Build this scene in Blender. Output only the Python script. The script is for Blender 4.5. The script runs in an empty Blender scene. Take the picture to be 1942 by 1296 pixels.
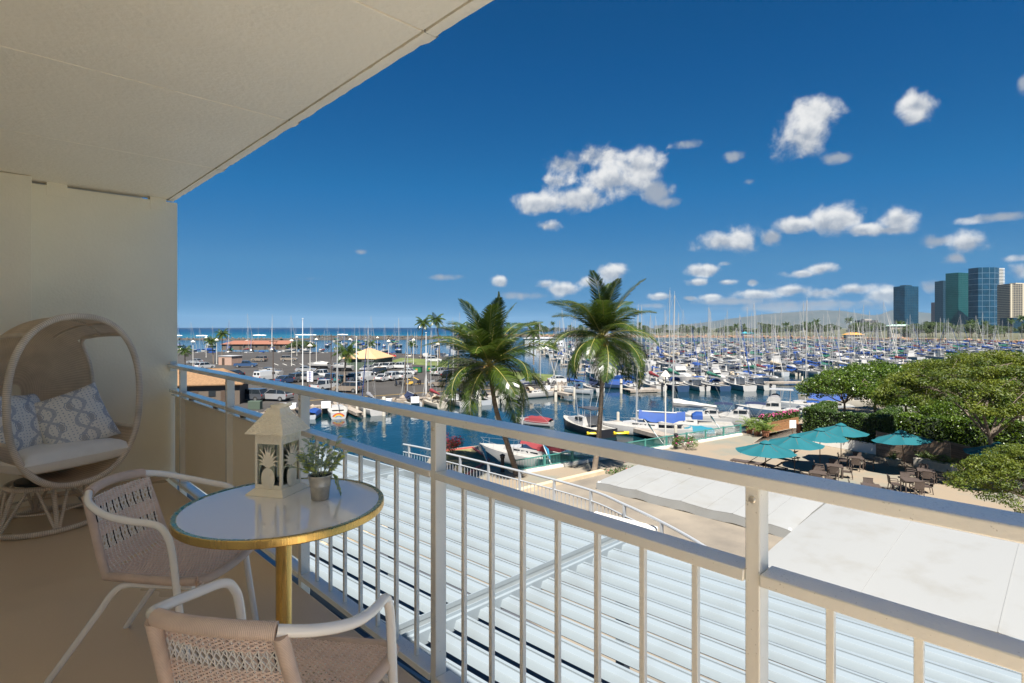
EXPOSURE = 1.62
SKY_STRENGTH = 0.1
HAZE = 0.00003
import bpy, bmesh, math, random
from mathutils import Vector, Matrix
import numpy as np
R = math.radians
random.seed(7)
scene = bpy.context.scene
col = scene.collection

# ---------------------------------------------------------------- camera
YAW = R(44.2)
EYE = 1.39
FX, FY = math.sin(YAW), math.cos(YAW)      # view direction on the ground
RX, RY = math.cos(YAW), -math.sin(YAW)     # to the right of it
FPX = 1050.0
cam = bpy.data.cameras.new('camera')
cam.sensor_width = 36.0
cam.lens = FPX / 1942 * 36
cam.shift_y = -27.0 / 1942
cam.clip_start = 0.02
cam.clip_end = 60000
camo = bpy.data.objects.new('camera', cam)
col.objects.link(camo)
camo.location = (0, 0, EYE)
camo.rotation_euler = (R(90), 0, -YAW)
scene.camera = camo

# ---------------------------------------------------------------- light
SUN_EL = R(58)
LDX, LDY = 0.64, 0.768                    # the way the sunlight travels over the ground
sun = bpy.data.lights.new('sun', 'SUN')
sun.energy = 3.9
sun.angle = R(0.5)
sun.color = (1.0, 0.955, 0.88)
suno = bpy.data.objects.new('sun', sun)
col.objects.link(suno)
d = Vector((LDX * math.cos(SUN_EL), LDY * math.cos(SUN_EL), -math.sin(SUN_EL)))
suno.rotation_euler = d.to_track_quat('-Z', 'Y').to_euler()
suno.location = (-30, -20, 60)

scene.view_settings.view_transform = 'Standard'
scene.view_settings.look = 'None'
scene.view_settings.gamma = 1.0
scene.view_settings.exposure = EXPOSURE
scene.view_settings.use_curve_mapping = False
scene.cycles.max_bounces = 14
scene.cycles.diffuse_bounces = 12
scene.cycles.glossy_bounces = 4
scene.cycles.transmission_bounces = 6
scene.cycles.transparent_max_bounces = 12
scene.cycles.volume_bounces = 0
scene.cycles.caustics_reflective = False
scene.cycles.caustics_refractive = False
scene.cycles.sample_clamp_indirect = 6.0

# ---------------------------------------------------------------- world: clear sky with small cumulus
world = bpy.data.worlds.new('World')
scene.world = world
world.use_nodes = True
world.cycles.sampling_method = 'MANUAL'
world.cycles.sample_map_resolution = 256
wt = world.node_tree
for n in list(wt.nodes): wt.nodes.remove(n)
def wn(t, **k):
    n = wt.nodes.new(t)
    for a, b in k.items(): setattr(n, a, b)
    return n
def wl(a, b): wt.links.new(a, b)
def wmath(op, a, b=None, c=None, clamp=False):
    n = wn('ShaderNodeMath', operation=op, use_clamp=clamp)
    for i, x in enumerate((a, b, c)):
        if x is None: continue
        if isinstance(x, (int, float)): n.inputs[i].default_value = x
        else: wl(x, n.inputs[i])
    return n.outputs[0]
wout = wn('ShaderNodeOutputWorld')
wbg = wn('ShaderNodeBackground')
wbg.inputs['Strength'].default_value = SKY_STRENGTH
wl(wbg.outputs[0], wout.inputs['Surface'])
sky = wn('ShaderNodeTexSky', sky_type='NISHITA')
sky.sun_disc = False
sky.sun_elevation = SUN_EL
# the sun stands opposite to the way its light travels; Blender turns the sky's sun from +Y
sky.sun_rotation = math.atan2(-LDX, -LDY)
sky.altitude = 10
sky.air_density = 0.6
sky.dust_density = 0.0
sky.ozone_density = 6.0
pre = wn('ShaderNodeVectorMath', operation='SCALE'); pre.inputs['Scale'].default_value = 0.05
wl(sky.outputs[0], pre.inputs[0])
hs = wn('ShaderNodeRGBCurve')                 # the same toning for the whole sky: a polariser's deep blue with a soft shoulder
K_ = 2 ** (0.5 - EXPOSURE)
for ci, pts in enumerate((((0, 0), (.031, .0004), (.054, .006), (.105, .040), (.279, .042), (1, .30)),
                          ((0, 0), (.061, .064), (.105, .112), (.195, .168), (.397, .172), (1, .42)),
                          ((0, 0), (.133, .205), (.22, .300), (.352, .345), (.474, .345), (1, .50)))):
    pts = [(q[0], q[1] * K_) for q in pts]
    cu_ = hs.mapping.curves[ci]
    cu_.points[0].location = pts[0]; cu_.points[-1].location = pts[-1]
    for q in pts[1:-1]: cu_.points.new(*q)
    for q in cu_.points: q.handle_type = 'VECTOR'
hs.mapping.update()
wl(pre.outputs[0], hs.inputs['Color'])
tc = wn('ShaderNodeTexCoord')
sep = wn('ShaderNodeSeparateXYZ')
wl(tc.outputs['Generated'], sep.inputs[0])
az = wmath('ARCTAN2', sep.outputs[0], sep.outputs[1])
el = wmath('ARCSINE', sep.outputs[2])
comb = wn('ShaderNodeCombineXYZ')
wl(az, comb.inputs[0]); wl(el, comb.inputs[1])
# (x, y, half width, half height, weight) of each puff, as seen over the harbour (px of the view, turned into directions)
PUFFS = [(1208,318,58,36,1),(1165,345,75,34,1),(1095,374,78,26,.98),(1025,386,58,20,.98),(1075,318,38,26,.72),(1245,362,34,24,.62),
 (1040,429,30,14,.9),(1548,212,42,30,.8),(1528,262,56,42,.98),(1582,300,36,14,.7),(1738,200,40,26,.85),(1728,224,28,18,.8),(1942,160,16,20,.6),
 (1295,275,32,10,.5),(1393,297,28,12,.52),(1420,345,14,7,.48),(1375,456,64,24,1),(1460,452,24,14,.7),(1582,418,52,28,1),(1512,428,38,18,.95),
 (1640,436,44,13,.95),(1702,418,34,22,.9),(1838,462,44,22,.95),(1780,458,36,12,.65),(1812,490,26,12,.7),(1890,413,70,10,.5),(1942,490,40,9,.65),
 (1335,513,38,13,.9),(1378,500,22,7,.5),(1322,536,22,8,.85),(1378,536,22,7,.8),(1428,537,12,7,.5),(1558,511,36,15,.98),(1520,519,34,9,.85),
 (1488,520,24,9,.45),(1440,560,46,11,.82),(1505,552,60,12,.85),(1560,556,60,14,.88),(1615,550,54,13,.9),(1680,560,54,16,.9),(1400,572,90,9,.55),
 (1550,577,170,12,.6),(1348,565,22,8,.8),(1308,566,14,5,.7),(1158,518,30,20,.95),(1122,536,30,12,.8),(1062,549,40,13,.9),(1036,540,20,10,.85),
 (950,533,16,11,.85),(1000,561,70,9,.5),(1255,563,32,8,.85),(588,528,44,7,.34),(685,478,16,6,.36),(842,526,34,7,.34),(1937,512,26,18,.8),
 (1770,545,40,14,.6),(1240,580,60,6,.4),(1130,300,60,22,.6),(1060,345,40,18,.8),(1265,385,26,12,.5),(1500,585,200,9,.5),(1850,560,90,14,.55),(1690,436,40,8,.7),(1590,300,30,12,.6)]
rs = random.Random(3)
puffs = []
for (x, y, w, h, k) in PUFFS:
    u = (x - 971) / FPX; v = (621 - y) / FPX
    q = 1 + u * u
    puffs.append((YAW + math.atan(u), math.atan(v / math.sqrt(q)), w / FPX / q * 1.12, h / FPX / math.sqrt(q) * 1.12, k))
for i in range(14):                          # the same kind of small cumulus all round the horizon
    a = rs.uniform(R(88), R(300)); e = rs.choice([rs.uniform(.03, .12), rs.uniform(.1, .35)])
    if a > math.pi: a -= 2 * math.pi
    w = rs.uniform(.04, .09)
    puffs.append((a, e, w, w * rs.uniform(.3, .6), rs.uniform(.6, 1)))
def puff_field(shift):
    acc = None
    for (a, e, w, h, k) in puffs:
        if shift and k < .79: continue
        ma = wn('ShaderNodeVectorMath', operation='MULTIPLY_ADD')
        wl(comb.outputs[0], ma.inputs[0])
        ma.inputs[1].default_value = (1 / w, 1 / h, 0)
        ma.inputs[2].default_value = (-a / w, -(e + shift * h) / h, 1 - k)
        ln = wn('ShaderNodeVectorMath', operation='LENGTH'); wl(ma.outputs[0], ln.inputs[0])
        acc = ln.outputs['Value'] if acc is None else wmath('SMOOTH_MIN', acc, ln.outputs['Value'], 0.22)
    return acc
L1 = puff_field(0.0)
L2 = puff_field(0.55)
def wnoise(scale, detail, rough, off=None, distort=0.0):
    n = wn('ShaderNodeTexNoise')
    n.inputs['Scale'].default_value = scale; n.inputs['Detail'].default_value = detail
    n.inputs['Roughness'].default_value = rough; n.inputs['Distortion'].default_value = distort
    if off is None: wl(comb.outputs[0], n.inputs['Vector'])
    else:
        a = wn('ShaderNodeVectorMath', operation='ADD'); wl(comb.outputs[0], a.inputs[0]); a.inputs[1].default_value = off
        wl(a.outputs[0], n.inputs['Vector'])
    return n.outputs[0]
n1 = wnoise(26, 8, .56, None, .2)
n1b = wnoise(26, 8, .56, (-.006, .011, 0), .2)
n2 = wnoise(11, 3, .5, (3.1, .7, 0))
nsum = wmath('ADD', wmath('MULTIPLY', wmath('SUBTRACT', n1, .5), 1.95), wmath('MULTIPLY', wmath('SUBTRACT', n2, .5), .9))
fld = wmath('ADD', wmath('SUBTRACT', 1.0, L1), nsum)
dens = wn('ShaderNodeMapRange', interpolation_type='SMOOTHSTEP')
dens.inputs['From Min'].default_value = -.05; dens.inputs['From Max'].default_value = .68
wl(fld, dens.inputs['Value'])
gate = wn('ShaderNodeMapRange', interpolation_type='SMOOTHSTEP')       # no cloud far from any puff
gate.inputs['From Min'].default_value = 1.75; gate.inputs['From Max'].default_value = 1.0
wl(L1, gate.inputs['Value'])
cover = wmath('MULTIPLY', wmath('MULTIPLY', dens.outputs[0], gate.outputs[0]), .95)
lit = wn('ShaderNodeMapRange', interpolation_type='SMOOTHSTEP')
lit.inputs['From Min'].default_value = -.9; lit.inputs['From Max'].default_value = .45
wl(wmath('ADD', wmath('SUBTRACT', L1, L2), wmath('MULTIPLY', wmath('SUBTRACT', n1, n1b), 2.2)), lit.inputs['Value'])
ccol = wn('ShaderNodeMix', data_type='RGBA')
wl(lit.outputs[0], ccol.inputs[0])
ccol.inputs[6].default_value = tuple(c * K_ for c in (.25, .285, .34)) + (1,)  # shaded grey bases and lit white tops mixed into the cloud colour
ccol.inputs[7].default_value = tuple(c * K_ for c in (.62, .62, .61)) + (1,)
cmix = wn('ShaderNodeMix', data_type='RGBA')
wl(cover, cmix.inputs[0]); wl(hs.outputs['Color'], cmix.inputs[6]); wl(ccol.outputs[2], cmix.inputs[7])
post = wn('ShaderNodeVectorMath', operation='SCALE'); post.inputs['Scale'].default_value = 1 / SKY_STRENGTH
wl(cmix.outputs[2], post.inputs[0]); wl(post.outputs[0], wbg.inputs['Color'])

# ---------------------------------------------------------------- where things are
ZT = EYE - 9.8       # terrace
ZW = EYE - 11.6      # harbour water
ZL = EYE - 10.8      # car park and quays
def C(dep, lat, z=0.0):                      # metres ahead of / beside the balcony viewpoint
    return Vector((dep * FX + lat * RX, dep * FY + lat * RY, z))
def G(px, py, z):                            # the spot on the level z that the photo shows at (px, py)
    dep = (EYE - z) * FPX / (py - 621.0)
    return C(dep, (px - 971.0) / FPX * dep, z)
def D(px, dep, z=0.0):                       # the spot dep metres ahead in the direction of column px
    return C(dep, (px - 971.0) / FPX * dep, z)
def zat(py, dep): return EYE + (621.0 - py) / FPX * dep
CAMROT = -YAW                                # local +y away from the viewpoint, +x to its right
def heading(dep, lat):                       # rotation that turns local +y to this direction
    v = C(dep, lat); return math.atan2(-v.x, v.y)

# ---------------------------------------------------------------- materials
MATS = {}
def _bs(m): return next(n for n in m.node_tree.nodes if n.type == 'BSDF_PRINCIPLED')
def mat(name, c, rough=.6, metal=0.0, var=0.0, vscale=6.0, bump=0.0, bscale=40.0, c2=None, spec=.5, coords='Object', detail=5.0,
        trans=0.0, alpha=1.0, coat=0.0, thr=(.35, .65), rnd=0.0, sheen=0.0, stretch=None, rvar=0.0):
    if name in MATS: return MATS[name]
    m = bpy.data.materials.new(name); MATS[name] = m
    m.use_nodes = True
    nt = m.node_tree; b = _bs(m)
    b.inputs['Base Color'].default_value = (*c, 1)
    b.inputs['Roughness'].default_value = rough
    b.inputs['Metallic'].default_value = metal
    b.inputs['Specular IOR Level'].default_value = spec
    b.inputs['Transmission Weight'].default_value = trans
    b.inputs['Alpha'].default_value = alpha
    b.inputs['Coat Weight'].default_value = coat; b.inputs['Coat Roughness'].default_value = .08
    if sheen: b.inputs['Sheen Weight'].default_value = sheen
    src = None
    if var or bump or c2 or rvar:
        t = nt.nodes.new('ShaderNodeTexCoord')
        src = t.outputs[coords]
        if stretch:
            mp = nt.nodes.new('ShaderNodeMapping'); mp.inputs['Scale'].default_value = stretch
            nt.links.new(src, mp.inputs[0]); src = mp.outputs[0]
    last = None
    if var or c2 or rvar:
        n = nt.nodes.new('ShaderNodeTexNoise'); n.inputs['Scale'].default_value = vscale
        n.inputs['Detail'].default_value = detail; n.inputs['Roughness'].default_value = .6
        nt.links.new(src, n.inputs['Vector'])
        mr = nt.nodes.new('ShaderNodeMapRange'); mr.inputs['From Min'].default_value = thr[0]; mr.inputs['From Max'].default_value = thr[1]
        nt.links.new(n.outputs[0], mr.inputs['Value'])
        if var or c2:
            mx = nt.nodes.new('ShaderNodeMix'); mx.data_type = 'RGBA'
            a = c if c2 else tuple(x * (1 - var) for x in c)
            e = c2 if c2 else tuple(min(1, x * (1 + var)) for x in c)
            mx.inputs[6].default_value = (*a, 1); mx.inputs[7].default_value = (*e, 1)
            nt.links.new(mr.outputs[0], mx.inputs[0])
            last = mx.outputs[2]
        if rvar:
            ma = nt.nodes.new('ShaderNodeMath'); ma.operation = 'MULTIPLY_ADD'
            nt.links.new(mr.outputs[0], ma.inputs[0]); ma.inputs[1].default_value = rvar; ma.inputs[2].default_value = rough - rvar / 2
            nt.links.new(ma.outputs[0], b.inputs['Roughness'])
    if rnd:
        oi = nt.nodes.new('ShaderNodeObjectInfo')
        hsv = nt.nodes.new('ShaderNodeHueSaturation')
        ma = nt.nodes.new('ShaderNodeMapRange'); ma.inputs['To Min'].default_value = 1 - rnd; ma.inputs['To Max'].default_value = 1 + rnd
        nt.links.new(oi.outputs['Random'], ma.inputs['Value']); nt.links.new(ma.outputs[0], hsv.inputs['Value'])
        if last: nt.links.new(last, hsv.inputs['Color'])
        else: hsv.inputs['Color'].default_value = (*c, 1)
        last = hsv.outputs[0]
    if last: nt.links.new(last, b.inputs['Base Color'])
    if bump:
        n = nt.nodes.new('ShaderNodeTexNoise'); n.inputs['Scale'].default_value = bscale; n.inputs['Detail'].default_value = 4
        nt.links.new(src, n.inputs['Vector'])
        bm = nt.nodes.new('ShaderNodeBump'); bm.inputs['Strength'].default_value = min(1, bump); bm.inputs['Distance'].default_value = .01 * max(1, bump)
        nt.links.new(n.outputs[0], bm.inputs['Height']); nt.links.new(bm.outputs[0], b.inputs['Normal'])
    return m
def leafmat(name, c, c2, vscale=1.5, transl=.35, rough=.45, rnd=.15):
    """leaves: colour differs from clump to clump, some light comes through"""
    if name in MATS: return MATS[name]
    m = bpy.data.materials.new(name); MATS[name] = m; m.use_nodes = True
    nt = m.node_tree; b = _bs(m); out = next(n for n in nt.nodes if n.type == 'OUTPUT_MATERIAL')
    geo = nt.nodes.new('ShaderNodeNewGeometry'); tcn = nt.nodes.new('ShaderNodeTexCoord')
    n = nt.nodes.new('ShaderNodeTexNoise'); n.inputs['Scale'].default_value = vscale; n.inputs['Detail'].default_value = 3
    nt.links.new(tcn.outputs['Object'], n.inputs['Vector'])
    add = nt.nodes.new('ShaderNodeMath'); add.operation = 'MULTIPLY_ADD'
    nt.links.new(geo.outputs['Random Per Island'], add.inputs[0]); add.inputs[1].default_value = .7; 
    sub = nt.nodes.new('ShaderNodeMath'); sub.operation = 'MULTIPLY_ADD'; nt.links.new(n.outputs[0], sub.inputs[0]); sub.inputs[1].default_value = 1.6; sub.inputs[2].default_value = -.65
    nt.links.new(sub.outputs[0], add.inputs[2]); add.use_clamp = True
    mx = nt.nodes.new('ShaderNodeMix'); mx.data_type = 'RGBA'
    mx.inputs[6].default_value = (*c, 1); mx.inputs[7].default_value = (*c2, 1)
    nt.links.new(add.outputs[0], mx.inputs[0])
    nt.links.new(mx.outputs[2], b.inputs['Base Color'])
    b.inputs['Roughness'].default_value = rough
    tr = nt.nodes.new('ShaderNodeBsdfTranslucent')
    br = nt.nodes.new('ShaderNodeHueSaturation'); br.inputs['Value'].default_value = 1.5; br.inputs['Hue'].default_value = .49
    nt.links.new(mx.outputs[2], br.inputs['Color']); nt.links.new(br.outputs[0], tr.inputs['Color'])
    ms = nt.nodes.new('ShaderNodeMixShader'); ms.inputs[0].default_value = transl
    nt.links.new(b.outputs[0], ms.inputs[1]); nt.links.new(tr.outputs[0], ms.inputs[2])
    nt.links.new(ms.outputs[0], out.inputs['Surface'])
    return m
def uvwave(name, c, c2, sx, sy, rough=.6, bump=.6, dist=.003, gap=.5):
    """cord or cane laid side by side: ridges along UV, darker between the cords"""
    if name in MATS: return MATS[name]
    m = bpy.data.materials.new(name); MATS[name] = m; m.use_nodes = True
    nt = m.node_tree; b = _bs(m); b.inputs['Roughness'].default_value = rough
    uv = nt.nodes.new('ShaderNodeUVMap'); sp = nt.nodes.new('ShaderNodeSeparateXYZ'); nt.links.new(uv.outputs[0], sp.inputs[0])
    def w(sock, s):
        a = nt.nodes.new('ShaderNodeMath'); a.operation = 'MULTIPLY'; nt.links.new(sock, a.inputs[0]); a.inputs[1].default_value = s
        q = nt.nodes.new('ShaderNodeMath'); q.operation = 'PINGPONG'; nt.links.new(a.outputs[0], q.inputs[0]); q.inputs[1].default_value = .5
        e = nt.nodes.new('ShaderNodeMath'); e.operation = 'MULTIPLY'; nt.links.new(q.outputs[0], e.inputs[0]); e.inputs[1].default_value = 2
        p = nt.nodes.new('ShaderNodeMath'); p.operation = 'POWER'; nt.links.new(e.outputs[0], p.inputs[0]); p.inputs[1].default_value = gap
        return p.outputs[0]
    if sx and sy:
        mu = nt.nodes.new('ShaderNodeMath'); mu.operation = 'MULTIPLY'; nt.links.new(w(sp.outputs[0], sx), mu.inputs[0]); nt.links.new(w(sp.outputs[1], sy), mu.inputs[1]); hgt = mu.outputs[0]
    else: hgt = w(sp.outputs[0], sx) if sx else w(sp.outputs[1], sy)
    mx = nt.nodes.new('ShaderNodeMix'); mx.data_type = 'RGBA'; mx.inputs[6].default_value = (*c2, 1); mx.inputs[7].default_value = (*c, 1)
    nz = nt.nodes.new('ShaderNodeTexNoise'); nz.inputs['Scale'].default_value = 9; nz.inputs['Detail'].default_value = 5
    tcn = nt.nodes.new('ShaderNodeTexCoord'); nt.links.new(tcn.outputs['Object'], nz.inputs['Vector'])
    nt.links.new(hgt, mx.inputs[0])
    hsn = nt.nodes.new('ShaderNodeHueSaturation'); nt.links.new(mx.outputs[2], hsn.inputs['Color'])
    mr = nt.nodes.new('ShaderNodeMapRange'); mr.inputs['From Min'].default_value = .3; mr.inputs['From Max'].default_value = .7; mr.inputs['To Min'].default_value = .82; mr.inputs['To Max'].default_value = 1.12
    nt.links.new(nz.outputs[0], mr.inputs['Value']); nt.links.new(mr.outputs[0], hsn.inputs['Value'])
    nt.links.new(hsn.outputs[0], b.inputs['Base Color'])
    bm = nt.nodes.new('ShaderNodeBump'); bm.inputs['Strength'].default_value = bump; bm.inputs['Distance'].default_value = dist
    nt.links.new(hgt, bm.inputs['Height']); nt.links.new(bm.outputs[0], b.inputs['Normal'])
    return m

# ---------------------------------------------------------------- mesh building
def cr(pts, k=6, closed=False):
    """smooth curve through the points"""
    P = [Vector(p) for p in pts]; n = len(P); out = []
    for i in range(n if closed else n - 1):
        g = lambda j: P[j % n] if closed else P[min(max(j, 0), n - 1)]
        p0, p1, p2, p3 = g(i - 1), g(i), g(i + 1), g(i + 2)
        for q in range(k):
            t = q / k
            out.append(.5 * ((2 * p1) + (p2 - p0) * t + (2 * p0 - 5 * p1 + 4 * p2 - p3) * t * t + (3 * p1 - p0 - 3 * p2 + p3) * t ** 3))
    if not closed: out.append(P[-1])
    return out
class MB:
    def __init__(s): s.v = []; s.f = []; s.m = []; s.u = []; s.M = None
    def add(s, verts, faces, mi=0, uvs=None):
        b = len(s.v)
        if s.M is not None: verts = [tuple(s.M @ Vector(p)) for p in verts]
        s.v.extend([tuple(p) for p in verts])
        for i, f in enumerate(faces):
            s.f.append([b + j for j in f]); s.m.append(mi)
            s.u.append(uvs[i] if uvs else None)
        return s
    def box(s, c, size, rz=0.0, mi=0, rx=0.0, ry=0.0):
        x, y, z = size[0] / 2, size[1] / 2, size[2] / 2
        V = [Vector(p) for p in ((-x, -y, -z), (x, -y, -z), (x, y, -z), (-x, y, -z), (-x, -y, z), (x, -y, z), (x, y, z), (-x, y, z))]
        if rz or rx or ry:
            M = Matrix.Rotation(rz, 3, 'Z') @ Matrix.Rotation(ry, 3, 'Y') @ Matrix.Rotation(rx, 3, 'X'); V = [M @ p for p in V]
        c = Vector(c)
        return s.add([p + c for p in V], [(0, 3, 2, 1), (4, 5, 6, 7), (0, 1, 5, 4), (1, 2, 6, 5), (2, 3, 7, 6), (3, 0, 4, 7)], mi)
    def bar(s, a, b, w, h, mi=0):
        """straight square bar from a to b (w across, h up)"""
        a = Vector(a); b = Vector(b); t = (b - a)
        L = t.length; t.normalize()
        up = Vector((0, 0, 1)) if abs(t.z) < .98 else Vector((0, 1, 0))
        sx = t.cross(up).normalized() * (w / 2); uz = sx.cross(t).normalized() * (h / 2)
        V = [a - sx - uz, a + sx - uz, a + sx + uz, a - sx + uz, b - sx - uz, b + sx - uz, b + sx + uz, b - sx + uz]
        return s.add(V, [(0, 1, 2, 3), (7, 6, 5, 4), (0, 4, 5, 1), (1, 5, 6, 2), (2, 6, 7, 3), (3, 7, 4, 0)], mi)
    def tube(s, pts, r, n=8, mi=0, closed=False, caps=True):
        P = [Vector(p) for p in pts]; m = len(P)
        rr = r if isinstance(r, (list, tuple)) else [r] * m
        T = []
        for i in range(m):
            a = P[(i - 1) % m] if (closed or i > 0) else P[i]; b = P[(i + 1) % m] if (closed or i < m - 1) else P[i]
            t = (b - a); T.append(t.normalized() if t.length > 1e-9 else Vector((0, 0, 1)))
        nrm = T[0].orthogonal().normalized()
        V = []; dist = 0; ds = []
        for i in range(m):
            if i: 
                nrm = (nrm - T[i] * nrm.dot(T[i])); nrm = nrm.normalized() if nrm.length > 1e-6 else T[i].orthogonal().normalized(); dist += (P[i] - P[i - 1]).length
            ds.append(dist)
            bn = T[i].cross(nrm)
            for j in range(n):
                a = 2 * math.pi * j / n
                V.append(P[i] + (nrm * math.cos(a) + bn * math.sin(a)) * rr[i])
        F = []; U = []
        for i in range(m if closed else m - 1):
            i2 = (i + 1) % m; d0 = ds[i]; d1 = ds[i2] if i2 else dist + (P[0] - P[-1]).length
            for j in range(n):
                j2 = (j + 1) % n
                F.append((i * n + j, i * n + j2, i2 * n + j2, i2 * n + j))
                U.append(((d0, j / n), (d0, (j + 1) / n), (d1, (j + 1) / n), (d1, j / n)))
        if caps and not closed:
            F.append(tuple(range(n - 1, -1, -1))); U.append(tuple((0, 0) for _ in range(n)))
            F.append(tuple(range((m - 1) * n, m * n))); U.append(tuple((dist, 0) for _ in range(n)))
        return s.add(V, F, mi, U)
    def grid(s, P, mi=0, cu=False, cv=False, us=1.0, vs=1.0, flip=False):
        m = len(P); n = len(P[0]); V = [p for row in P for p in row]; F = []; U = []
        for i in range(m if cu else m - 1):
            for j in range(n if cv else n - 1):
                i2 = (i + 1) % m; j2 = (j + 1) % n
                f = (i * n + j, i2 * n + j, i2 * n + j2, i * n + j2)
                u = ((us * i / m, vs * j / n), (us * (i + 1) / m, vs * j / n), (us * (i + 1) / m, vs * (j + 1) / n), (us * i / m, vs * (j + 1) / n))
                if flip: f = f[::-1]; u = u[::-1]
                F.append(f); U.append(u)
        return s.add(V, F, mi, U)
    def lathe(s, prof, n=20, c=(0, 0, 0), mi=0):
        V = []; F = []
        for (r, z) in prof:
            for j in range(n):
                a = 2 * math.pi * j / n; V.append((c[0] + r * math.cos(a), c[1] + r * math.sin(a), c[2] + z))
        for i in range(len(prof) - 1):
            for j in range(n): F.append((i * n + j, i * n + (j + 1) % n, (i + 1) * n + (j + 1) % n, (i + 1) * n + j))
        return s.add(V, F, mi)
    def prism(s, poly, z0, z1, mi=0):
        n = len(poly)
        A = sum(poly[i][0] * poly[(i + 1) % n][1] - poly[(i + 1) % n][0] * poly[i][1] for i in range(n))
        if A < 0: poly = poly[::-1]
        V = [(p[0], p[1], z0) for p in poly] + [(p[0], p[1], z1) for p in poly]
        F = [tuple(range(n - 1, -1, -1)), tuple(range(n, 2 * n))] + [(i, (i + 1) % n, n + (i + 1) % n, n + i) for i in range(n)]
        return s.add(V, F, mi)
    def side_prism(s, poly, x0, x1, mi=0):
        """poly in (y, z), extruded along x"""
        n = len(poly)
        A = sum(poly[i][0] * poly[(i + 1) % n][1] - poly[(i + 1) % n][0] * poly[i][1] for i in range(n))
        if A < 0: poly = poly[::-1]
        V = [(x0, p[0], p[1]) for p in poly] + [(x1, p[0], p[1]) for p in poly]
        F = [tuple(range(n - 1, -1, -1)), tuple(range(n, 2 * n))] + [(i, (i + 1) % n, n + (i + 1) % n, n + i) for i in range(n)]
        return s.add(V, F, mi)
    def quad(s, a, b, c, d, mi=0): return s.add([a, b, c, d], [(0, 1, 2, 3)], mi, [((0, 0), (1, 0), (1, 1), (0, 1))])
    def mesh(s, name, mats, smooth=True, angle=38):
        me = bpy.data.meshes.new(name)
        me.from_pydata(s.v, [], s.f)
        if any(u is not None for u in s.u):
            uvl = me.uv_layers.new(name='UVMap')
            flat = []
            for f, u in zip(s.f, s.u):
                for k in range(len(f)): flat.extend(u[k] if u else (0.0, 0.0))
            uvl.data.foreach_set('uv', flat)
        for m in (mats if isinstance(mats, (list, tuple)) else [mats]): me.materials.append(m)
        me.polygons.foreach_set('material_index', s.m)
        if smooth:
            me.polygons.foreach_set('use_smooth', [True] * len(s.f))
            me.set_sharp_from_angle(angle=R(angle))
        me.update()
        return me
    def build(s, name, mats, parent=None, smooth=True, angle=38, loc=None, rz=None, bevel=0.0):
        return put(name, s.mesh(name, mats, smooth, angle), parent, loc, rz, bevel)
def put(name, me, parent=None, loc=None, rz=None, bevel=0.0):
    o = bpy.data.objects.new(name, me); col.objects.link(o)
    if parent is not None: o.parent = parent
    if loc is not None: o.location = loc
    if rz is not None: o.rotation_euler = (0, 0, rz)
    if bevel:
        b = o.modifiers.new('bevel', 'BEVEL'); b.width = bevel; b.segments = 2; b.limit_method = 'ANGLE'
    return o
def tag(o, label, cat, group=None):
    o['label'] = label; o['category'] = cat
    if group: o['group'] = group
    return o
def thing(name, label, cat, loc=(0, 0, 0), rz=0.0, group=None):
    o = bpy.data.objects.new(name, None); col.objects.link(o)
    o.location = loc; o.rotation_euler = (0, 0, rz); o.empty_display_size = .1
    return tag(o, label, cat, group)
def struct(o): o['kind'] = 'structure'; return o
def stuff(o): o['kind'] = 'stuff'; return o
def copy_tree(o, parent=None):
    c = o.copy(); col.objects.link(c); c.parent = parent
    for ch in list(o.children): copy_tree(ch, c)
    return c

# ================================================================ THE BALCONY
M_PAINT = mat('cream_wall_paint', (.93, .86, .68), .55, var=.03, vscale=1.3, bump=.25, bscale=55)
M_CEIL = mat('cream_ceiling_paint', (.92, .855, .72), .42, var=.03, vscale=1.1, bump=.45, bscale=38)
M_FLOOR = mat('tan_floor_coating', (.69, .54, .375), .36, var=.035, vscale=1.1, detail=3, bump=.12, bscale=90, rvar=.2)
M_SLAB = mat('white_slab_edge', (.72, .68, .60), .7, var=.08, vscale=5, bump=.3, bscale=40)
M_GAP = mat('dark_joint', (.10, .09, .08), .9)
YW = 5.85; CZ = 2.57; SLX = 1.26
fl = MB(); fl.box(((-.9 + SLX) / 2, (-5 + YW) / 2, -.11), (SLX + .9, YW + 5, .22)); fl.box((-3.2, -3.05, -.111), (4.59, 3.89, .219)); wt_ = MB(); wt_.box((-2.2, -3.05, .006), (6.6, 3.7, .012)); struct(wt_.build('path_bounce_tiles', [mat('white_bounce_tile', (.78, .75, .68), .6, var=.04, vscale=2)]))  # white tiles on an unseen deck, added to bounce sun onto the balcony
struct(fl.build('balcony_floor', [M_FLOOR], bevel=.012))
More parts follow.
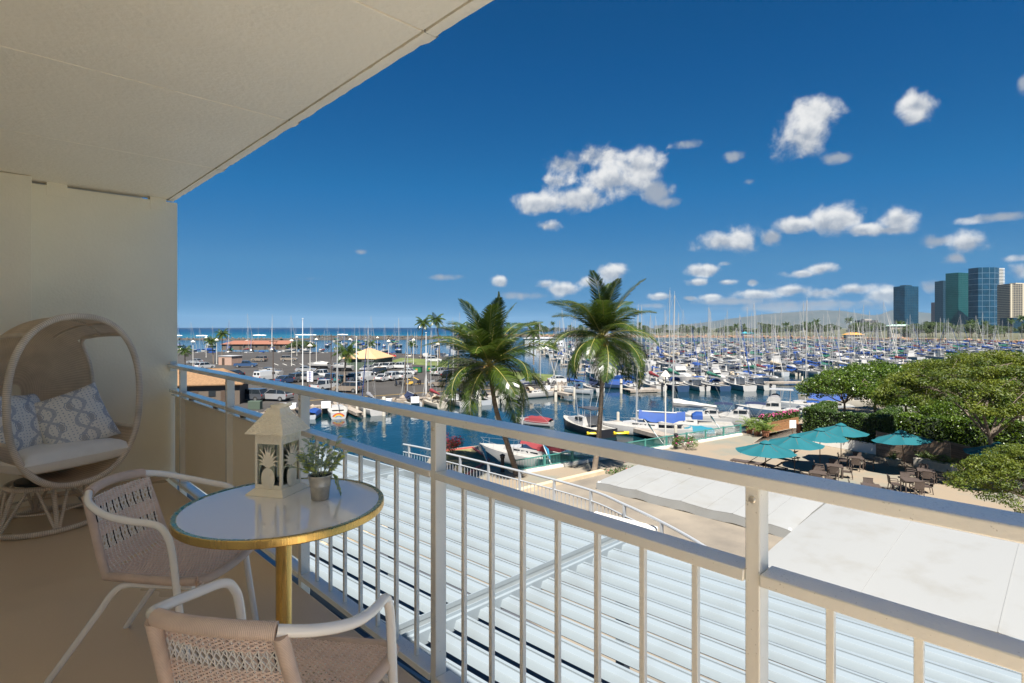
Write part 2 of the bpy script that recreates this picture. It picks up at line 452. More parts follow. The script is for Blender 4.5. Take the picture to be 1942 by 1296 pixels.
# ceiling: cast panels side by side, a narrow joint between them, and a drip edge
YE = -.85                                    # roof cut short here so sun on the added unseen deck bounces in
ce = struct(MB().box((.19, (YE + YW + .2) / 2, CZ + .15), (2.30, YW + .2 - YE, .25)).build('ceiling', [M_GAP], smooth=False))
seams = [YE, .50, 1.83, 3.16, 4.49, YW + .1]
for a, b in zip(seams, seams[1:]):
    rj = random.Random(int(a * 100)); n = 26
    m = MB().box(((-.9 + 1.282) / 2, (a + b) / 2, CZ + .02), (1.282 + .9, b - a - .009, .04))
    m.build('ceiling_panel', [M_CEIL], ce, bevel=.0025)
    P = []
    for i in range(n + 1):                   # hand-trowelled outer lip of each panel
        y = a + .003 + (b - a - .006) * i / n
        e = 1.352 + rj.uniform(-.003, .003) + (.013 if i in (0, 1) else 0)
        zl = CZ + rj.uniform(-.0025, .0015)
        P.append([(1.294, y, CZ + .06), (1.294, y, zl), (e - .008, y, zl), (e, y, zl + .009), (e + .004, y, CZ + .20)])
    MB().grid(P).build('drip_edge', [M_CEIL], ce, angle=60)
# end wall between two balconies, with a pilaster and the fixing plates under the ceiling
wl_ = MB().box(((-.9 + 1.357) / 2, YW + .06, (CZ - .027) / 2 - .11), (2.257, .12, CZ - .027 + .22))
wall = struct(wl_.build('wall_end', [M_PAINT], bevel=.004))
MB().box(((-.9 + .325) / 2, YW - .0795, CZ / 2 - .002), (1.225, .159, CZ - .006)).build('pilaster', [M_PAINT], wall, bevel=.004)
for a, b in ((.424, .556), (1.14, 1.268)):
    MB().box(((a + b) / 2, YW + .05, CZ - .055), (b - a, .106, .11)).build('fixing_plate', [M_PAINT], wall, bevel=.002)
MB().box((.8, YW - .01, .02), (.95, .016, .04)).build('skirting', [M_FLOOR], wall)
# the room side: wall behind the viewpoint, pale curtains added to bounce light
rw = struct(MB().box((-.97, (YE + .1 + YW) / 2, CZ / 2), (.14, YW - YE - .1, CZ)).build('wall_room', [M_PAINT]))
rp = MB()
M_BOUNCE = mat('bounce_curtain', (.80, .76, .68), .8)
for y in (.2, 2.3, 4.4): MB().box((-.893, y, 1.1), (.012, 1.9, 2.1)).build('added_curtain', [M_BOUNCE], rw)
# rest of the hotel; its unseen roof is kept low so sun reaches the pergola
M_HOTEL = mat('hotel_paint', (.72, .69, .62), .7, var=.05, vscale=.4)
hb = struct(MB().box((-8.6, 17.1, (ZT + 2.9) / 2 - .02), (15.0, 36, 2.9 - ZT)).build('building_hotel', [M_HOTEL], smooth=False))
MB().box((-7.4, 17.1, 3.04), (17.5, 36.2, .2)).build('roof_slab', [M_HOTEL], hb, smooth=False)
for yy in (20.0,): MB().box((.1, yy, 2.695), (2.2, 27.0, .25)).build('balcony_slab', [M_HOTEL], hb, smooth=False)

# ---------------------------------------------------------------- railing
def rail_material():
    m = mat('railing_paint', (.80, .785, .72), .30, coat=1.0, bump=.15, bscale=120, var=.03, vscale=4)
    nt = m.node_tree; b = _bs(m)
    old = b.inputs['Base Color'].links[0].from_socket
    t = nt.nodes.new('ShaderNodeTexCoord'); geo = nt.nodes.new('ShaderNodeNewGeometry')
    def noise(s, lo, hi, dt=3):
        n = nt.nodes.new('ShaderNodeTexNoise'); n.inputs['Scale'].default_value = s; n.inputs['Detail'].default_value = dt
        nt.links.new(t.outputs['Object'], n.inputs['Vector'])
        r = nt.nodes.new('ShaderNodeMapRange'); r.inputs['From Min'].default_value = lo; r.inputs['From Max'].default_value = hi
        nt.links.new(n.outputs[0], r.inputs['Value']); return r.outputs[0]
    def mul(a, c):
        k = nt.nodes.new('ShaderNodeMath'); k.operation = 'MULTIPLY'
        for i, x in enumerate((a, c)):
            if isinstance(x, float): k.inputs[i].default_value = x
            else: nt.links.new(x, k.inputs[i])
        return k.outputs[0]
    sx = nt.nodes.new('ShaderNodeSeparateXYZ'); nt.links.new(geo.outputs['Normal'], sx.inputs[0])
    up = nt.nodes.new('ShaderNodeMapRange'); up.inputs['From Min'].default_value = .6; up.inputs['From Max'].default_value = .95; nt.links.new(sx.outputs[2], up.inputs['Value'])
    soot = mul(mul(noise(260, .56, .64, 2), noise(3.1, .45, .62)), up.outputs[0])        # soot settled on the upper faces
    spots = noise(130, .735, .76, 1)
    rust = mul(noise(40, .68, .76, 4), noise(2.3, .55, .72))
    last = old
    for fac, cc, k in ((soot, (.28, .28, .30), .4), (spots, (.22, .19, .14), .4), (rust, (.42, .32, .20), .5)):
        mx = nt.nodes.new('ShaderNodeMix'); mx.data_type = 'RGBA'; nt.links.new(mul(fac, k), mx.inputs[0]); nt.links.new(last, mx.inputs[6]); mx.inputs[7].default_value = (*cc, 1); last = mx.outputs[2]
    nt.links.new(last, b.inputs['Base Color'])
    return m
M_RAIL = rail_material()
M_PANEL = mat('cream_infill_panel', (.88, .81, .66), .6, var=.03, vscale=2)
M_BOLT = mat('bolt_steel', (.62, .58, .50), .35, metal=.6)
rl = thing('balcony_railing', 'cream painted metal balcony railing with posts, balusters and solid end panels', 'railing', (1.32, 0, 0))
posts = [.53 + 1.24 * k for k in range(-4, 5)]
MB().box((0, .42, 1.052 - .0145), (.10, 10.83, .029)).build('top_rail', [M_RAIL], rl, bevel=.004)
me_post = MB().box((0, 0, .42), (.053, .034, 1.205)).mesh('post', [M_RAIL])
me_bal = MB().box((0, 0, .4135), (.016, .016, .767)).mesh('baluster', [M_RAIL])
me_bolt = MB().lathe([(0, .004), (.006, .0035), (.0085, .001), (.0085, -.002)], 12).mesh('bolt', [M_BOLT])
for i, y in enumerate(posts):
    put('post', me_post, rl, (-.004, y, 0), bevel=.003)
    b = put('bolt', me_bolt, rl, (-.0315, y, .992)); b.rotation_euler = (0, R(-90), 0)
for a, b in zip(posts, posts[1:] + [5.835]):
    ln = b - a - .036
    yc = (a + b) / 2
    MB().box((0, yc, .826 - .014), (.074, ln, .028)).build('mid_rail', [M_RAIL], rl, bevel=.003)
    MB().box((0, yc, .028 - .014), (.074, ln, .028)).build('bottom_rail', [M_RAIL], rl, bevel=.003)
    if a > 2.9:
        MB().box((.012, yc, .415), (.008, ln - .004, .70)).build('infill_panel', [M_PANEL], rl, bevel=.002)
        MB().box((.0, yc, .772), (.045, ln - .002, .008)).build('panel_ledge', [M_RAIL], rl)
        for q in (.22, .76):
            if ln > .6: MB().box((-.01, a + .017 + ln * (1 - q), .786), (.03, .03, .016)).build('panel_clip', [mat('rusty_clip', (.16, .12, .09), .6)], rl)
    else:
        for k in range(1, 8): put('baluster', me_bal, rl, (0, a + 1.24 * k / 8, 0), bevel=.0015)
MB().box((.0, 5.843, 1.03), (.05, .012, .09)).build('wall_bracket', [M_RAIL], rl)

# ---------------------------------------------------------------- bistro table
M_BRASS = mat('brushed_brass', (.72, .50, .17), .26, metal=1.0, bump=.08, bscale=300, rvar=.15, vscale=40, stretch=(1, 1, .05))
def marble():
    m = mat('white_marble', (.90, .89, .865), .06, coat=.6, spec=.7, c2=(.80, .79, .77), vscale=3.2, thr=(.60, .76), detail=7)
    return m
tb = thing('bistro_table', 'round marble bistro table with brass rim and brass pedestal', 'table', C(2.04, -.841))
MB().lathe([(0, .7385), (.351, .7385), (.351, .72), (0, .72)], 72).build('tabletop', [marble()], tb)
MB().lathe([(.340, .7387), (.346, .7389), (.350, .7402), (.357, .7403), (.3595, .738), (.36, .733), (.36, .716), (.357, .7125), (.3482, .712), (.3, .7135)], 72).build('rim', [M_BRASS], tb)
MB().lathe([(.028, .03), (.028, .70), (.06, .705), (.12, .713), (.12, .719), (0, .719)], 28).build('pedestal', [M_BRASS], tb)
MB().lathe([(0, 0), (.205, 0), (.21, .004), (.21, .014), (.2, .018), (.05, .024), (.03, .04)], 48).build('base', [M_BRASS], tb)

# ---------------------------------------------------------------- lantern
M_LAN = mat('chipped_cream_metal', (.90, .83, .66), .42, c2=(.74, .61, .40), vscale=16, thr=(.60, .78), bump=.15, bscale=60)
M_LGL = mat('lantern_glass', (.86, .93, .90), .02, trans=1.0)
va = C(.97, .25); lrz = math.atan2(va.y, va.x)
ln_ = thing('lantern', 'cream metal lantern with pineapple cutouts and glass panes on the table', 'lantern', tuple(C(2.205, -.9305, .7395)), lrz)
w2 = .06
def frustum(mb, w0, z0, w1, z1, mi=0):
    V = [(-w0, -w0, z0), (w0, -w0, z0), (w0, w0, z0), (-w0, w0, z0), (-w1, -w1, z1), (w1, -w1, z1), (w1, w1, z1), (-w1, w1, z1)]
    mb.add(V, [(0, 3, 2, 1), (4, 5, 6, 7), (0, 1, 5, 4), (1, 2, 6, 5), (2, 3, 7, 6), (3, 0, 4, 7)], mi)
m = MB(); frustum(m, .085, .0, .084, .003); frustum(m, .084, .003, .063, .022); m.build('base', [M_LAN], ln_)
for x in (-1, 1):
    for y in (-1, 1): MB().box((x * (w2 - .005), y * (w2 - .005), .129), (.0105, .0105, .215)).build('corner_post', [M_LAN], ln_, bevel=.001)
for k in range(4):
    Mx = Matrix.Rotation(R(90 * k), 4, 'Z')
    m = MB(); m.M = Mx
    m.box((0, -w2 + .003, .03), (.108, .005, .017)); m.build('lower_band', [M_LAN], ln_); m = MB(); m.M = Mx; m.box((0, -w2 + .003, .2155), (.108, .005, .037)); m.build('upper_band', [M_LAN], ln_); m = MB(); m.M = Mx
    for q in range(3):                       # punched band: crosses and studs
        xq = -.036 + .036 * q
        m.bar((xq - .014, -w2 - .0005, .202), (xq + .014, -w2 - .0005, .230), .002, .003); m.bar((xq - .014, -w2 - .0006, .230), (xq + .014, -w2 - .0006, .202), .002, .003)
    stuff(m.build('punched_crosses', [M_LAN], ln_))
    m = MB(); m.M = Mx; m.box((0, -w2 + .007, .118), (.104, .0015, .16)); m.build('glass_pane', [M_LGL], ln_, smooth=False)
    # pineapple relief: quilted oval and a crown of blades
    m = MB(); m.M = Mx; P = []; nu, nv = 22, 28
    for i in range(nu + 1):
        t = i / nu; zz = .022 + .088 * t; hw = .030 * max(0, 1 - abs(2 * t - .92) ** 2.4) ** .5 if 0 < i < nu else .001
        row = []
        for j in range(nv + 1):
            s_ = -1 + 2 * j / nv; xx = hw * s_
            q = abs(math.sin((xx + zz) * 330)) * abs(math.sin((xx - zz) * 330))
            row.append((xx, -w2 - .001 - .005 * max(0, 1 - s_ * s_) ** .5 - .0022 * q, zz))
        P.append(row)
    m.grid(P, flip=True)
    m.build('pineapple', [M_LAN], ln_, angle=80)
    m = MB(); m.M = Mx
    for (ang, L_, z0, bend) in ((0, .078, .108, 0), (9, .08, .108, 8), (-9, .08, .108, -8), (20, .08, .107, 26), (-20, .08, .107, -26), (34, .072, .107, 42), (-34, .072, .107, -42),
                                (48, .062, .105, 55), (-48, .062, .105, -55), (60, .048, .104, 70), (-60, .048, .104, -70)):
        px, pz, a = 0.0, z0, R(ang * .6); rows = []
        for i in range(9):
            t = i / 8; wd = .0048 * math.sin(math.pi * min(1, .25 + .75 * t)) + .0006
            cx_, cz_ = math.cos(a), math.sin(a)
            rows.append([(px - wd * cx_, -w2 - .002, pz + wd * cz_), (px, -w2 - .0055, pz), (px + wd * cx_, -w2 - .002, pz - wd * cz_)])
            px += math.sin(a) * L_ / 8; pz += math.cos(a) * L_ / 8; a += R(bend) / 8 * 1.3
            px = max(-.052, min(.052, px)); pz = min(pz, .197)
        m.grid(rows)
    m.build('pineapple_crown', [M_LAN], ln_, angle=80)
m = MB(); frustum(m, .085, .236, .086, .2395); frustum(m, .086, .2395, .033, .318); frustum(m, .033, .318, .030, .331)
roof = m.build('roof', [M_LAN], ln_)
for k in range(4):
    m = MB(); m.M = Matrix.Rotation(R(90 * k), 4, 'Z')
    for row in range(5):
        t = .10 + .18 * row; zz = .2395 + .0785 * t; hw = .086 - .053 * t
        n = max(4, int(hw * 2 / .0105)); pts = []
        for i in range(n + 1):
            x = -hw * .93 + hw * 1.86 * i / n; dz = .005 if i % 2 else -.003
            tt = t + dz / .0785; pts.append((x, -(.086 - .053 * tt) - .0009, .2395 + .0785 * tt))
        m.tube(pts, .0021, 5, caps=False)
    m.build('roof_chevrons', [M_LAN], roof)
m = MB(); hp = cr([(-.031, 0, .325), (-.033, -.024, .337), (-.012, -.052, .347), (.016, -.052, .347), (.034, -.024, .337), (.031, 0, .325)], 6)
m.grid([[p + Vector((0, 0, -.006)), p + Vector((0, 0, .006))] for p in hp]); m.grid([[p + Vector((0, .0012, -.006)), p + Vector((0, .0012, .006))] for p in hp], flip=True)
m.build('handle', [M_LAN], ln_)
m = MB(); m.lathe([(.0, .322), (.026, .322), (.03, .332), (.029, .345), (.0275, .345), (.026, .333)], 24); m.build('collar', [M_LAN], ln_)

# ---------------------------------------------------------------- potted plant
M_ZINC = mat('galvanised_zinc', (.50, .47, .41), .42, metal=.85, c2=(.66, .62, .54), vscale=30, bump=.1, bscale=70)
pp = thing('potted_plant', 'small sage-green artificial plant in a galvanised pot on the table', 'plant', tuple(C(2.10, -.728, .7395)))
MB().lathe([(0, .001), (.031, .001), (.0325, .003), (.0365, .048), (.038, .05), (.0385, .055), (.0375, .058), (.043, .088), (.0445, .09), (.0442, .093), (.042, .0925), (.0405, .085), (.0, .083)], 32).build('pot', [M_ZINC], pp)
lm = leafmat('sage_leaf', (.22, .30, .20), (.50, .58, .47), 60, .25, .55)
m = MB(); ms = MB(); rr = random.Random(5)
def leaf(mb, p, dirv, L_, W_, rr, fold=.25, mi=0):
    dirv = dirv.normalized(); side = dirv.cross(Vector((0, 0, 1)))
    side = side.normalized() if side.length > .05 else Vector((1, 0, 0))
    side = Matrix.Rotation(rr.uniform(-.9, .9), 3, dirv) @ side
    nrm = side.cross(dirv); a = p; c_ = p + dirv * L_ - nrm * L_ * .18
    q = p + dirv * L_ * .33 + nrm * L_ * .06; q2 = p + dirv * L_ * .68
    mb.add([a, q + side * W_ * .42 + nrm * W_ * fold, q2 + side * W_ * .46 + nrm * W_ * fold, c_, q2 - side * W_ * .46 + nrm * W_ * fold, q - side * W_ * .42 + nrm * W_ * fold, q, q2 - nrm * L_ * .03],
           [(0, 6, 1), (6, 7, 2, 1), (7, 3, 2), (0, 5, 6), (6, 5, 4, 7), (7, 4, 3)], mi)
for s_ in range(24):
    a = rr.uniform(0, 6.28); tilt = rr.uniform(.12, 1.05); H = rr.uniform(.08, .135) * (1.0 if tilt < .75 else .85)
    base = Vector((.016 * math.cos(a), .016 * math.sin(a), .085)); p = base.copy(); dv = Vector((math.cos(a) * math.sin(tilt), math.sin(a) * math.sin(tilt), math.cos(tilt)))
    pts = [p.copy()]
    for i in range(7):
        p = p + dv * H / 6.5; dv = (dv + Vector((0, 0, -.05 if tilt > .7 else -.01)) + Vector((rr.uniform(-.08, .08), rr.uniform(-.08, .08), 0))).normalized(); pts.append(p.copy())
        if i > 0:
            for k in range(2):
                b_ = a + rr.uniform(-1.6, 1.6) if i < 6 else rr.uniform(0, 6.28)
                leaf(m, p, dv * .7 + Vector((math.cos(b_), math.sin(b_), rr.uniform(-.1, .5))), rr.uniform(.022, .034), rr.uniform(.012, .017), rr, .15, 1 if rr.random() < .16 else 0)
    ms.tube(pts, .0012, 4)
p = Vector((.04, -.008, .092)); pts = [p.copy()]                       # the trailing sprig
for i in range(7):
    p = p + Vector((.006 - .001 * i, -.002, -.004 - .0018 * i)); pts.append(p.copy())
    for k in range(2): leaf(m, p, Vector((rr.uniform(-.3, 1), rr.uniform(-1, .6), -1.0)), .026, .013, rr, .15, k)
ms.tube(pts, .0012, 4)
m.build('foliage', [lm, leafmat('lime_leaf', (.38, .46, .08), (.56, .62, .18), 60, .3, .5)], pp); ms.build('stems', [mat('pale_stem', (.35, .38, .22), .6)], pp)
MB().lathe([(0, .086), (.041, .086)], 20).build('soil', [mat('dark_moss', (.05, .05, .045), .9)], pp)

# ---------------------------------------------------------------- woven bistro chairs
M_TUBE = mat('white_enamel_tube', (.86, .85, .81), .22, coat=.3)
M_WRAP = uvwave('wrapped_rose_cord', (.76, .61, .51), (.48, .36, .29), 260, 0, .45, .7, .0016, .6)
M_CORD = mat('rose_beige_cord', (.80, .65, .56), .45, var=.06, vscale=30)
M_CORDW = mat('white_cord', (.80, .78, .74), .45)
M_CORDK = mat('black_cord', (.02, .02, .022), .45)
def seat_half(y): return .175 + (.225 - .175) * max(0, min(1, (y + .17) / .40))
def wv(u, s):
    """woven sheet: u -1..1 across, s 0..1 from seat front to back top"""
    path = [(.235, .405, 1), (.20, .432, 1), (.05, .430, 1), (-.09, .422, 1), (-.15, .428, 1), (-.185, .452, 1), (-.205, .50, 1), (-.232, .585, 1), (-.262, .70, 1), (-.268, .722, 1)]
    return path
WPATH = cr([(0, .238, .402), (0, .225, .428), (0, .15, .434), (0, .03, .428), (0, -.09, .422), (0, -.15, .43), (0, -.188, .46), (0, -.21, .52), (0, -.236, .60), (0, -.265, .69), (0, -.275, .722)], 12)
WLEN = [0.0]
for a, b in zip(WPATH, WPATH[1:]): WLEN.append(WLEN[-1] + (b - a).length)
def wpos(u, l):
    i = 0
    lo, hi = 0, len(WLEN) - 1
    while hi - lo > 1:
        md = (lo + hi) // 2
        if WLEN[md] <= l: lo = md
        else: hi = md
    t = (l - WLEN[lo]) / max(1e-6, WLEN[hi] - WLEN[lo]); p = WPATH[lo].lerp(WPATH[hi], min(1, max(0, t))); tg = (WPATH[hi] - WPATH[lo]).normalized()
    hw = seat_half(p.y) if p.z < .44 else .170 + .0 * p.z - (p.z - .44) * .05
    bow = .03 * (u * u) * max(0, (p.z - .46) / .27)                    # the back wraps round
    dip = -.012 * (1 - u * u) if p.z < .44 else 0
    n = Vector((0, -tg.z, tg.y))
    return Vector((u * hw, p.y + bow, p.z + dip)), n, tg
def make_bistro():
    parts = []
    def P_(name, mb, mats, angle=38): parts.append((name, mb.mesh(name, mats, True, angle)))
    half = [(.236, .215, .0), (.238, .165, .30), (.241, .135, .54), (.244, .11, .615), (.249, .07, .648), (.258, -.02, .662), (.252, -.12, .682), (.212, -.215, .712), (.15, -.268, .733)]
    arc = [(.15, -.268, .733), (.08, -.290, .740), (0, -.298, .743), (-.08, -.290, .740), (-.15, -.268, .733)]
    for sx in (1, -1):
        P_('arm_and_front_leg', MB().tube(cr([(sx * x, y, z) for x, y, z in half], 6), .0135, 12), [M_TUBE])
        P_('rear_leg', MB().tube(cr([(sx * .195, .19, .392), (sx * .19, .02, .392), (sx * .186, -.085, .388), (sx * .187, -.14, .355), (sx * .193, -.2, .27), (sx * .21, -.395, .0)], 6), .0125, 10), [M_TUBE])
        P_('back_stile', MB().tube(cr([(sx * .160, -.270, .725), (sx * .167, -.235, .61), (sx * .176, -.195, .48), (sx * .18, -.17, .418)], 5), .0165, 10), [M_WRAP])
        P_('seat_side_rail', MB().tube(cr([(sx * .18, -.175, .418), (sx * .2, -.03, .42), (sx * .222, .13, .423), (sx * .216, .215, .423)], 5), .0165, 10), [M_WRAP])
        P_('arm_joint', MB().tube([(sx * .218, .155, .415), (sx * .236, .158, .412)], .009, 8), [M_TUBE])
    P_('back_rail', MB().tube(cr(arc, 8), .0195, 12), [M_WRAP])
    P_('seat_front_rail', MB().tube(cr([(-.216, .215, .423), (-.16, .238, .416), (0, .245, .408), (.16, .238, .416), (.216, .215, .423)], 6), .0175, 10), [M_WRAP])
    P_('front_stretcher', MB().tube(cr([(-.235, .165, .36), (-.12, .19, .372), (.12, .19, .372), (.235, .165, .36)], 5), .009, 8), [M_TUBE])
    # woven sheet: weft cords over and under the warp
    tot = WLEN[-1]; bands = [(.012, tot - .225), (tot - .168, tot - .108), (tot - .052, tot - .006)]
    mw = MB(); step = .0058; nwarp = 17
    for (a, b) in bands:
        l = a; k = 0
        while l <= b:
            n = nwarp * 2; pts = []
            for i in range(n + 1):
                u = -1 + 2 * i / n
                p, nn, tg = wpos(u, l + .0016 * math.sin(u * 9 + k)); pts.append(p + nn * (.0026 * math.cos(math.pi * (i + k))))
            mw.tube(pts, .0026, 4, caps=False); l += step; k += 1
    P_('weave', mw, [M_CORD], 80)
    mk = MB()
    for i in range(nwarp):                    # warp: white cords, a black one beside every second
        u = -1 + 2 * (i + .5) / nwarp
        mk.tube([wpos(u, .006 + (tot - .012) * j / 46)[0] for j in range(47)], .0017, 4, 0, caps=False)
        for (a, b) in ((tot - .225, tot - .168), (tot - .108, tot - .052)):     # open bands with crossing cords
            du = 2 / nwarp
            for s_ in (-1, 1):
                mk.tube([wpos(max(-1, min(1, u + s_ * du * (t - .5) * 1.9)), a + (b - a) * t)[0] + wpos(u, a)[1] * (.002 * s_) for t in (0, .25, .5, .75, 1)], .0017, 4, 0, caps=False)
            if i % 2 == 0: mk.tube([wpos(u + du * .5 + .02 * math.sin(t * 3), a + (b - a) * t)[0] - wpos(u, a)[1] * .003 for t in (0, .25, .5, .75, 1)], .002, 4, 1, caps=False)
    P_('warp_cords', mk, [M_CORDW, M_CORDK], 80)
    return parts
BIS = make_bistro()
def bistro(label, dep, lat, hd, ):
    t = thing('bistro_chair', label, 'chair', tuple(C(dep, lat, 0)), hd, 'woven bistro chairs on the balcony')
    for n, me in BIS: put(n, me, t)
bistro('white tube bistro chair with rose woven seat, between egg chair and table', 2.335, -1.405, heading(-.05, 1.0))
bistro('white tube bistro chair with rose woven back, cut off by the bottom edge', 1.49, -.607, heading(1.0, .19))

# ---------------------------------------------------------------- wicker egg chair
M_CANE = uvwave('wrapped_cane', (.80, .70, .57), (.50, .41, .31), 85, 0, .6, .7, .003, .6)
M_WICK = uvwave('woven_wicker', (.84, .72, .58), (.50, .40, .30), 150, 170, .65, .8, .004, .45)
_nt = M_WICK.node_tree; _o = next(n for n in _nt.nodes if n.type == 'OUTPUT_MATERIAL'); _tr = _nt.nodes.new('ShaderNodeBsdfTranslucent'); _tr.inputs[0].default_value = (.80, .64, .46, 1); _ms = _nt.nodes.new('ShaderNodeMixShader'); _ms.inputs[0].default_value = .35
_nt.links.new(_bs(M_WICK).outputs[0], _ms.inputs[1]); _nt.links.new(_tr.outputs[0], _ms.inputs[2]); _nt.links.new(_ms.outputs[0], _o.inputs['Surface'])   # light comes through the open weave
eg = thing('egg_chair', 'beige wicker egg chair with canopy on a round stand by the wall', 'chair', tuple(C(3.93, -3.31, 0)), heading(-.39, .92))
ZC, AH, BH, YF, DP = .895, .405, .570, .39, .80
def shell(ph, s_):
    c_, q = math.cos(ph), math.sin(ph); p = 2 / 2.35
    w = max(0, 1 - s_ ** 2.9) ** .5; h = max(0, 1 - s_ ** 3.2) ** .5
    x = AH * w * math.copysign(abs(c_) ** p, c_); z = ZC + BH * (h if q > 0 else max(0, 1 - s_ ** 2.4) ** .5) * math.copysign(abs(q) ** p, q)
    return Vector((x, YF - DP * s_, z))
PH1, PH2, S1 = R(-22), R(48), .60            # the open sides
NS, NP = 60, 64
def band(name, p0, p1, s0, s1, n1, n2, rib=0.0):
    P = []
    for i in range(n1 + 1):
        row = []
        for j in range(n2 + 1):
            ph = p0 + (p1 - p0) * i / n1; s_ = s0 + (s1 - s0) * j / n2
            row.append(shell(ph, s_))
        P.append(row)
    MB().grid(P, us=(p1 - p0) / 6.28 , vs=(s1 - s0)).build(name, [M_WICK], eg, angle=80)
band('canopy', PH2, math.pi - PH2, 0.0, S1, 40, 24)
band('bucket', math.pi - PH1, 2 * math.pi + PH1, 0.0, S1, 56, 24)
band('back_panel', 0, 2 * math.pi, S1, .995, 96, 26)
hoop = [shell(2 * math.pi * i / 72, 0) for i in range(72)]
MB().tube(hoop, .021, 12, closed=True).build('hoop', [M_CANE], eg)
for sx in (0, 1):
    f_ = (lambda ph: math.pi - ph) if sx else (lambda ph: ph)
    pts = [shell(f_(PH1), S1 * t / 8) for t in range(8)] + [shell(f_(PH1 + R(6)), S1 * .99)] + [shell(f_(PH1 + (PH2 - PH1) * t / 8), S1) for t in range(2, 7)] + [shell(f_(PH2 - R(5)), S1 * .97)] + [shell(f_(PH2), S1 * t / 8) for t in range(7, -1, -1)]
    MB().tube(cr(pts, 3), .015, 8).build('side_frame', [M_CANE], eg)
for t in (.3,):
    MB().tube([shell(PH2 + (math.pi - 2 * PH2) * i / 20, t) + Vector((0, 0, -.012)) for i in range(21)], .008, 6).build('canopy_rib', [M_CANE], eg)
for k in (-1, 0, 1):
    MB().tube([shell(R(90 + 24 * k), .02 + (S1 + .1) * i / 12) + Vector((0, 0, -.01)) for i in range(13)], .006, 6).build('canopy_rib', [M_CANE], eg)
def ring(r, z, rad, name): MB().tube([(r * math.cos(2 * math.pi * i / 48), r * math.sin(2 * math.pi * i / 48), z) for i in range(48)], rad, 10, closed=True).build(name, [M_CANE], eg)
ring(.325, .020, .019, 'stand_ring'); ring(.215, .292, .017, 'stand_ring'); ring(.245, .13, .007, 'stand_ring')
MB().lathe([(0, .300), (.17, .300), (.17, .322), (.10, .335), (0, .335)], 28).build('swivel', [mat('black_steel', (.03, .03, .03), .4)], eg)
for k in range(6):
    a = R(60 * k + 14)
    for da, r_ in ((0, .015), (-17, .010), (17, .010)):
        b_ = a + R(da); MB().tube([(.318 * math.cos(a + R(da * .1)), .318 * math.sin(a + R(da * .1)), .025), (.215 * math.cos(b_ + R(da * .4)), .215 * math.sin(b_ + R(da * .4)), .29)], r_, 8).build('stand_leg', [M_CANE], eg)
def pillow_mesh(name, hx, hy, th, mats, pinch=.06, n=26, e=.42, side=False):
    m = MB()
    for sg in (1, -1):
        P = []
        for i in range(n + 1):
            u = -1 + 2 * i / n; row = []
            for j in range(n + 1):
                v = -1 + 2 * j / n
                t = (max(0, 1 - abs(u) ** 2.6) * max(0, 1 - abs(v) ** 2.6)) ** e
                wx = 1 - pinch * (1 - v * v) * abs(u) ** 3; wy = 1 - pinch * (1 - u * u) * abs(v) ** 3
                row.append((hx * u * wx, hy * v * wy, sg * th * t + .006 * math.sin(5 * u + 3 * v) * t))
            P.append(row)
        m.grid(P, mi=(0 if sg > 0 else len(mats) - 1), flip=(sg < 0))
    return m.mesh(name, mats, True, 70)
M_LINEN = mat('cream_linen', (.90, .87, .80), .8, var=.03, vscale=8, bump=.2, bscale=160, sheen=.2)
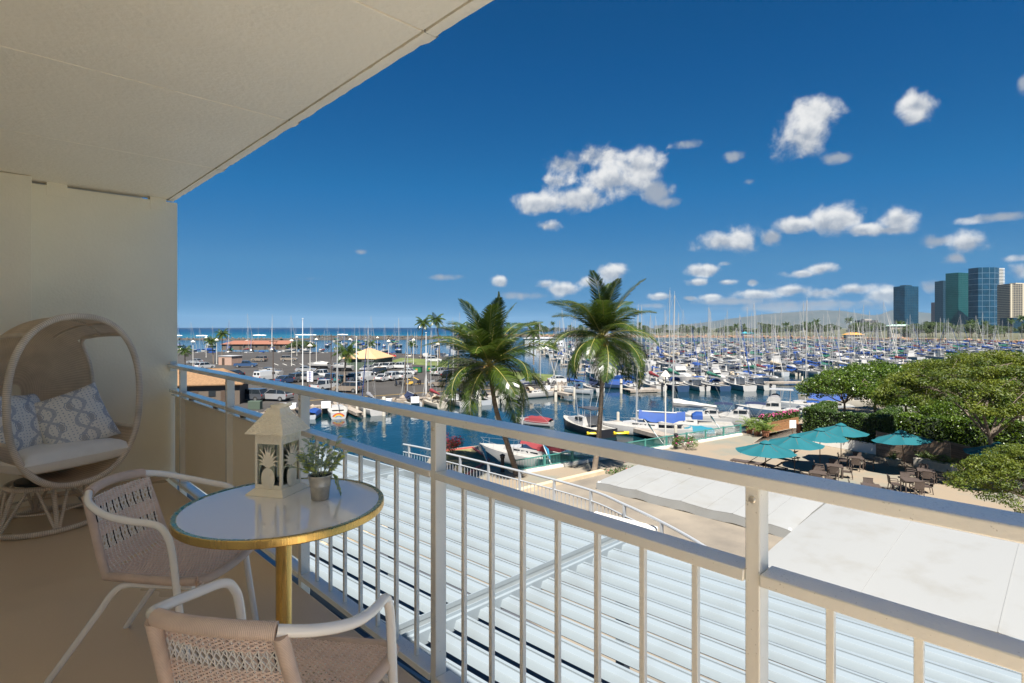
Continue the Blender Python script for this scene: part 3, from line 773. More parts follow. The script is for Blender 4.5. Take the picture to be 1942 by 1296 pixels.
def ikat():
    m = mat('blue_ikat_print', (.82, .79, .72), .8); nt = m.node_tree; b = _bs(m)
    uv = nt.nodes.new('ShaderNodeUVMap'); nz = nt.nodes.new('ShaderNodeTexNoise'); nz.inputs['Scale'].default_value = 14; nz.inputs['Detail'].default_value = 4
    nt.links.new(uv.outputs[0], nz.inputs['Vector'])
    wb = nt.nodes.new('ShaderNodeMix'); wb.data_type = 'RGBA'; wb.inputs[0].default_value = .035; nt.links.new(uv.outputs[0], wb.inputs[6]); nt.links.new(nz.outputs['Color'], wb.inputs[7])
    sp = nt.nodes.new('ShaderNodeSeparateXYZ'); nt.links.new(wb.outputs[2], sp.inputs[0])
    def mt(op, a, c=None, d=None):
        k = nt.nodes.new('ShaderNodeMath'); k.operation = op
        for i, x in enumerate((a, c, d)):
            if x is None: continue
            if isinstance(x, (int, float)): k.inputs[i].default_value = x
            else: nt.links.new(x, k.inputs[i])
        return k.outputs[0]
    def line(v, half): return mt('LESS_THAN', mt('ABSOLUTE', v), half)
    U = mt('MULTIPLY', sp.outputs[0], 2.6); V = mt('MULTIPLY', sp.outputs[1], 1.9)
    # ogee net
    s1 = mt('MULTIPLY', mt('SINE', mt('MULTIPLY', V, 6.283)), .25)
    g1 = mt('SUBTRACT', mt('FRACT', mt('ADD', U, s1)), .5); g2 = mt('SUBTRACT', mt('FRACT', mt('SUBTRACT', U, s1)), .5)
    net = mt('MAXIMUM', line(g1, .075), line(g2, .075)); netc = mt('MAXIMUM', line(g1, .03), line(g2, .03))
    # medallions
    row = mt('FLOOR', mt('MULTIPLY', V, 2)); off = mt('MULTIPLY', mt('MODULO', row, 2), .5)
    cx = mt('SUBTRACT', mt('FRACT', mt('ADD', mt('ADD', U, off), .25)), .5); cy = mt('SUBTRACT', mt('FRACT', mt('MULTIPLY', V, 2)), .5)
    rd = mt('SQRT', mt('ADD', mt('POWER', mt('MULTIPLY', cx, 1.9), 2), mt('POWER', cy, 2)))
    ang = mt('ARCTAN2', cy, mt('MULTIPLY', cx, 1.9))
    rp_ = mt('ADD', rd, mt('MULTIPLY', mt('SINE', mt('MULTIPLY', ang, 8)), .03))
    med = mt('MULTIPLY', mt('LESS_THAN', rp_, .36), mt('GREATER_THAN', mt('SINE', mt('MULTIPLY', rp_, 52)), -.05))
    fine = mt('MULTIPLY', mt('MULTIPLY', mt('GREATER_THAN', mt('SINE', mt('MULTIPLY', V, 75)), .55), mt('GREATER_THAN', mt('SINE', mt('MULTIPLY', U, 46)), .5)), mt('GREATER_THAN', rp_, .40))
    fac = mt('MAXIMUM', mt('MULTIPLY', net, .75), mt('MAXIMUM', med, fine)); 
    mx = nt.nodes.new('ShaderNodeMix'); mx.data_type = 'RGBA'; nt.links.new(mt('MULTIPLY', fac, .82), mx.inputs[0]); mx.inputs[6].default_value = (.82, .79, .72, 1); mx.inputs[7].default_value = (.30, .34, .42, 1)
    m2 = nt.nodes.new('ShaderNodeMix'); m2.data_type = 'RGBA'; nt.links.new(mt('MULTIPLY', mt('MULTIPLY', med, mt('LESS_THAN', rp_, .2)), .6), m2.inputs[0]); nt.links.new(mx.outputs[2], m2.inputs[6]); m2.inputs[7].default_value = (.40, .36, .31, 1)
    nt.links.new(m2.outputs[2], b.inputs['Base Color'])
    return m
M_IKAT = ikat()
def egp(x, y, z): 
    h = heading(-.39, .92); b_ = C(3.93, -3.31, 0)
    return (b_.x + x * math.cos(h) - y * math.sin(h), b_.y + x * math.sin(h) + y * math.cos(h), z)
sc_ = MB(); n = 30
for sg in (1, -1):                            # box cushion with crowned faces
    P = []
    for i in range(n + 1):
        u = -1 + 2 * i / n; row = []
        for j in range(n + 1):
            v = -1 + 2 * j / n
            r_ = max(abs(u), abs(v)); t = max(0, 1 - r_ ** 9) ** .5
            sx = (.335 - .05 * (v < 0) * v * v) * (1 - .05 * max(0, abs(u) + abs(v) - 1.4)); x = u * sx; y = v * .315
            tuft = .012 * math.exp(-((u - .1) ** 2 + (v - .2) ** 2) * 20)
            row.append((x, y, sg * (.068 * t + .030 * (1 - u * u) * (1 - v * v)) - (tuft if sg > 0 else 0)))
        P.append(row)
    sc_.grid(P, flip=(sg < 0))
cu = sc_.build('seat_cushion', [M_LINEN], None, angle=70); tag(cu, 'thick cream seat cushion lying in the wicker egg chair', 'cushion')
cu.location = egp(0, .10, .50); cu.rotation_euler = (R(2), 0, heading(-.39, .92))
for (lab, x, y, z, yaw, roll) in (('blue patterned throw pillow half behind the egg chair hoop', .195, .03, .73, 24, -5), ('blue patterned throw pillow in the middle of the egg chair', -.095, .15, .725, -26, 20)):
    o = put('throw_pillow', pillow_mesh('throw_pillow', .215, .215, .115, [M_IKAT, M_LINEN]))
    tag(o, lab, 'pillow', 'patterned pillows in the egg chair')
    o.location = egp(x, y, z)
    o.rotation_euler = (Matrix.Rotation(heading(-.39, .92) + math.pi + R(yaw), 3, 'Z') @ Matrix.Rotation(R(70), 3, 'X') @ Matrix.Rotation(R(roll), 3, 'Z')).to_euler()

# ================================================================ BELOW THE BALCONY
M_WHITE = mat('white_powder_coat', (.80, .81, .81), .35, var=.02, vscale=3)
M_CONC = mat('weathered_concrete', (.235, .20, .155), .85, c2=(.15, .13, .105), vscale=.45, thr=(.40, .68), bump=.4, bscale=12)
M_TILE = mat('shade_toned_grey_tile', (.075, .08, .09), .6, var=.25, vscale=1.4)  # tile coloured dark so the gaps between louvres read as shade
ZD = EYE - 6.8
deck_poly = [Vector(q) for q in ((21.0, 15.7, 0), (16.5, 16.2, 0), (1.3, 16.6, 0), (1.3, -18, 0), (23.4, -18, 0), (23.4, 14.6, 0), (21.2, 14.6, 0))]
struct(MB().prism([(p.x, p.y) for p in deck_poly], ZT - 1, ZD).build('roof_deck', [M_CONC], smooth=False))
tl = [Vector((9.2, 15.0, 0)), Vector((1.5, 15.4, 0)), Vector((1.5, -14, 0)), Vector((9.2, -14, 0))]
tf = MB(); tf.prism([(p.x, p.y) for p in tl], ZD + .004, ZD + .012); struct(tf.build('tile_floor', [M_TILE], smooth=False))
# parapet kerb round the roof deck
pk = struct(MB().bar(Vector((21.0, 15.55, ZD + .08)), Vector((16.5, 16.05, ZD + .08)), .3, .16).bar(Vector((16.5, 16.05, ZD + .079)), Vector((3, 16.4, ZD + .079)), .3, .158).build('kerb_roof', [mat('tan_kerb', (.50, .40, .27), .8, var=.1, vscale=2)], smooth=False))
stub = MB().bar(C(17.6, 2.55, ZD + .46), C(16.2, 4.2, ZD + .46), .42, .92).build('parapet_wall', [mat('white_parapet', (.70, .66, .58), .75, var=.06, vscale=2)], bevel=.05)
tag(stub, 'short white concrete parapet stub beside the grey guardrail', 'wall')

# ---------------------------------------------------------------- louvred pergola
HP = 3.4; ZP = EYE - HP
sd = C(math.cos(R(48.3)), -math.sin(R(48.3))); bd = C(math.cos(R(46.8)), math.sin(R(46.8)))
po = C(6.8, -.46, 0)
pg = thing('louvred_pergola', 'white louvred metal pergola roof just below the balcony railing', 'pergola', (po.x, po.y, ZP))
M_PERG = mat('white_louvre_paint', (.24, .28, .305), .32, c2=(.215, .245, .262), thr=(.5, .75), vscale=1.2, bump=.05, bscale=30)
_o = Vector((0, 0, 0))
def at_p(b, t, z): return sd * b + bd * t + Vector((0, 0, z))
PITCH = .362; BAY = 6.13
prof = [(.0, -.078), (.004, -.088), (.034, -.006), (.040, 0), (.138, .003), (.140, -.014), (.152, -.014), (.154, .010), (.190, .009), (.198, -.012), (.12, -.03), (.03, -.085)]
def slat_mesh(L):
    m = MB(); n = len(prof)
    V = [at_p(0, p[0], p[1]) for p in prof] + [at_p(L, p[0], p[1]) for p in prof]
    F = [tuple(range(n)), tuple(range(2 * n - 1, n - 1, -1))] + [(i, n + i, n + (i + 1) % n, (i + 1) % n) for i in range(n)]
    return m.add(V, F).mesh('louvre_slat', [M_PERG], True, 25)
BEAMG = .16
me_slat = slat_mesh(BAY - 2 * BEAMG + .10)
t0 = -2.62
for k in range(-2, 3):
    b0 = k * BAY
    for i in range(16):
        q = at_p(b0 + BEAMG - .05 + .012 * ((i * 7) % 3), t0 + PITCH * i, 0)
        put('louvre_slat', me_slat, pg, tuple(q))
for k in range(-2, 4):
    for sgn in (-1, 1):
        a = at_p(k * BAY + sgn * .125, t0 - .1, -.035); e = at_p(k * BAY + sgn * .125, t0 + PITCH * 16 + .1, -.035)
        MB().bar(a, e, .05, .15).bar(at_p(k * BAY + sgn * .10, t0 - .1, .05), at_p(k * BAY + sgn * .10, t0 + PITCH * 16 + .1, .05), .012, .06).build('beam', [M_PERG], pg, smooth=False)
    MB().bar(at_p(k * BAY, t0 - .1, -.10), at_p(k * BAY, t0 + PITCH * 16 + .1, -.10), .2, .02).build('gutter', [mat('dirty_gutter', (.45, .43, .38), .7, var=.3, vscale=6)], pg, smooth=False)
    me_pv = MB().lathe([(.0, .004), (.018, .003), (.02, 0)], 10).mesh('pivot_bolt', [M_BOLT])
    if k in (0, 1):
        for i in range(16):
            p = put('pivot_bolt', me_pv, pg, tuple(at_p(k * BAY - .098 - .002, t0 + PITCH * i + .12, .05))); p.rotation_euler = sd.to_track_quat('Z', 'Y').to_euler() if False else (-sd).to_track_quat('Z', 'Y').to_euler()
    for t in (t0 + .1, t0 + PITCH * 16 - .1):
        MB().bar(at_p(k * BAY, t, -.11), at_p(k * BAY, t, ZD - ZP + .012), .16, .16).build('pergola_post', [M_PERG], pg, smooth=False)
for t in (t0 - .12, t0 + PITCH * 16 + .13):
    MB().bar(at_p(-2 * BAY - .2, t, -.07), at_p(3 * BAY + .2, t, -.07), .06, .22).build('edge_beam', [M_PERG], pg, smooth=False)

# ---------------------------------------------------------------- grey steel guardrail on the roof
M_GREY = mat('galvanised_grey', (.42, .44, .46), .4, metal=.3)
gr = thing('roof_guardrail', 'grey steel guardrail bending along the roof edge behind the pergola', 'railing')
gp = [C(26.5, -5.2), C(24.9, -3.25), C(19.8, 2.05), C(17.4, 3.6), C(14.8, 4.72), C(12.4, 5.3)]
ZG = EYE - 5.6
gpath = cr([Vector((p.x, p.y, ZG)) for p in gp], 8)
MB().tube(gpath, .045, 8).build('top_rail', [M_GREY], gr); MB().tube([p - Vector((0, 0, .36)) for p in gpath], .03, 6).build('mid_rail', [M_GREY], gr)
MB().tube([p - Vector((0, 0, 1.05)) for p in gpath], .03, 6).build('bottom_rail', [M_GREY], gr)
acc = 0.0; nxt = .4; npk = 0.0; pkb = MB()
for a, b in zip(gpath, gpath[1:]):
    L_ = (b - a).length; s_ = 0
    while npk <= acc + L_:
        p = a.lerp(b, (npk - acc) / L_); pkb.bar(p - Vector((0, 0, 1.05)), p - Vector((0, 0, .36)), .02, .02); npk += .19
    while nxt <= acc + L_:
        p = a.lerp(b, (nxt - acc) / L_); MB().bar((p.x, p.y, ZD), (p.x, p.y, ZG - .01), .08, .08).build('post', [M_GREY], gr, smooth=False); nxt += 1.75
    acc += L_
stuff(pkb.build('pickets', [M_GREY], gr, smooth=False))

# ---------------------------------------------------------------- white membrane canopies
def fabric():
    m = mat('white_tent_fabric', (.315, .32, .315), .6, c2=(.275, .27, .25), thr=(.52, .78), vscale=.9, detail=8, bump=.3, bscale=1.2)
    nt = m.node_tree; b = _bs(m); out = next(n for n in nt.nodes if n.type == 'OUTPUT_MATERIAL')
    tr = nt.nodes.new('ShaderNodeBsdfTranslucent'); tr.inputs[0].default_value = (.8, .78, .7, 1); ms = nt.nodes.new('ShaderNodeMixShader'); ms.inputs[0].default_value = .18
    nt.links.new(b.outputs[0], ms.inputs[1]); nt.links.new(tr.outputs[0], ms.inputs[2]); nt.links.new(ms.outputs[0], out.inputs['Surface']); return m
M_TENT = fabric()
def canopy(label, x0, x1, y0, y1, z0, z1, seed):
    t = thing('membrane_canopy', label, 'canopy', (x0, y0, 0), 0, 'white membrane canopies on the roof'); rj = random.Random(seed)
    nx, ny = 14, 24; P = []
    for i in range(nx + 1):
        row = []
        for j in range(ny + 1):
            u = i / nx; v = j / ny
            sag = -.05 * math.sin(math.pi * ((v * 4) % 1)) * (1 - u) + rj.uniform(-.008, .008)
            edge = -.10 * (1 - min(1, v * 14)) - .10 * (1 - min(1, (1 - v) * 14))
            row.append(((x1 - x0) * u, (y1 - y0) * v, z0 + (z1 - z0) * (1 - (1 - u) ** 1.7) + sag + edge))
        P.append(row)
    MB().grid(P).build('roof_sheet', [M_TENT], t, angle=80)
    for j in range(3, ny, 3):                 # welded seams between the fabric widths
        MB().tube([Vector(P[i][j]) + Vector((0, 0, .006)) for i in range(nx + 1)], .012, 4).build('seam', [M_TENT], t)
    for (rows, nm) in (([p for p in P[0]], 'valance'), ([r_[0] for r_ in P], 'valance'), ([r_[-1] for r_ in P], 'valance'), ([p for p in P[-1]], 'valance')):
        MB().grid([[Vector(p) - Vector((0, 0, .01)), Vector(p) - Vector((.012 * math.sin(i * 1.7), .012 * math.cos(i), (.33 if rows == P[0] or rows[0] == P[0][-1] else .3) + .02 * math.sin(i * 2.1)))] for i, p in enumerate(rows)]).build('valance', [M_TENT], t, angle=80)
    k = max(2, int((y1 - y0) / 3.5))
    for q in range(k + 1):
        for xx in (.08, x1 - x0 - .08):
            zz = z0 - .05 if xx < 1 else z1 - .05
            MB().box((xx, .08 + (y1 - y0 - .16) * q / k, (ZD + zz) / 2), (.08, .08, zz - ZD)).build('canopy_post', [M_WHITE], t, smooth=False)
canopy('long white fabric canopy ending at the left corner above the terrace', 18.75, 22.6, 6.45, 14.2, EYE - 6.42, EYE - 6.2, 1)
canopy('wide white fabric canopy filling the lower right behind the railing', 15.5, 22.7, -14.0, 6.3, EYE - 6.44, EYE - 6.12, 2)

# ================================================================ TERRACE
M_TERR = mat('tan_stone_paving', (.24, .19, .135), .85, c2=(.175, .175, .142), vscale=.22, thr=(.46, .60), bump=.3, bscale=4, detail=6)
F0, F1 = C(36.9, .18), C(50.4, 20.8)
fdir = (F1 - F0).normalized(); fn = Vector((-fdir.y, fdir.x, 0))
if fn.dot(C(1, 0)) < 0: fn = -fn
ter = [F0 + fn * .35, F1 + fn * .35, C(53.0, 22.4), C(57, 27), C(66, 36), C(74, 60), C(84, 120), C(60, 140), C(0, 60), C(-5, 10), C(20, -16), C(30, -6.5), C(44.2, -6.1), C(45.9, -2.8), C(41.5, -1.2), C(37.6, -.2)]
struct(MB().prism([(p.x, p.y) for p in ter], ZW - 2, ZT).build('terrace', [M_TERR], smooth=False))
# paved quay corner with the red kerb and dry grass
q_ = [C(43.2, -6.0), C(44.9, -3.2), C(40.8, -1.7), C(36.5, -3.0)]
ks = struct(MB().prism([(p.x, p.y) for p in q_], ZT + .004, ZT + .03).build('grass_patch', [mat('dry_grass', (.26, .19, .10), .95, c2=(.13, .15, .05), vscale=.9, bump=1, bscale=20)], smooth=False))
kb = struct(MB().bar(q_[0] + Vector((0, 0, ZT + .06)), q_[1] + Vector((0, 0, ZT + .06)), .16, .12).bar(q_[1] + Vector((0, 0, ZT + .061)), q_[2] + Vector((0, 0, ZT + .061)), .16, .122).bar(q_[2] + Vector((0, 0, ZT + .062)), q_[3] + Vector((0, 0, ZT + .062)), .16, .124).build('kerb_red', [mat('red_kerb_paint', (.46, .11, .09), .7, var=.15, vscale=3)], smooth=False))
struct(MB().bar(F0 - fn * .05 + Vector((0, 0, ZT + .09)), F1 - fn * .05 + Vector((0, 0, ZT + .09)), .34, .18).build('kerb_white', [mat('white_kerb', (.66, .62, .54), .8, var=.08, vscale=2)], smooth=False))
# ---------------------------------------------------------------- teal fence along the water
M_TEAL = mat('teal_fence_paint', (.06, .21, .18), .45, var=.06, vscale=2)
tf_ = thing('teal_fence', 'teal metal picket fence along the edge of the waterside terrace', 'fence', tuple(F0 + Vector((0, 0, ZT + .18))))
Lf = (F1 - F0).length; nb = 10; pb = MB()
for i in range(nb + 1):
    p = fdir * (Lf * i / nb); MB().box((p.x, p.y, .40), (.12, .12, .84), math.atan2(fdir.y, fdir.x)).build('post', [M_TEAL], tf_, smooth=False)
    if i < nb:
        q = fdir * (Lf * (i + 1) / nb)
        MB().bar(p + Vector((0, 0, .74)) + fdir * .06, q + Vector((0, 0, .74)) - fdir * .06, .07, .07).build('top_rail', [M_TEAL], tf_, smooth=False)
        MB().bar(p + Vector((0, 0, .08)) + fdir * .06, q + Vector((0, 0, .08)) - fdir * .06, .05, .05).build('bottom_rail', [M_TEAL], tf_, smooth=False)
        for k in range(1, 19):
            if i > 5 : 
                continue
            r_ = p.lerp(q, k / 19); pb.bar(r_ + Vector((0, 0, .10)), r_ + Vector((0, 0, .71)), .022, .022)
        if i > 5: MB().bar(p + Vector((0, 0, .41)) + fdir * .08, q + Vector((0, 0, .41)) - fdir * .08, .012, .58).build('glass_panel', [mat('fence_glass', (.75, .9, .88), .03, trans=.9, alpha=.35)], tf_, smooth=False)
stuff(pb.build('pickets', [M_TEAL], tf_, smooth=False))

# ---------------------------------------------------------------- parasols
M_CANV = mat('teal_canvas', (.0015, .095, .115), .75, var=.05, vscale=1.2)
M_DWOOD = mat('dark_wood_pole', (.12, .07, .04), .6)
RIM = 2.3
def parasol_meshes():
    n = 8; rad = 1.74; m = MB(); rings = []
    def prof(t, k):                           # t 0 centre .. 1 rim; canvas sags between the ribs
        z = .58 * (1 - t) - .02 * math.sin(math.pi * t)
        return z - (.07 * t * (1 - k) )
    for ti in range(9):
        t = ti / 8; row = []
        for j in range(n * 4):
            a = 2 * math.pi * j / (n * 4); k = abs(math.cos(math.pi * (j % 4) / 4)) if False else abs((j % 4) - 2) / 2
            cut = 1 - (1 - math.cos(math.pi / n)) * (1 - k)
            row.append((rad * t * cut * math.cos(a), rad * t * cut * math.sin(a), RIM + prof(t, k)))
        rings.append(row)
    m.grid(rings, cv=True)
    v = MB(); rings = []
    for t, dz in ((.02, .10), (.12, .075), (.2, .045)):
        rings.append([(rad * t * math.cos(2 * math.pi * j / 24), rad * t * math.sin(2 * math.pi * j / 24), RIM + .58 * (1 - t) + dz) for j in range(24)])
    v.grid(rings, cv=True)
    ribs = []
    for k in range(n):
        a = 2 * math.pi * k / n; c_, s_ = math.cos(a), math.sin(a)
        ribs.append(MB().bar((.05 * c_, .05 * s_, RIM + .54), (1.72 * c_, 1.72 * s_, RIM - .03), .02, .025).bar((.03 * c_, .03 * s_, RIM - .15), (.85 * c_, .85 * s_, RIM + .24), .015, .02).mesh('rib', [M_DWOOD], False))
    return [('canopy', m.mesh('canopy', [M_CANV], True, 18)), ('vent', v.mesh('vent', [M_CANV])), ('pole', MB().lathe([(.028, .05), (.028, RIM + .62), (0, RIM + .70)], 10).mesh('pole', [M_DWOOD])),
            ('base', MB().lathe([(0, 0), (.3, 0), (.3, .06), (.06, .1), (.04, .3), (0, .3)], 20).mesh('base', [mat('parasol_base', (.05, .05, .05), .6)]))] + [('rib', r_) for r_ in ribs]
PAR = parasol_meshes()
for (px, dep, lab, rz, tilt) in ((1452, 33.5, 'teal parasol over the sun loungers, lowest of the row', .2, 0), (1507, 35.6, 'teal parasol second in the row of four from the loungers', .5, 0), (1555, 37.7, 'teal parasol third in the row of four from the loungers', .1, 0),
                                 (1595, 39.6, 'teal parasol in front of the tall clipped hedge', .35, 0), (1718, 36.8, 'tilted teal parasol in front of the wooden screen', .3, -.10), (1898, 33.0, 'teal parasol half hidden by the large yellow-green tree', .6, -.04)):
    p = D(px, dep, ZT); t = thing('parasol', lab, 'parasol', tuple(p), rz, 'teal parasols on the terrace')
    if tilt: t.rotation_euler = (tilt, 0, rz)
    for n, me in PAR: put(n, me, t)
# ---------------------------------------------------------------- wicker dining sets and loungers
M_RATT = mat('dark_brown_rattan', (.075, .055, .045), .6, bump=.5, bscale=60, var=.2, vscale=20)
def rattan_chair():
    L = []
    L.append(('seat', MB().box((0, .02, .43), (.50, .50, .06)).mesh('seat', [M_RATT], False)))
    P = [[(x, -.24 - .06 * t - .02 * math.cos(x * 5), .44 + .46 * t) for x in (-.25, -.12, 0, .12, .25)] for t in (0, .33, .66, 1)]
    Q = [[(x, -.27 - .06 * t - .02 * math.cos(x * 5), .44 + .46 * t) for x in (-.25, -.12, 0, .12, .25)] for t in (0, .33, .66, 1)]
    m = MB().grid(P).grid(Q, flip=True); m.bar((-.26, -.33, .905), (.26, -.33, .905), .05, .03); L.append(('backrest', m.mesh('backrest', [M_RATT], True, 60)))
    for sx in (-1, 1):
        L.append(('armrest', MB().tube(cr([(sx * .27, .26, .40), (sx * .28, .24, .62), (sx * .28, .1, .655), (sx * .27, -.27, .66)], 4), .025, 6).mesh('armrest', [M_RATT])))
        L.append(('leg', MB().bar((sx * .24, .25, 0), (sx * .25, .24, .42), .04, .04).mesh('leg', [M_RATT], False)))
        L.append(('leg', MB().bar((sx * .23, -.30, 0), (sx * .24, -.23, .42), .04, .04).mesh('leg', [M_RATT], False)))
    return L
RCH = rattan_chair()
RTB = [('tabletop', MB().box((0, 0, .725), (.92, .92, .045)).mesh('tabletop', [M_RATT], False))] + [('leg', MB().box((x, y, .35), (.06, .06, .70)).mesh('leg', [M_RATT], False)) for x in (-.4, .4) for y in (-.4, .4)]
words = ['under the parasol by the loungers', 'set second from the loungers', 'set nearest the low white wall', 'set in front of the long planter', 'set beside the yellow-green tree', 'set cut by the railing']
for (px, py, rz, lab) in ((1551, 896, .3, words[0]), (1583, 883, .35, words[1]), (1624, 868, .25, words[2]), (1728, 910, .5, words[3]), (1756, 892, .2, words[4]), (1652, 921, .4, words[5])):
    dep = 9.06 * FPX / (py - 621); p = D(px, dep, ZT)
    t = thing('dining_table', 'square dark wicker table, ' + lab, 'table', tuple(p), rz, 'wicker tables on the terrace')
    for n, me in RTB: put(n, me, t)
    rj = random.Random(px)
    for k in range(4):
        a = rz + k * math.pi / 2 + rj.uniform(-.12, .12); r_ = .72 + rj.uniform(-.03, .14)
        c_ = thing('wicker_chair', 'dark brown wicker armchair at the table, ' + lab, 'chair', (p.x + r_ * math.cos(a), p.y + r_ * math.sin(a), ZT), a + math.pi / 2, 'dark wicker chairs on the terrace')
        for n, me in RCH: put(n, me, c_)
def lounger():
    L = [('frame', MB().bar((-.3, -.95, .30), (-.3, .95, .30), .05, .06).bar((.3, -.95, .30), (.3, .95, .30), .05, .06).bar((-.3, .93, .30), (.3, .93, .30), .05, .06).bar((-.3, -.93, .30), (.3, -.93, .30), .05, .06).mesh('frame', [M_RATT], False)),
         ('seat', MB().box((0, .32, .335), (.58, 1.2, .03)).mesh('seat', [M_RATT], False)), ('backrest', MB().box((0, -.55, .56), (.58, .78, .03), rx=R(-38)).mesh('backrest', [M_RATT], False))]
    for x in (-.28, .28):
        for y in (-.8, .8): L.append(('leg', MB().box((x, y, .14), (.05, .05, .28)).mesh('leg', [M_RATT], False)))
    return L
LNG = lounger()
for i, (px, py, lab) in enumerate(((1413, 884, 'outermost of the loungers towards the fence'), (1438, 888, 'between two other loungers under the parasol'), (1464, 893, 'nearest the dining tables'), (1490, 872, 'behind the first parasol'))):
    t = thing('sun_lounger', 'dark sun lounger on the terrace, ' + lab, 'sun lounger', tuple(G(px, py, ZT)), heading(1, -1.1 + .2 * i), 'sun loungers on the terrace')
    for n, me in LNG: put(n, me, t)

# ---------------------------------------------------------------- foliage tools
M_BARK = mat('grey_brown_bark', (.16, .125, .095), .9, var=.25, vscale=5, bump=.8, bscale=14)
def leaf_cloud(mb, centre, rad, n, size, rr, up=.35, asp=.55, mi=0, shellness=.0):
    for _ in range(n):
        while True:
            v = Vector((rr.uniform(-1, 1), rr.uniform(-1, 1), rr.uniform(-1, 1)))
            if shellness * .8 < v.length <= 1: break
        p = Vector((centre[0] + v.x * rad[0], centre[1] + v.y * rad[1], centre[2] + v.z * rad[2]))
        nrm = Vector((rr.gauss(0, 1), rr.gauss(0, 1), rr.gauss(0, 1) + up * 2)) + v * .8; nrm = nrm.normalized()
        t = nrm.orthogonal().normalized(); t = Matrix.Rotation(rr.uniform(0, 6.28), 3, nrm) @ t; b = nrm.cross(t)
        s_ = size * rr.uniform(.65, 1.3); w = s_ * asp
        mb.add([p - t * s_ * .5, p - t * s_ * .05 + b * w * .5 + nrm * s_ * .08, p + t * s_ * .5, p - t * s_ * .05 - b * w * .5 + nrm * s_ * .08], [(0, 1, 2), (0, 2, 3)], mi)
def tree_parts(seed, H, spread, trunk_h, r0, ntip, per, size, cl, flat=.5, asp=.55, up=.35, extra=0):
    """tapered trunk, forking limbs and leaf clumps at the twig ends"""
    rr = random.Random(seed); tr = MB(); lf = MB(); tips = []
    top = Vector((rr.uniform(-.2, .2), rr.uniform(-.2, .2), trunk_h))
    tr.tube(cr([(0, 0, -.2), (rr.uniform(-.1, .1), rr.uniform(-.1, .1), trunk_h * .5), tuple(top)], 5), [r0 * (1.25 - .06 * i) for i in range(11)], 8)
    nl = 7
    for k in range(nl):
        a = 2 * math.pi * k / nl + rr.uniform(-.3, .3); out = spread * rr.uniform(.55, .95) * (1 if k else .2); hz = trunk_h + (H - trunk_h) * rr.uniform(.35, .85)
        mid = top.lerp(Vector((out * math.cos(a), out * math.sin(a), hz)), rr.uniform(.35, .6)) + Vector((rr.uniform(-.1, .1) * spread, rr.uniform(-.1, .1) * spread, .14 * H * rr.uniform(-.3, 1)))
        end = Vector((out * math.cos(a), out * math.sin(a), hz)); lp = cr([top, mid, end], 5)
        tr.tube(lp, [r0 * .62 * (1 - .085 * i) for i in range(len(lp))], 6)
        for s_ in range(max(2, ntip // nl)):
            st = lp[rr.randint(4, len(lp) - 1)]; b = a + rr.uniform(-1.2, 1.2)
            q = st + Vector((math.cos(b), math.sin(b), rr.uniform(-.15, .75))) * spread * rr.uniform(.2, .45)
            rr2 = math.hypot(q.x, q.y)
            if rr2 > spread: q.x *= spread / rr2; q.y *= spread / rr2
            dome = trunk_h + (H - trunk_h) * math.sqrt(max(0, 1 - (min(rr2, spread) / (spread * 1.12)) ** 2))
            q.z = min(q.z, dome - cl * .3); q.z = max(q.z, trunk_h * .9)
            if rr.random() < .55: q.z = max(q.z, dome - cl * rr.uniform(.3, 1.0))
            tr.tube([st, st.lerp(q, .5) + Vector((0, 0, .1)), q], [r0 * .2, r0 * .13, r0 * .05], 4); tips.append(q)
    for _ in range(extra):                    # fill the top of the crown
        rr_ = spread * math.sqrt(rr.random()) * .98; a = rr.uniform(0, 6.283); dome = trunk_h + (H - trunk_h) * math.sqrt(max(0, 1 - (rr_ / (spread * 1.1)) ** 2)); q = Vector((rr_ * math.cos(a), rr_ * math.sin(a), dome - cl * rr.uniform(.2, 1.3)))
        if tips:
            st = min((p for p in rr.sample(tips, min(12, len(tips)))), key=lambda p: (p - q).length); tr.tube([st, st.lerp(q, .5) + Vector((0, 0, .06)), q], [r0 * .12, r0 * .08, r0 * .04], 3, caps=False)
        tips.append(q)
    for q in tips: leaf_cloud(lf, q, (cl * rr.uniform(.7, 1.25), cl * rr.uniform(.7, 1.25), cl * flat * rr.uniform(.7, 1.2)), per, size, rr, up, asp)
    return tr, lf
M_GLOSSY = leafmat('glossy_green_leaf', (.016, .046, .006), (.13, .20, .016), .9, .3, .35)
M_YELLOW = leafmat('yellow_green_leaf', (.030, .066, .008), (.175, .205, .018), .8, .4, .5)
M_HEDGE = leafmat('hedge_leaf', (.016, .045, .008), (.085, .14, .022), 1.6, .25, .4)
M_DARKLEAF = leafmat('dark_park_leaf', (.03, .055, .014), (.085, .12, .03), .25, .2, .6)
def tree(name, label, loc, tp, leafm, rz=0, group=None, sc=1.0):
    t = thing(name, label, 'tree', loc, rz, group); t.scale = (sc, sc, sc)
    put('trunk', tp[0], t); put('crown', tp[1], t); return t
def meshes(tp, leafm): return (tp[0].mesh('trunk', [M_BARK]), tp[1].mesh('crown', [leafm], False))
TA = meshes(tree_parts(11, 6.2, 4.1, 2.0, .14, 90, 150, .23, .95, .72, extra=60), M_GLOSSY)
TB = meshes(tree_parts(12, 6.0, 4.3, 2.1, .14, 90, 150, .23, .95, .72, extra=65), M_GLOSSY)
tree('broadleaf_tree', 'rounded glossy green tree behind the hedge, with bare trunks showing', tuple(D(1602, 58, ZT)), TA, None, .4, 'glossy green trees behind the hedge', .92)
tree('broadleaf_tree', 'widest glossy green tree, behind the right end of the hedge', tuple(D(1718, 55, ZT)), TB, None, 1.2, 'glossy green trees behind the hedge', 1.0)
tree('broadleaf_tree', 'glossy green tree crown between the two rounded trees', tuple(D(1660, 63, ZT)), TA, None, 2.9, 'glossy green trees behind the hedge', .98)
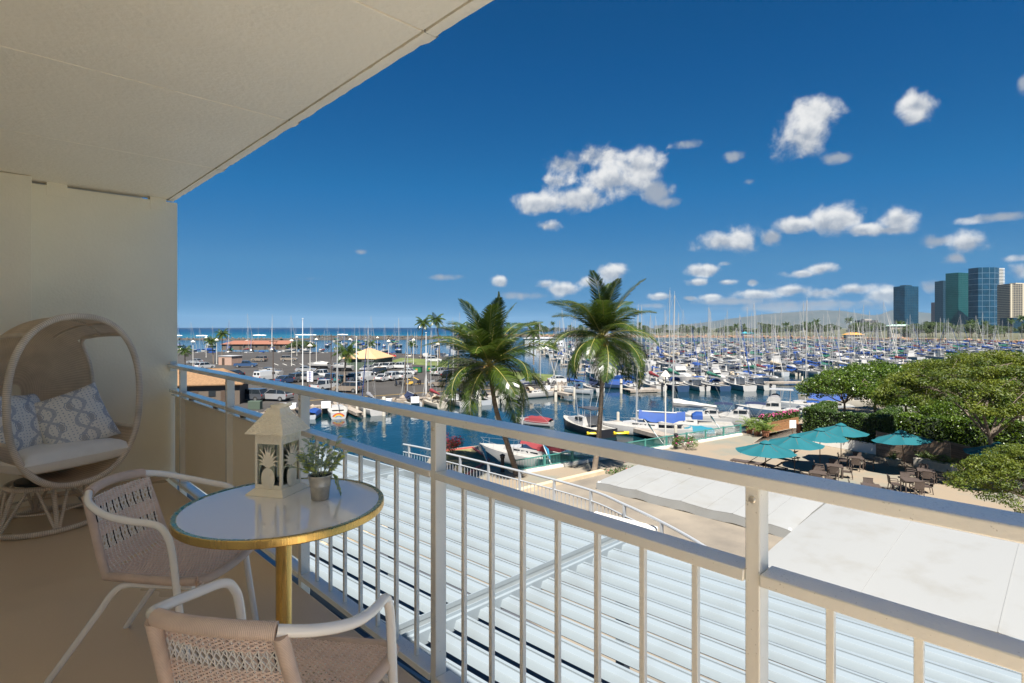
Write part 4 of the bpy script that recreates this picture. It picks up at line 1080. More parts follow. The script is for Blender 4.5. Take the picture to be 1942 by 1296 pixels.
tree('broadleaf_tree', 'small glossy green tree topping the row, before the open water', tuple(D(1782, 68, ZT)), TB, None, 4.0, 'glossy green trees behind the hedge', 1.0)
tree('broadleaf_tree', 'dark glossy tree below the white marquee roof', tuple(D(1868, 56, ZT)), TA, None, 5.0, 'glossy green trees behind the hedge', .95)
tree('broadleaf_tree', 'glossy tree right behind the wooden screen wall', tuple(D(1822, 47, ZT)), TB, None, 2.0, 'glossy green trees behind the hedge', .78)
tree('broadleaf_tree', 'glossy tree filling the terrace behind the large feathery tree', tuple(D(1935, 50, ZT)), TA, None, 3.3, 'glossy green trees behind the hedge', .9)
TY = meshes(tree_parts(21, 7.6, 5.6, 2.3, .15, 200, 170, .17, .62, .42, .40, .7, 210), M_YELLOW)
tree('spreading_tree', 'large feathery yellow-green tree spreading over the terrace edge', tuple(D(1880, 36.5, ZT)), TY, None, .3, None, 1.1)
TY2 = meshes(tree_parts(22, 5.6, 4.3, 1.6, .13, 170, 150, .16, .55, .42, .40, .7, 150), M_YELLOW)
tree('spreading_tree', 'lower feathery yellow-green tree cut by the right edge', tuple(D(2005, 24.0, ZT)), TY2, None, 1.3, None, .84)
def hedge(name, label, pts, w, z0, z1, n, size, leafm, cat='hedge', flowers=None):
    """clipped hedge along pts"""
    t = thing(name, label, cat, (pts[0].x, pts[0].y, z0)); core = MB(); lf = MB(); rr = random.Random(int(z1 * 100) + n)
    o = Vector((pts[0].x, pts[0].y, 0)); tot = sum((b - a).length for a, b in zip(pts, pts[1:]))
    for a, b in zip(pts, pts[1:]):
        a2 = a - o; b2 = b - o; L_ = (b2 - a2).length; tdir = (b2 - a2).normalized(); nr = Vector((-tdir.y, tdir.x, 0))
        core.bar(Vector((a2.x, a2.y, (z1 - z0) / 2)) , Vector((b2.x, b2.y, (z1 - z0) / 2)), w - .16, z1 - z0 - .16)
        for _ in range(int(n * L_ / tot)):
            s_ = rr.uniform(-w / 2, L_ + w / 2); f = rr.random(); H = z1 - z0; wob = .06 * math.sin(s_ * 2.3) + .05 * math.sin(s_ * 5.1 + f)
            if f < .36: q = (rr.uniform(-w / 2, w / 2), H + wob + rr.uniform(-.09, .03))
            elif f < .68: q = (-w / 2 + rr.uniform(-.03, .10) - wob * .6, rr.uniform(0, H))
            else: q = (w / 2 + rr.uniform(-.10, .03) + wob * .6, rr.uniform(0, H))
            p = a2 + tdir * s_ + nr * q[0] + Vector((0, 0, q[1]))
            leaf_cloud(lf, p, (.05, .05, .05), 1, size, rr, .5, .6)
            if flowers and rr.random() < flowers[0] and q[1] > H * .8: leaf_cloud(lf, p + Vector((0, 0, .05)), (.05, .05, .05), 2, size * .8, rr, .5, .9, 1)
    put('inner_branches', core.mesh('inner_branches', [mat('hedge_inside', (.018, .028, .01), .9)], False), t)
    put('leaves', lf.mesh('leaves', [leafm] + ([flowers[1]] if flowers else []), False), t)
    return t
HZ0, HZ1 = ZT + .75, ZT + 2.85
hedge('clipped_hedge', 'tall clipped dark green hedge enclosing a corner of the terrace', [C(51.5, 29.6), C(47.2, 25.6), C(43.0, 28.3), C(47.5, 32.8)], 1.1, HZ0, HZ1, 26000, .15, M_HEDGE)
wwp = [C(47.6, 24.9), C(42.3, 28.3), C(42.9, 29.2)]
lw = thing('planter_wall', 'low white rendered planter wall under the tall hedge', 'wall', tuple(wwp[0] + Vector((0, 0, ZT))))
for a, b in zip(wwp, wwp[1:]):
    MB().bar(a - wwp[0] + Vector((0, 0, .42)), b - wwp[0] + Vector((0, 0, .42)), .3, .84).build('wall_segment', [mat('white_render', (.72, .70, .64), .8, var=.05, vscale=2)], lw, bevel=.02)
# wooden planter with a low flowering hedge, plank by plank
M_CEDAR = mat('cedar_plank', (.27, .135, .06), .6, var=.25, vscale=3, stretch=(1, 1, 8), rnd=.18)
M_PINK = mat('pink_blossom', (.50, .07, .22), .7)
pa, pb_ = C(51.3, 23.7), C(54.6, 28.2)
wp = thing('timber_planter', 'long cedar plank planter box beside the tall hedge', 'planter', tuple(pa + Vector((0, 0, ZT))))
dv = (pb_ - pa)
for k in range(5): MB().bar(Vector((0, 0, .1 + .19 * k)), dv + Vector((0, 0, .1 + .19 * k)), .06, .175).build('plank', [M_CEDAR], wp, smooth=False)
for k in range(5):
    e = dv * (k / 4); MB().box((e.x, e.y, .46), (.08, .08, .94), math.atan2(dv.y, dv.x)).build('post', [M_CEDAR], wp, smooth=False)
hedge('flowering_hedge', 'low bright green hedge with pink blossoms in the cedar planter', [pa + C(.5, -.1), pb_ + C(.5, -.1)], .8, ZT + .5, ZT + 1.5, 5200, .15, M_HEDGE, 'hedge', (.10, M_PINK))
# boardwalk by the planter
bw = struct(MB().prism([(p.x, p.y) for p in (C(46.5, 20.2), C(51.0, 23.6), C(54.2, 28), C(48.5, 25.0))], ZT + .004, ZT + .02).build('path_boardwalk', [mat('grey_boardwalk', (.30, .25, .20), .8, var=.15, vscale=2)], smooth=False))
nbd = 34
for k in range(nbd):
    t = k / nbd; a = C(46.6, 20.3).lerp(C(48.5, 24.9), t); b = C(50.8, 23.4).lerp(C(54.0, 27.9), t)
    MB().bar(a + Vector((0, 0, ZT + .036)), b + Vector((0, 0, ZT + .036)), .13, .03).build('plank', [MATS['grey_boardwalk']], bw, smooth=False)
hedge('leafy_hedge', 'loose green hedge behind the wooden screen under the glossy trees', [D(1702, 46.5, 0), D(1800, 45, 0), D(1960, 42, 0)], 2.6, ZT, ZT + 2.5, 11000, .22, M_GLOSSY)
tree('broadleaf_tree', 'glossy tree between the hedge corner and the wooden screen', tuple(D(1748, 51, ZT)), TA, None, 4.4, 'glossy green trees behind the hedge', .82)
# wooden screen wall, plank by plank
wa, wb_ = D(1664, 42.0, ZT), D(1803, 37.5, ZT)
M_SCREEN = mat('brown_screen_plank', (.20, .14, .095), .7, var=.2, vscale=2, stretch=(1, 1, 10), rnd=.2)
ws = thing('timber_screen', 'brown horizontal plank screen wall behind the tilted parasol', 'screen', tuple(wa)); dv = wb_ - wa
for k in range(12): MB().bar(Vector((0, 0, .09 + .158 * k)), dv + Vector((0, 0, .09 + .158 * k)), .05, .146).build('plank', [M_SCREEN], ws, smooth=False)
for k in range(6): MB().box(tuple(dv * (k / 5) + Vector((0, 0, .97)) + C(.08, 0)), (.09, .09, 1.95)).build('post', [M_SCREEN], ws, smooth=False)
wa2, wb2 = D(1790, 41, ZT), D(1960, 34.5, ZT); ws = thing('timber_screen', 'brown plank screen continuing behind the yellow-green tree', 'screen', tuple(wa2)); dv = wb2 - wa2
for k in range(9): MB().bar(Vector((0, 0, .09 + .158 * k)), dv + Vector((0, 0, .09 + .158 * k)), .05, .146).build('plank', [M_SCREEN], ws, smooth=False)
# planters on the terrace
M_PLANT = mat('stone_planter', (.52, .47, .39), .8, var=.1, vscale=4)
M_FERN = leafmat('fern_leaf', (.06, .12, .02), (.20, .26, .05), 2, .35, .5)
def palmlet(mb, base, n, L_, rr, w=.03, droop=1.0):
    for k in range(n):
        a = rr.uniform(0, 6.28); el_ = rr.uniform(.7, 1.35); p = Vector(base); dvx = Vector((math.cos(a) * math.cos(el_), math.sin(a) * math.cos(el_), math.sin(el_)))
        ln = L_ * rr.uniform(.7, 1.1); rows = []; seg = 7
        for i in range(seg + 1):
            rows.append(p.copy())
            if i > 1:
                sd_ = dvx.cross(Vector((0, 0, 1))); sd_ = sd_.normalized() if sd_.length > .01 else Vector((1, 0, 0))
                for sg in (-1, 1):
                    ld = (dvx * .6 + sd_ * sg + Vector((0, 0, -.35))).normalized(); ll = ln * .32 * (1.1 - i / seg * .6)
                    mb.add([p - dvx * w * .5, p + ld * ll * .5 + Vector((0, 0, .02)) + dvx * w, p + ld * ll, p + dvx * w], [(0, 1, 2), (0, 2, 3)])
            p = p + dvx * ln / seg; dvx = (dvx + Vector((0, 0, -.22 * droop))).normalized()
        for a_, b_ in zip(rows, rows[1:]):
            s_ = Vector((.008, .008, 0)); mb.add([a_ - s_, a_ + s_, b_ + s_, b_ - s_], [(0, 1, 2, 3)])
M_TERRA = mat('terracotta', (.36, .15, .08), .8, var=.12, vscale=6)
pot_me = MB().lathe([(0, .0), (.24, .0), (.33, .50), (.37, .50), (.37, .58), (.31, .58), (.29, .5), (0, .5)], 20).mesh('pot', [M_TERRA])
for i, (px, py, lab) in enumerate(((1421, 822, 'beside the fence end'), (1436, 826, 'standing between two others'), (1452, 829, 'nearest the boardwalk'))):
    t = thing('potted_palm', 'leafy palm in a terracotta pot, ' + lab, 'plant', tuple(G(px, py, ZT)), i, 'potted palms by the fence')
    put('pot', pot_me, t); m = MB(); palmlet(m, (0, 0, .5), 30, 1.35, random.Random(i + 5), .05); m.build('fronds', [M_FERN], t, smooth=False)
t = thing('bowl_planter', 'round pale stone planter in front of the wooden screen', 'planter', tuple(G(1694, 884, ZT)))
MB().lathe([(0, 0), (.25, 0), (.45, .45), (.5, .5), (.44, .5), (0, .44)], 20).build('bowl', [M_PLANT], t); m = MB(); palmlet(m, (0, 0, .45), 14, .7, random.Random(2), .04); m.build('plant', [M_FERN], t, smooth=False)
for (px, py, lab) in ((1772, 891, 'long pale stone trough planter in front of the wooden screen'), (1925, 905, 'pale stone trough planter under the yellow-green tree')):
    t = thing('trough_planter', lab, 'planter', tuple(G(px, py, ZT)), math.atan2((wb_ - wa).y, (wb_ - wa).x))
    MB().box((0, 0, .3), (2.4, .6, .6)).build('trough', [M_PLANT], t, bevel=.03); m = MB(); rr = random.Random(px)
    for k in range(6): palmlet(m, (-1 + .4 * k, 0, .58), 6, .8, rr, .04)
    m.build('plant', [M_FERN], t, smooth=False)
# kiosk bin and notice
t = thing('kiosk_bin', 'reddish brown square bin cabinet at the hedge corner', 'bin', tuple(D(1520, 48.6, ZT)), CAMROT)
MB().box((0, 0, .65), (.62, .62, 1.3)).build('cabinet', [mat('red_brown_wood', (.20, .075, .035), .6, var=.15, vscale=4)], t, bevel=.02); MB().box((0, -.32, .95), (.38, .02, .34)).build('flap', [mat('black_flap', (.025, .025, .03), .5)], t)
t = thing('notice_sign', 'small white notice on a post beside the bin cabinet', 'sign', tuple(D(1503, 47.5, ZT)), CAMROT)
MB().box((0, 0, .65), (.06, .06, 1.3)).build('post', [M_DWOOD], t, smooth=False); bd_ = MB().box((0, -.04, 1.5), (.56, .03, .66)).build('board', [mat('notice_white', (.70, .70, .68), .6)], t, smooth=False)
for k in range(6): MB().box((0, -.058, 1.72 - .08 * k), (.40 - .05 * (k % 3), .004, .022)).build('text_line', [mat('notice_ink', (.25, .25, .27), .7)], bd_, smooth=False)
# flowering shrubs
def shrub(label, loc, rad, n, size, leafm, seed, flowers=None, nf=0):
    t = thing('flowering_shrub' if flowers else 'leafy_shrub', label, 'shrub', tuple(loc), 0); rr = random.Random(seed); st = MB(); lf = MB()
    for k in range(9):
        a = rr.uniform(0, 6.28); q = Vector((math.cos(a) * rad[0] * .7, math.sin(a) * rad[1] * .7, rad[2] * rr.uniform(.8, 1.6))); st.tube([(0, 0, 0), tuple(q * .5 + Vector((0, 0, .2))), tuple(q)], [.03, .022, .01], 5)
        leaf_cloud(lf, q, (rad[0] * .5, rad[1] * .5, rad[2] * .45), n // 9, size, rr, .4, .55)
        if flowers: leaf_cloud(lf, q + Vector((0, 0, rad[2] * .2)), (rad[0] * .55, rad[1] * .55, rad[2] * .5), nf // 9, size * .9, rr, .6, .9, 1, .6)
    st.build('stems', [M_BARK], t); lf.build('foliage', [leafm] + ([flowers] if flowers else []), t, smooth=False)
M_REDF = mat('red_blossom', (.55, .03, .025), .7)
shrub('small tree with bright red blossoms at the quay corner', G(858, 866, ZT), (1.0, 1.0, .85), 900, .10, M_GLOSSY, 4, M_REDF, 900)
shrub('dark green shrub with a few red flowers beside the white canopy', C(31.0, 6.6, ZT), (1.5, 1.5, .95), 2600, .13, M_HEDGE, 6, M_REDF, 40)
shrub('green shrub with pink flowers at the foot of the teal fence', G(1300, 853, ZT), (1.3, .8, .5), 1100, .12, M_GLOSSY, 8, M_PINK, 50)

# ---------------------------------------------------------------- coconut palms
M_TRUNK = mat('palm_trunk', (.20, .155, .115), .9, var=.25, vscale=2, bump=.9, bscale=6, stretch=(1, 1, 6))
M_FROND = leafmat('palm_frond', (.014, .040, .008), (.080, .115, .014), .8, .30, .30)
M_RACH = mat('frond_stalk', (.30, .26, .07), .5)
def frond_mesh(seed, L_, droop, nl=46, wl_=.05, lift=0.0, hang=1.0):
    rr = random.Random(seed); m = MB(); seg = 14; p = Vector((0, 0, 0)); a = R(8); pts = [p.copy()]; tang = []
    for i in range(seg):
        dvx = Vector((0, math.cos(a), math.sin(a))); tang.append(dvx); p = p + dvx * L_ / seg; pts.append(p.copy()); a -= R(droop) / seg * (0.5 + 1.1 * i / seg)
    tang.append(tang[-1])
    m.tube(pts, [.035 * (1 - .9 * i / seg) + .004 for i in range(seg + 1)], 5, 1)
    for k in range(nl):
        f = .12 + .88 * (k + .5) / nl; x = f * seg; i = min(seg - 1, int(x)); q = pts[i].lerp(pts[i + 1], x - i); t = tang[i]
        for sg in (-1, 1):
            ll = L_ * .245 * (math.sin(math.pi * min(1, .18 + .80 * f)) ** .7) * rr.uniform(.88, 1.1)
            upv = Vector((1, 0, 0)).cross(t); upv = -upv if upv.z < 0 else upv
            dvx = (Vector((sg, 0, 0)) * 1.0 + t * (.45 + .5 * f) + upv * (.32 - .5 * rr.random() * .4)).normalized()
            w = wl_ * rr.uniform(.8, 1.15); sdv = t * w * .5
            hd = Vector((0, 0, -1)) * ll * hang
            p1 = q + dvx * ll * .45 + hd * .10; p2 = q + dvx * ll * .80 + hd * .34; p3 = q + dvx * ll * .98 + hd * .62
            m.add([q - sdv * .5, q + sdv * .5, p1 + sdv, p1 - sdv, p2 + sdv * .7, p2 - sdv * .7, p3], [(0, 1, 2, 3), (3, 2, 4, 5), (5, 4, 6)])
    return m.mesh('frond', [M_FROND, M_RACH], False)
FR = [frond_mesh(i, 4.3, dr, 80, .054, 0, hg) for i, (dr, hg) in enumerate(((36, .28), (66, .5), (98, .75), (116, 1.0), (84, .6)))]
def coconut_palm(label, base, top, crown, spin, fr_sc, n=26, seed=1):
    t = thing('coconut_palm', label, 'palm tree', tuple(base), 0, 'two tall coconut palms on the terrace'); o = Vector(base); rr = random.Random(seed)
    pts = cr([Vector(p) - o for p in ([base] + crown + [top])], 8)
    k = len(pts); tk = MB(); tk.tube(pts, [(.19 - .07 * i / k) * (1.35 if i < 2 else 1) * (1 + .05 * (i % 2)) for i in range(k)], 10); tk.build('trunk', [M_TRUNK], t)
    tp = pts[-1]
    for i in range(n):
        f = i / (n - 1); az_ = spin + i * 2.39996; elv = 86 - 104 * f ** 1.05 + rr.uniform(-7, 7)
        me = FR[0] if elv > 62 else FR[1] if elv > 30 else FR[2] if elv > 2 else FR[3]
        if i % 6 == 5: me = FR[4]
        o_ = put('frond', me, t, tuple(tp + Vector((0, 0, .12 - .25 * f)))); s_ = fr_sc * (.95 if elv > 70 else 1.0) * rr.uniform(.9, 1.08); o_.scale = (s_, s_, s_)
        o_.rotation_euler = (Matrix.Rotation(az_, 3, 'Z') @ Matrix.Rotation(R(elv - 8), 3, 'X') @ Matrix.Rotation(rr.uniform(-.5, .5), 3, 'Y')).to_euler()
    m = MB()
    for i in range(9):
        a = i * 2.4; m.M = Matrix.Translation(tp + Vector((.22 * math.cos(a), .22 * math.sin(a), -.32 - .08 * (i % 3)))); m.lathe([(0, -.13), (.07, -.11), (.10, -.02), (.095, .06), (.05, .12), (0, .14)], 8)
    m.M = None; stuff(m.build('coconuts', [mat('coconut_husk', (.30, .17, .03), .6)], t))
    m = MB()
    for i in range(14):
        a = i * 2.4; m.tube(cr([tp + Vector((0, 0, -.1)), tp + Vector((.25 * math.cos(a), .25 * math.sin(a), .02)), tp + Vector((.55 * math.cos(a), .55 * math.sin(a), -.35 - .02 * i))], 4), .018, 4)
    stuff(m.build('flower_stalks', [mat('orange_stalk', (.36, .19, .04), .7)], t))
coconut_palm('leaning coconut palm with the lower, wider crown at the quay corner', C(36.7, .36, ZT), C(35.6, -1.45, zat(694, 35.6)), [C(36.2, -.35, ZT + 2.3), C(35.7, -1.05, ZT + 4.6)], .6, 1.08, 36, 3)
coconut_palm('taller coconut palm with an upright crown against the clouds', C(36.9, 5.45, ZT), C(36.8, 6.0, zat(641, 36.8)), [C(36.8, 5.75, ZT + 2.4), C(36.8, 5.95, ZT + 5.5)], 1.9, 1.04, 34, 8)

# ---------------------------------------------------------------- lamp posts, bollards and flags by the fence
M_LAMP = mat('pale_lamp_pole', (.55, .53, .48), .5)
M_SHADE = mat('cream_lamp_shade', (.70, .66, .55), .5)
def cone_lamp(label, loc, H, group, r_=.07, sh=.42):
    t = thing('street_lamp', label, 'street lamp', tuple(loc), 0, group)
    MB().lathe([(r_ * 1.6, 0), (r_ * 1.6, .3), (r_, .32), (r_ * .7, H - .3), (0, H - .3)], 8).build('pole', [M_LAMP], t); MB().lathe([(0, H + .1), (.06, H + .08), (sh, H - .38), (sh * .95, H - .42), (0, H - .3)], 16).build('lamp_shade', [M_SHADE], t)
cone_lamp('slim lamp post with cone shade standing at the teal fence', D(1262, 46.3, ZT), 6.1, None)
for (px, dep, lab) in ((1282, 44.9, 'short black bollard light in front of the teal fence'), (953, 37.5, 'short black bollard light near the leaning palm')):
    t = thing('bollard_light', lab, 'bollard', tuple(D(px, dep, ZT))); MB().lathe([(.16, 0), (.14, .1), (.12, .9), (.16, .95), (.16, 1.1), (0, 1.12)], 12).build('column', [mat('black_bollard', (.03, .03, .032), .5)], t); MB().lathe([(.19, 1.1), (.19, 1.16), (0, 1.25)], 12).build('cap', [MATS['black_bollard']], t)
M_FLAG = mat('teal_flag', (.02, .22, .28), .8); M_FLAGB = mat('blue_flag', (.04, .30, .52), .8)
def flag(label, base, top, fm, seed):
    t = thing('flag', label, 'flag', tuple(base), 0, 'flags on slanting white poles'); b = Vector(top) - Vector(base); MB().tube([(0, 0, 0), tuple(b)], .035, 6).build('pole', [M_WHITE], t)
    rr = random.Random(seed); P = []
    for i in range(9):
        u = i / 8; row = []
        for j in range(8):
            v = j / 7; p = b * (1 - .45 * v) ; row.append(p + C(.10 * math.sin(5 * u + 2 * v), .42 * u * (1 - .35 * v), -.34 * u - .12 * u * v))
        P.append(row)
    MB().grid(P).build('cloth', [fm], t, angle=80)
flag('teal flag on a slanting white pole left of the lamp post', D(1262, 45.5, ZT), D(1222, 45.2, zat(797, 45.2)), M_FLAG, 1)
flag('white slanting flagpole with furled teal cloth near the fence end', D(1379, 49.5, ZT), D(1341, 49.2, zat(783, 49.2)), M_FLAG, 2)
flag('blue flag on a slanting white pole by the red kerb', D(928, 38.8, ZT), D(909, 38.6, zat(842, 38.6)), M_FLAGB, 3)
flag('blue flag hanging in front of the red covered boat', D(1046, 39.3, ZT), D(1029, 39.2, zat(842, 39.2)), M_FLAGB, 4)
# white marquee roof beyond the trees
t = thing('marquee', 'large white gabled marquee roof beyond the trees on the right', 'marquee', tuple(D(1925, 84, ZT)), heading(1, 1.7))
m = MB(); 
m.add([(-5, -9, 3.1), (5, -9, 3.1), (0, -9, 5.4), (-5, 9, 3.1), (5, 9, 3.1), (0, 9, 5.4)], [(0, 1, 2), (5, 4, 3), (0, 2, 5, 3), (2, 1, 4, 5)]); m.build('roof', [M_TENT], t, smooth=False)
for k in range(7): MB().tube([(-5.02, -9 + 3 * k, 3.12), (0, -9 + 3 * k, 5.43), (5.02, -9 + 3 * k, 3.12)], .05, 5).build('rafter', [M_WHITE], t)
for k in range(4):
    for x in (-4.9, 4.9): MB().box((x, -8.9 + 5.93 * k, 1.55), (.14, .14, 3.1)).build('post', [M_WHITE], t, smooth=False)

# ================================================================ HARBOUR, CAR PARK AND CITY
def sea_material():
    m = mat('sea_water', (.01, .06, .08), .06, spec=.5); nt = m.node_tree; b = _bs(m)
    t = nt.nodes.new('ShaderNodeTexCoord'); sp = nt.nodes.new('ShaderNodeSeparateXYZ'); nt.links.new(t.outputs['Object'], sp.inputs[0])
    nz = nt.nodes.new('ShaderNodeTexNoise'); nz.inputs['Scale'].default_value = .006; nz.inputs['Detail'].default_value = 5; nt.links.new(t.outputs['Object'], nz.inputs['Vector'])
    ad = nt.nodes.new('ShaderNodeMath'); ad.operation = 'MULTIPLY_ADD'; nt.links.new(nz.outputs[0], ad.inputs[0]); ad.inputs[1].default_value = 420; nt.links.new(sp.outputs[1], ad.inputs[2])
    mr = nt.nodes.new('ShaderNodeMapRange'); mr.inputs['From Min'].default_value = 0; mr.inputs['From Max'].default_value = 4000; nt.links.new(ad.outputs[0], mr.inputs['Value'])
    rp = nt.nodes.new('ShaderNodeValToRGB'); nt.links.new(mr.outputs[0], rp.inputs[0]); e = rp.color_ramp.elements      # sheltered basin, pale reef flat, deep water
    e[0].position = 0; e[0].color = (.002, .020, .027, 1); e[1].position = 1; e[1].color = (.0008, .017, .055, 1)
    for p_, c_ in ((.17, (.002, .020, .027, 1)), (.22, (.012, .10, .135, 1)), (.28, (.004, .062, .115, 1)), (.45, (.0012, .032, .088, 1))):
        k = e.new(p_); k.color = c_
    nt.links.new(rp.outputs[0], b.inputs['Base Color'])
    def ms(v0, v1, a, c_):
        q = nt.nodes.new('ShaderNodeMapRange'); q.inputs['From Min'].default_value = a; q.inputs['From Max'].default_value = c_; q.inputs['To Min'].default_value = v0; q.inputs['To Max'].default_value = v1
        nt.links.new(sp.outputs[1], q.inputs['Value']); return q.outputs[0]
    nt.links.new(ms(.04, .42, 250, 1000), b.inputs['Roughness']); nt.links.new(ms(.5, .12, 250, 1000), b.inputs['Specular IOR Level'])
    hs_ = []
    for sc_, st in ((.55, (1, .45, 1)), (2.6, (1, .5, 1))):
        mp = nt.nodes.new('ShaderNodeMapping'); mp.inputs['Scale'].default_value = st; nt.links.new(t.outputs['Object'], mp.inputs[0])
        n = nt.nodes.new('ShaderNodeTexNoise'); n.inputs['Scale'].default_value = sc_; n.inputs['Detail'].default_value = 3; nt.links.new(mp.outputs[0], n.inputs['Vector']); hs_.append(n.outputs[0])
    mx = nt.nodes.new('ShaderNodeMath'); mx.operation = 'MULTIPLY_ADD'; nt.links.new(hs_[1], mx.inputs[0]); mx.inputs[1].default_value = .3; nt.links.new(hs_[0], mx.inputs[2])
    bm = nt.nodes.new('ShaderNodeBump'); bm.inputs['Strength'].default_value = .7; bm.inputs['Distance'].default_value = .09; nt.links.new(mx.outputs[0], bm.inputs['Height']); nt.links.new(bm.outputs[0], b.inputs['Normal'])
    return m
wsheet = MB(); rows = [-60, 0, 60, 150, 300, 600, 1000, 1800, 3500, 8000, 17000]
wsheet.grid([[(-1.3 * abs(r_) - 400, r_, 0), (0, r_, 0), (1.3 * abs(r_) + 400, r_, 0)] for r_ in rows], flip=True)
struct(wsheet.build('water', [sea_material()], None, smooth=False, loc=(0, 0, ZW), rz=CAMROT))
# breaking waves on the reef
M_FOAM = mat('surf_foam', (.8, .82, .82), .9)
for (px0, px1, dep) in ((335, 346, 760), (372, 394, 745), (480, 505, 790), (560, 600, 830), (640, 660, 860)):
    a, b = D(px0, dep, ZW + .5), D(px1, dep, ZW + .5); m = MB(); P = []; rj = random.Random(px0)
    for i in range(13):
        p = a.lerp(b, i / 12); w = 1.5 * math.sin(math.pi * (i + .2) / 12.4) + .1; P.append([p + C(-3 * w, 0, -.5), p + C(-w, 0, .5 * w * rj.uniform(.3, 1)), p + C(4 * w, 0, -.49)])
    o = m.grid(P).build('surf', [M_FOAM], None); stuff(o); o['label'] = 'line of white surf breaking on the reef'; o['category'] = 'surf'

# ---------------------------------------------------------------- car park peninsula
M_ASPH = mat('asphalt', (.042, .037, .032), .9, var=.18, vscale=.12, bump=.3, bscale=6, detail=7)
lot = [G(60, 930, ZL), G(330, 838, ZL), G(480, 790, ZL), G(585, 774, ZL), G(720, 763, ZL), G(860, 752, ZL), G(1058, 741, ZL), G(1068, 722, ZL), G(975, 702, ZL), G(905, 684, ZL), G(840, 674, ZL), G(700, 668, ZL), G(340, 667, ZL), G(120, 668, ZL), G(-60, 700, ZL), G(-200, 900, ZL)]
struct(MB().prism([(p.x, p.y) for p in lot], ZW - 2, ZL).build('ground_car_park', [M_ASPH], smooth=False))
M_STONE = mat('seawall_stone', (.23, .19, .15), .9, var=.35, vscale=.8, bump=1, bscale=2)
M_ROCK = mat('dark_lava_rock', (.10, .085, .07), .95, var=.4, vscale=.5, bump=1, bscale=1)
def rock_bank(name, label, pts, w, h, seed, m_, step=1.2):
    """sloping bank of piled stones along pts"""
    t = thing(name, label, 'seawall', tuple(pts[0])); rj = random.Random(seed); o = pts[0]; base = MB(); st = MB(); k = 0
    for a, b in zip(pts, pts[1:]):
        base.bar(a - o + Vector((0, 0, -.2)), b - o + Vector((0, 0, -.2)), w * .9, h * 1.1)
        L_ = (b - a).length; n = max(2, int(L_ / step))
        for i in range(n):
            for r_ in range(3):
                p = a.lerp(b, (i + rj.random()) / n) - o; tdir = (b - a).normalized(); nr = Vector((-tdir.y, tdir.x, 0)); p = p + nr * rj.uniform(-.5, .5) * w + Vector((0, 0, rj.uniform(-.3, .55) * h))
                s_ = rj.uniform(.3, .7) * step * .75; st.M = Matrix.Translation(p) @ Matrix.Rotation(rj.uniform(0, 6), 4, (rj.random(), rj.random(), 1)); st.add([(s_ * rj.uniform(.7, 1.2) * x, s_ * rj.uniform(.7, 1.2) * y, s_ * .8 * z) for x, y, z in ((1, 0, 0), (-1, 0, 0), (0, 1, 0), (0, -1, 0), (0, 0, 1), (0, 0, -1))], [(0, 2, 4), (2, 1, 4), (1, 3, 4), (3, 0, 4), (2, 0, 5), (1, 2, 5), (3, 1, 5), (0, 3, 5)])
    base.build('wall_core', [m_], t, smooth=False); stuff(st.build('stones', [m_], t, smooth=False))
rock_bank('seawall', 'stone seawall bank along the near edge of the car park', [p + Vector((0, 0, -.2)) for p in lot[1:8]], 1.6, 1.1, 3, M_STONE)
# grass strips, painted bays
def sheet(name, pix, z, m_): return struct(MB().prism([(p.x, p.y) for p in [G(x, y, z) for x, y in pix]], z - .002, z + .004).build(name, [m_], smooth=False))
M_GRASS = mat('mown_grass', (.10, .125, .03), .95, var=.3, vscale=.3, bump=1, bscale=8)
sheet('grass_strip', [(735, 687), (850, 690), (852, 684), (760, 679)], ZL + .01, M_GRASS); sheet('grass_strip', [(935, 727), (1060, 722), (1062, 712), (960, 704)], ZL + .01, M_GRASS); sheet('grass_strip', [(780, 691), (880, 700), (884, 694), (800, 687)], ZL + .012, M_GRASS)
M_YLINE = mat('yellow_bay_paint', (.50, .31, .05), .8); M_WLINE = mat('white_bay_paint', (.55, .53, .48), .8)
def line(px0, py0, px1, py1, w, m_, nm='road_marking'): 
    a, b = G(px0, py0, ZL), G(px1, py1, ZL); struct(MB().bar(a + Vector((0, 0, .006)), b + Vector((0, 0, .006)), w, .004).build(nm, [m_], smooth=False))
for k in range(15): line(546 + 17 * k, 717 - .1 * k, 556 + 17 * k, 722 - .1 * k, .28, M_YLINE)
for k in range(12): line(520 + 16 * k, 690, 528 + 16 * k, 693, .25, M_WLINE)
line(585, 760, 860, 741, .2, M_YLINE); line(860, 741, 1000, 737, .2, M_YLINE); line(930, 722, 955, 717, .25, M_YLINE); line(955, 717, 958, 711, .25, M_YLINE)
line(770, 729, 835, 727, .35, M_YLINE, 'road_kerb')

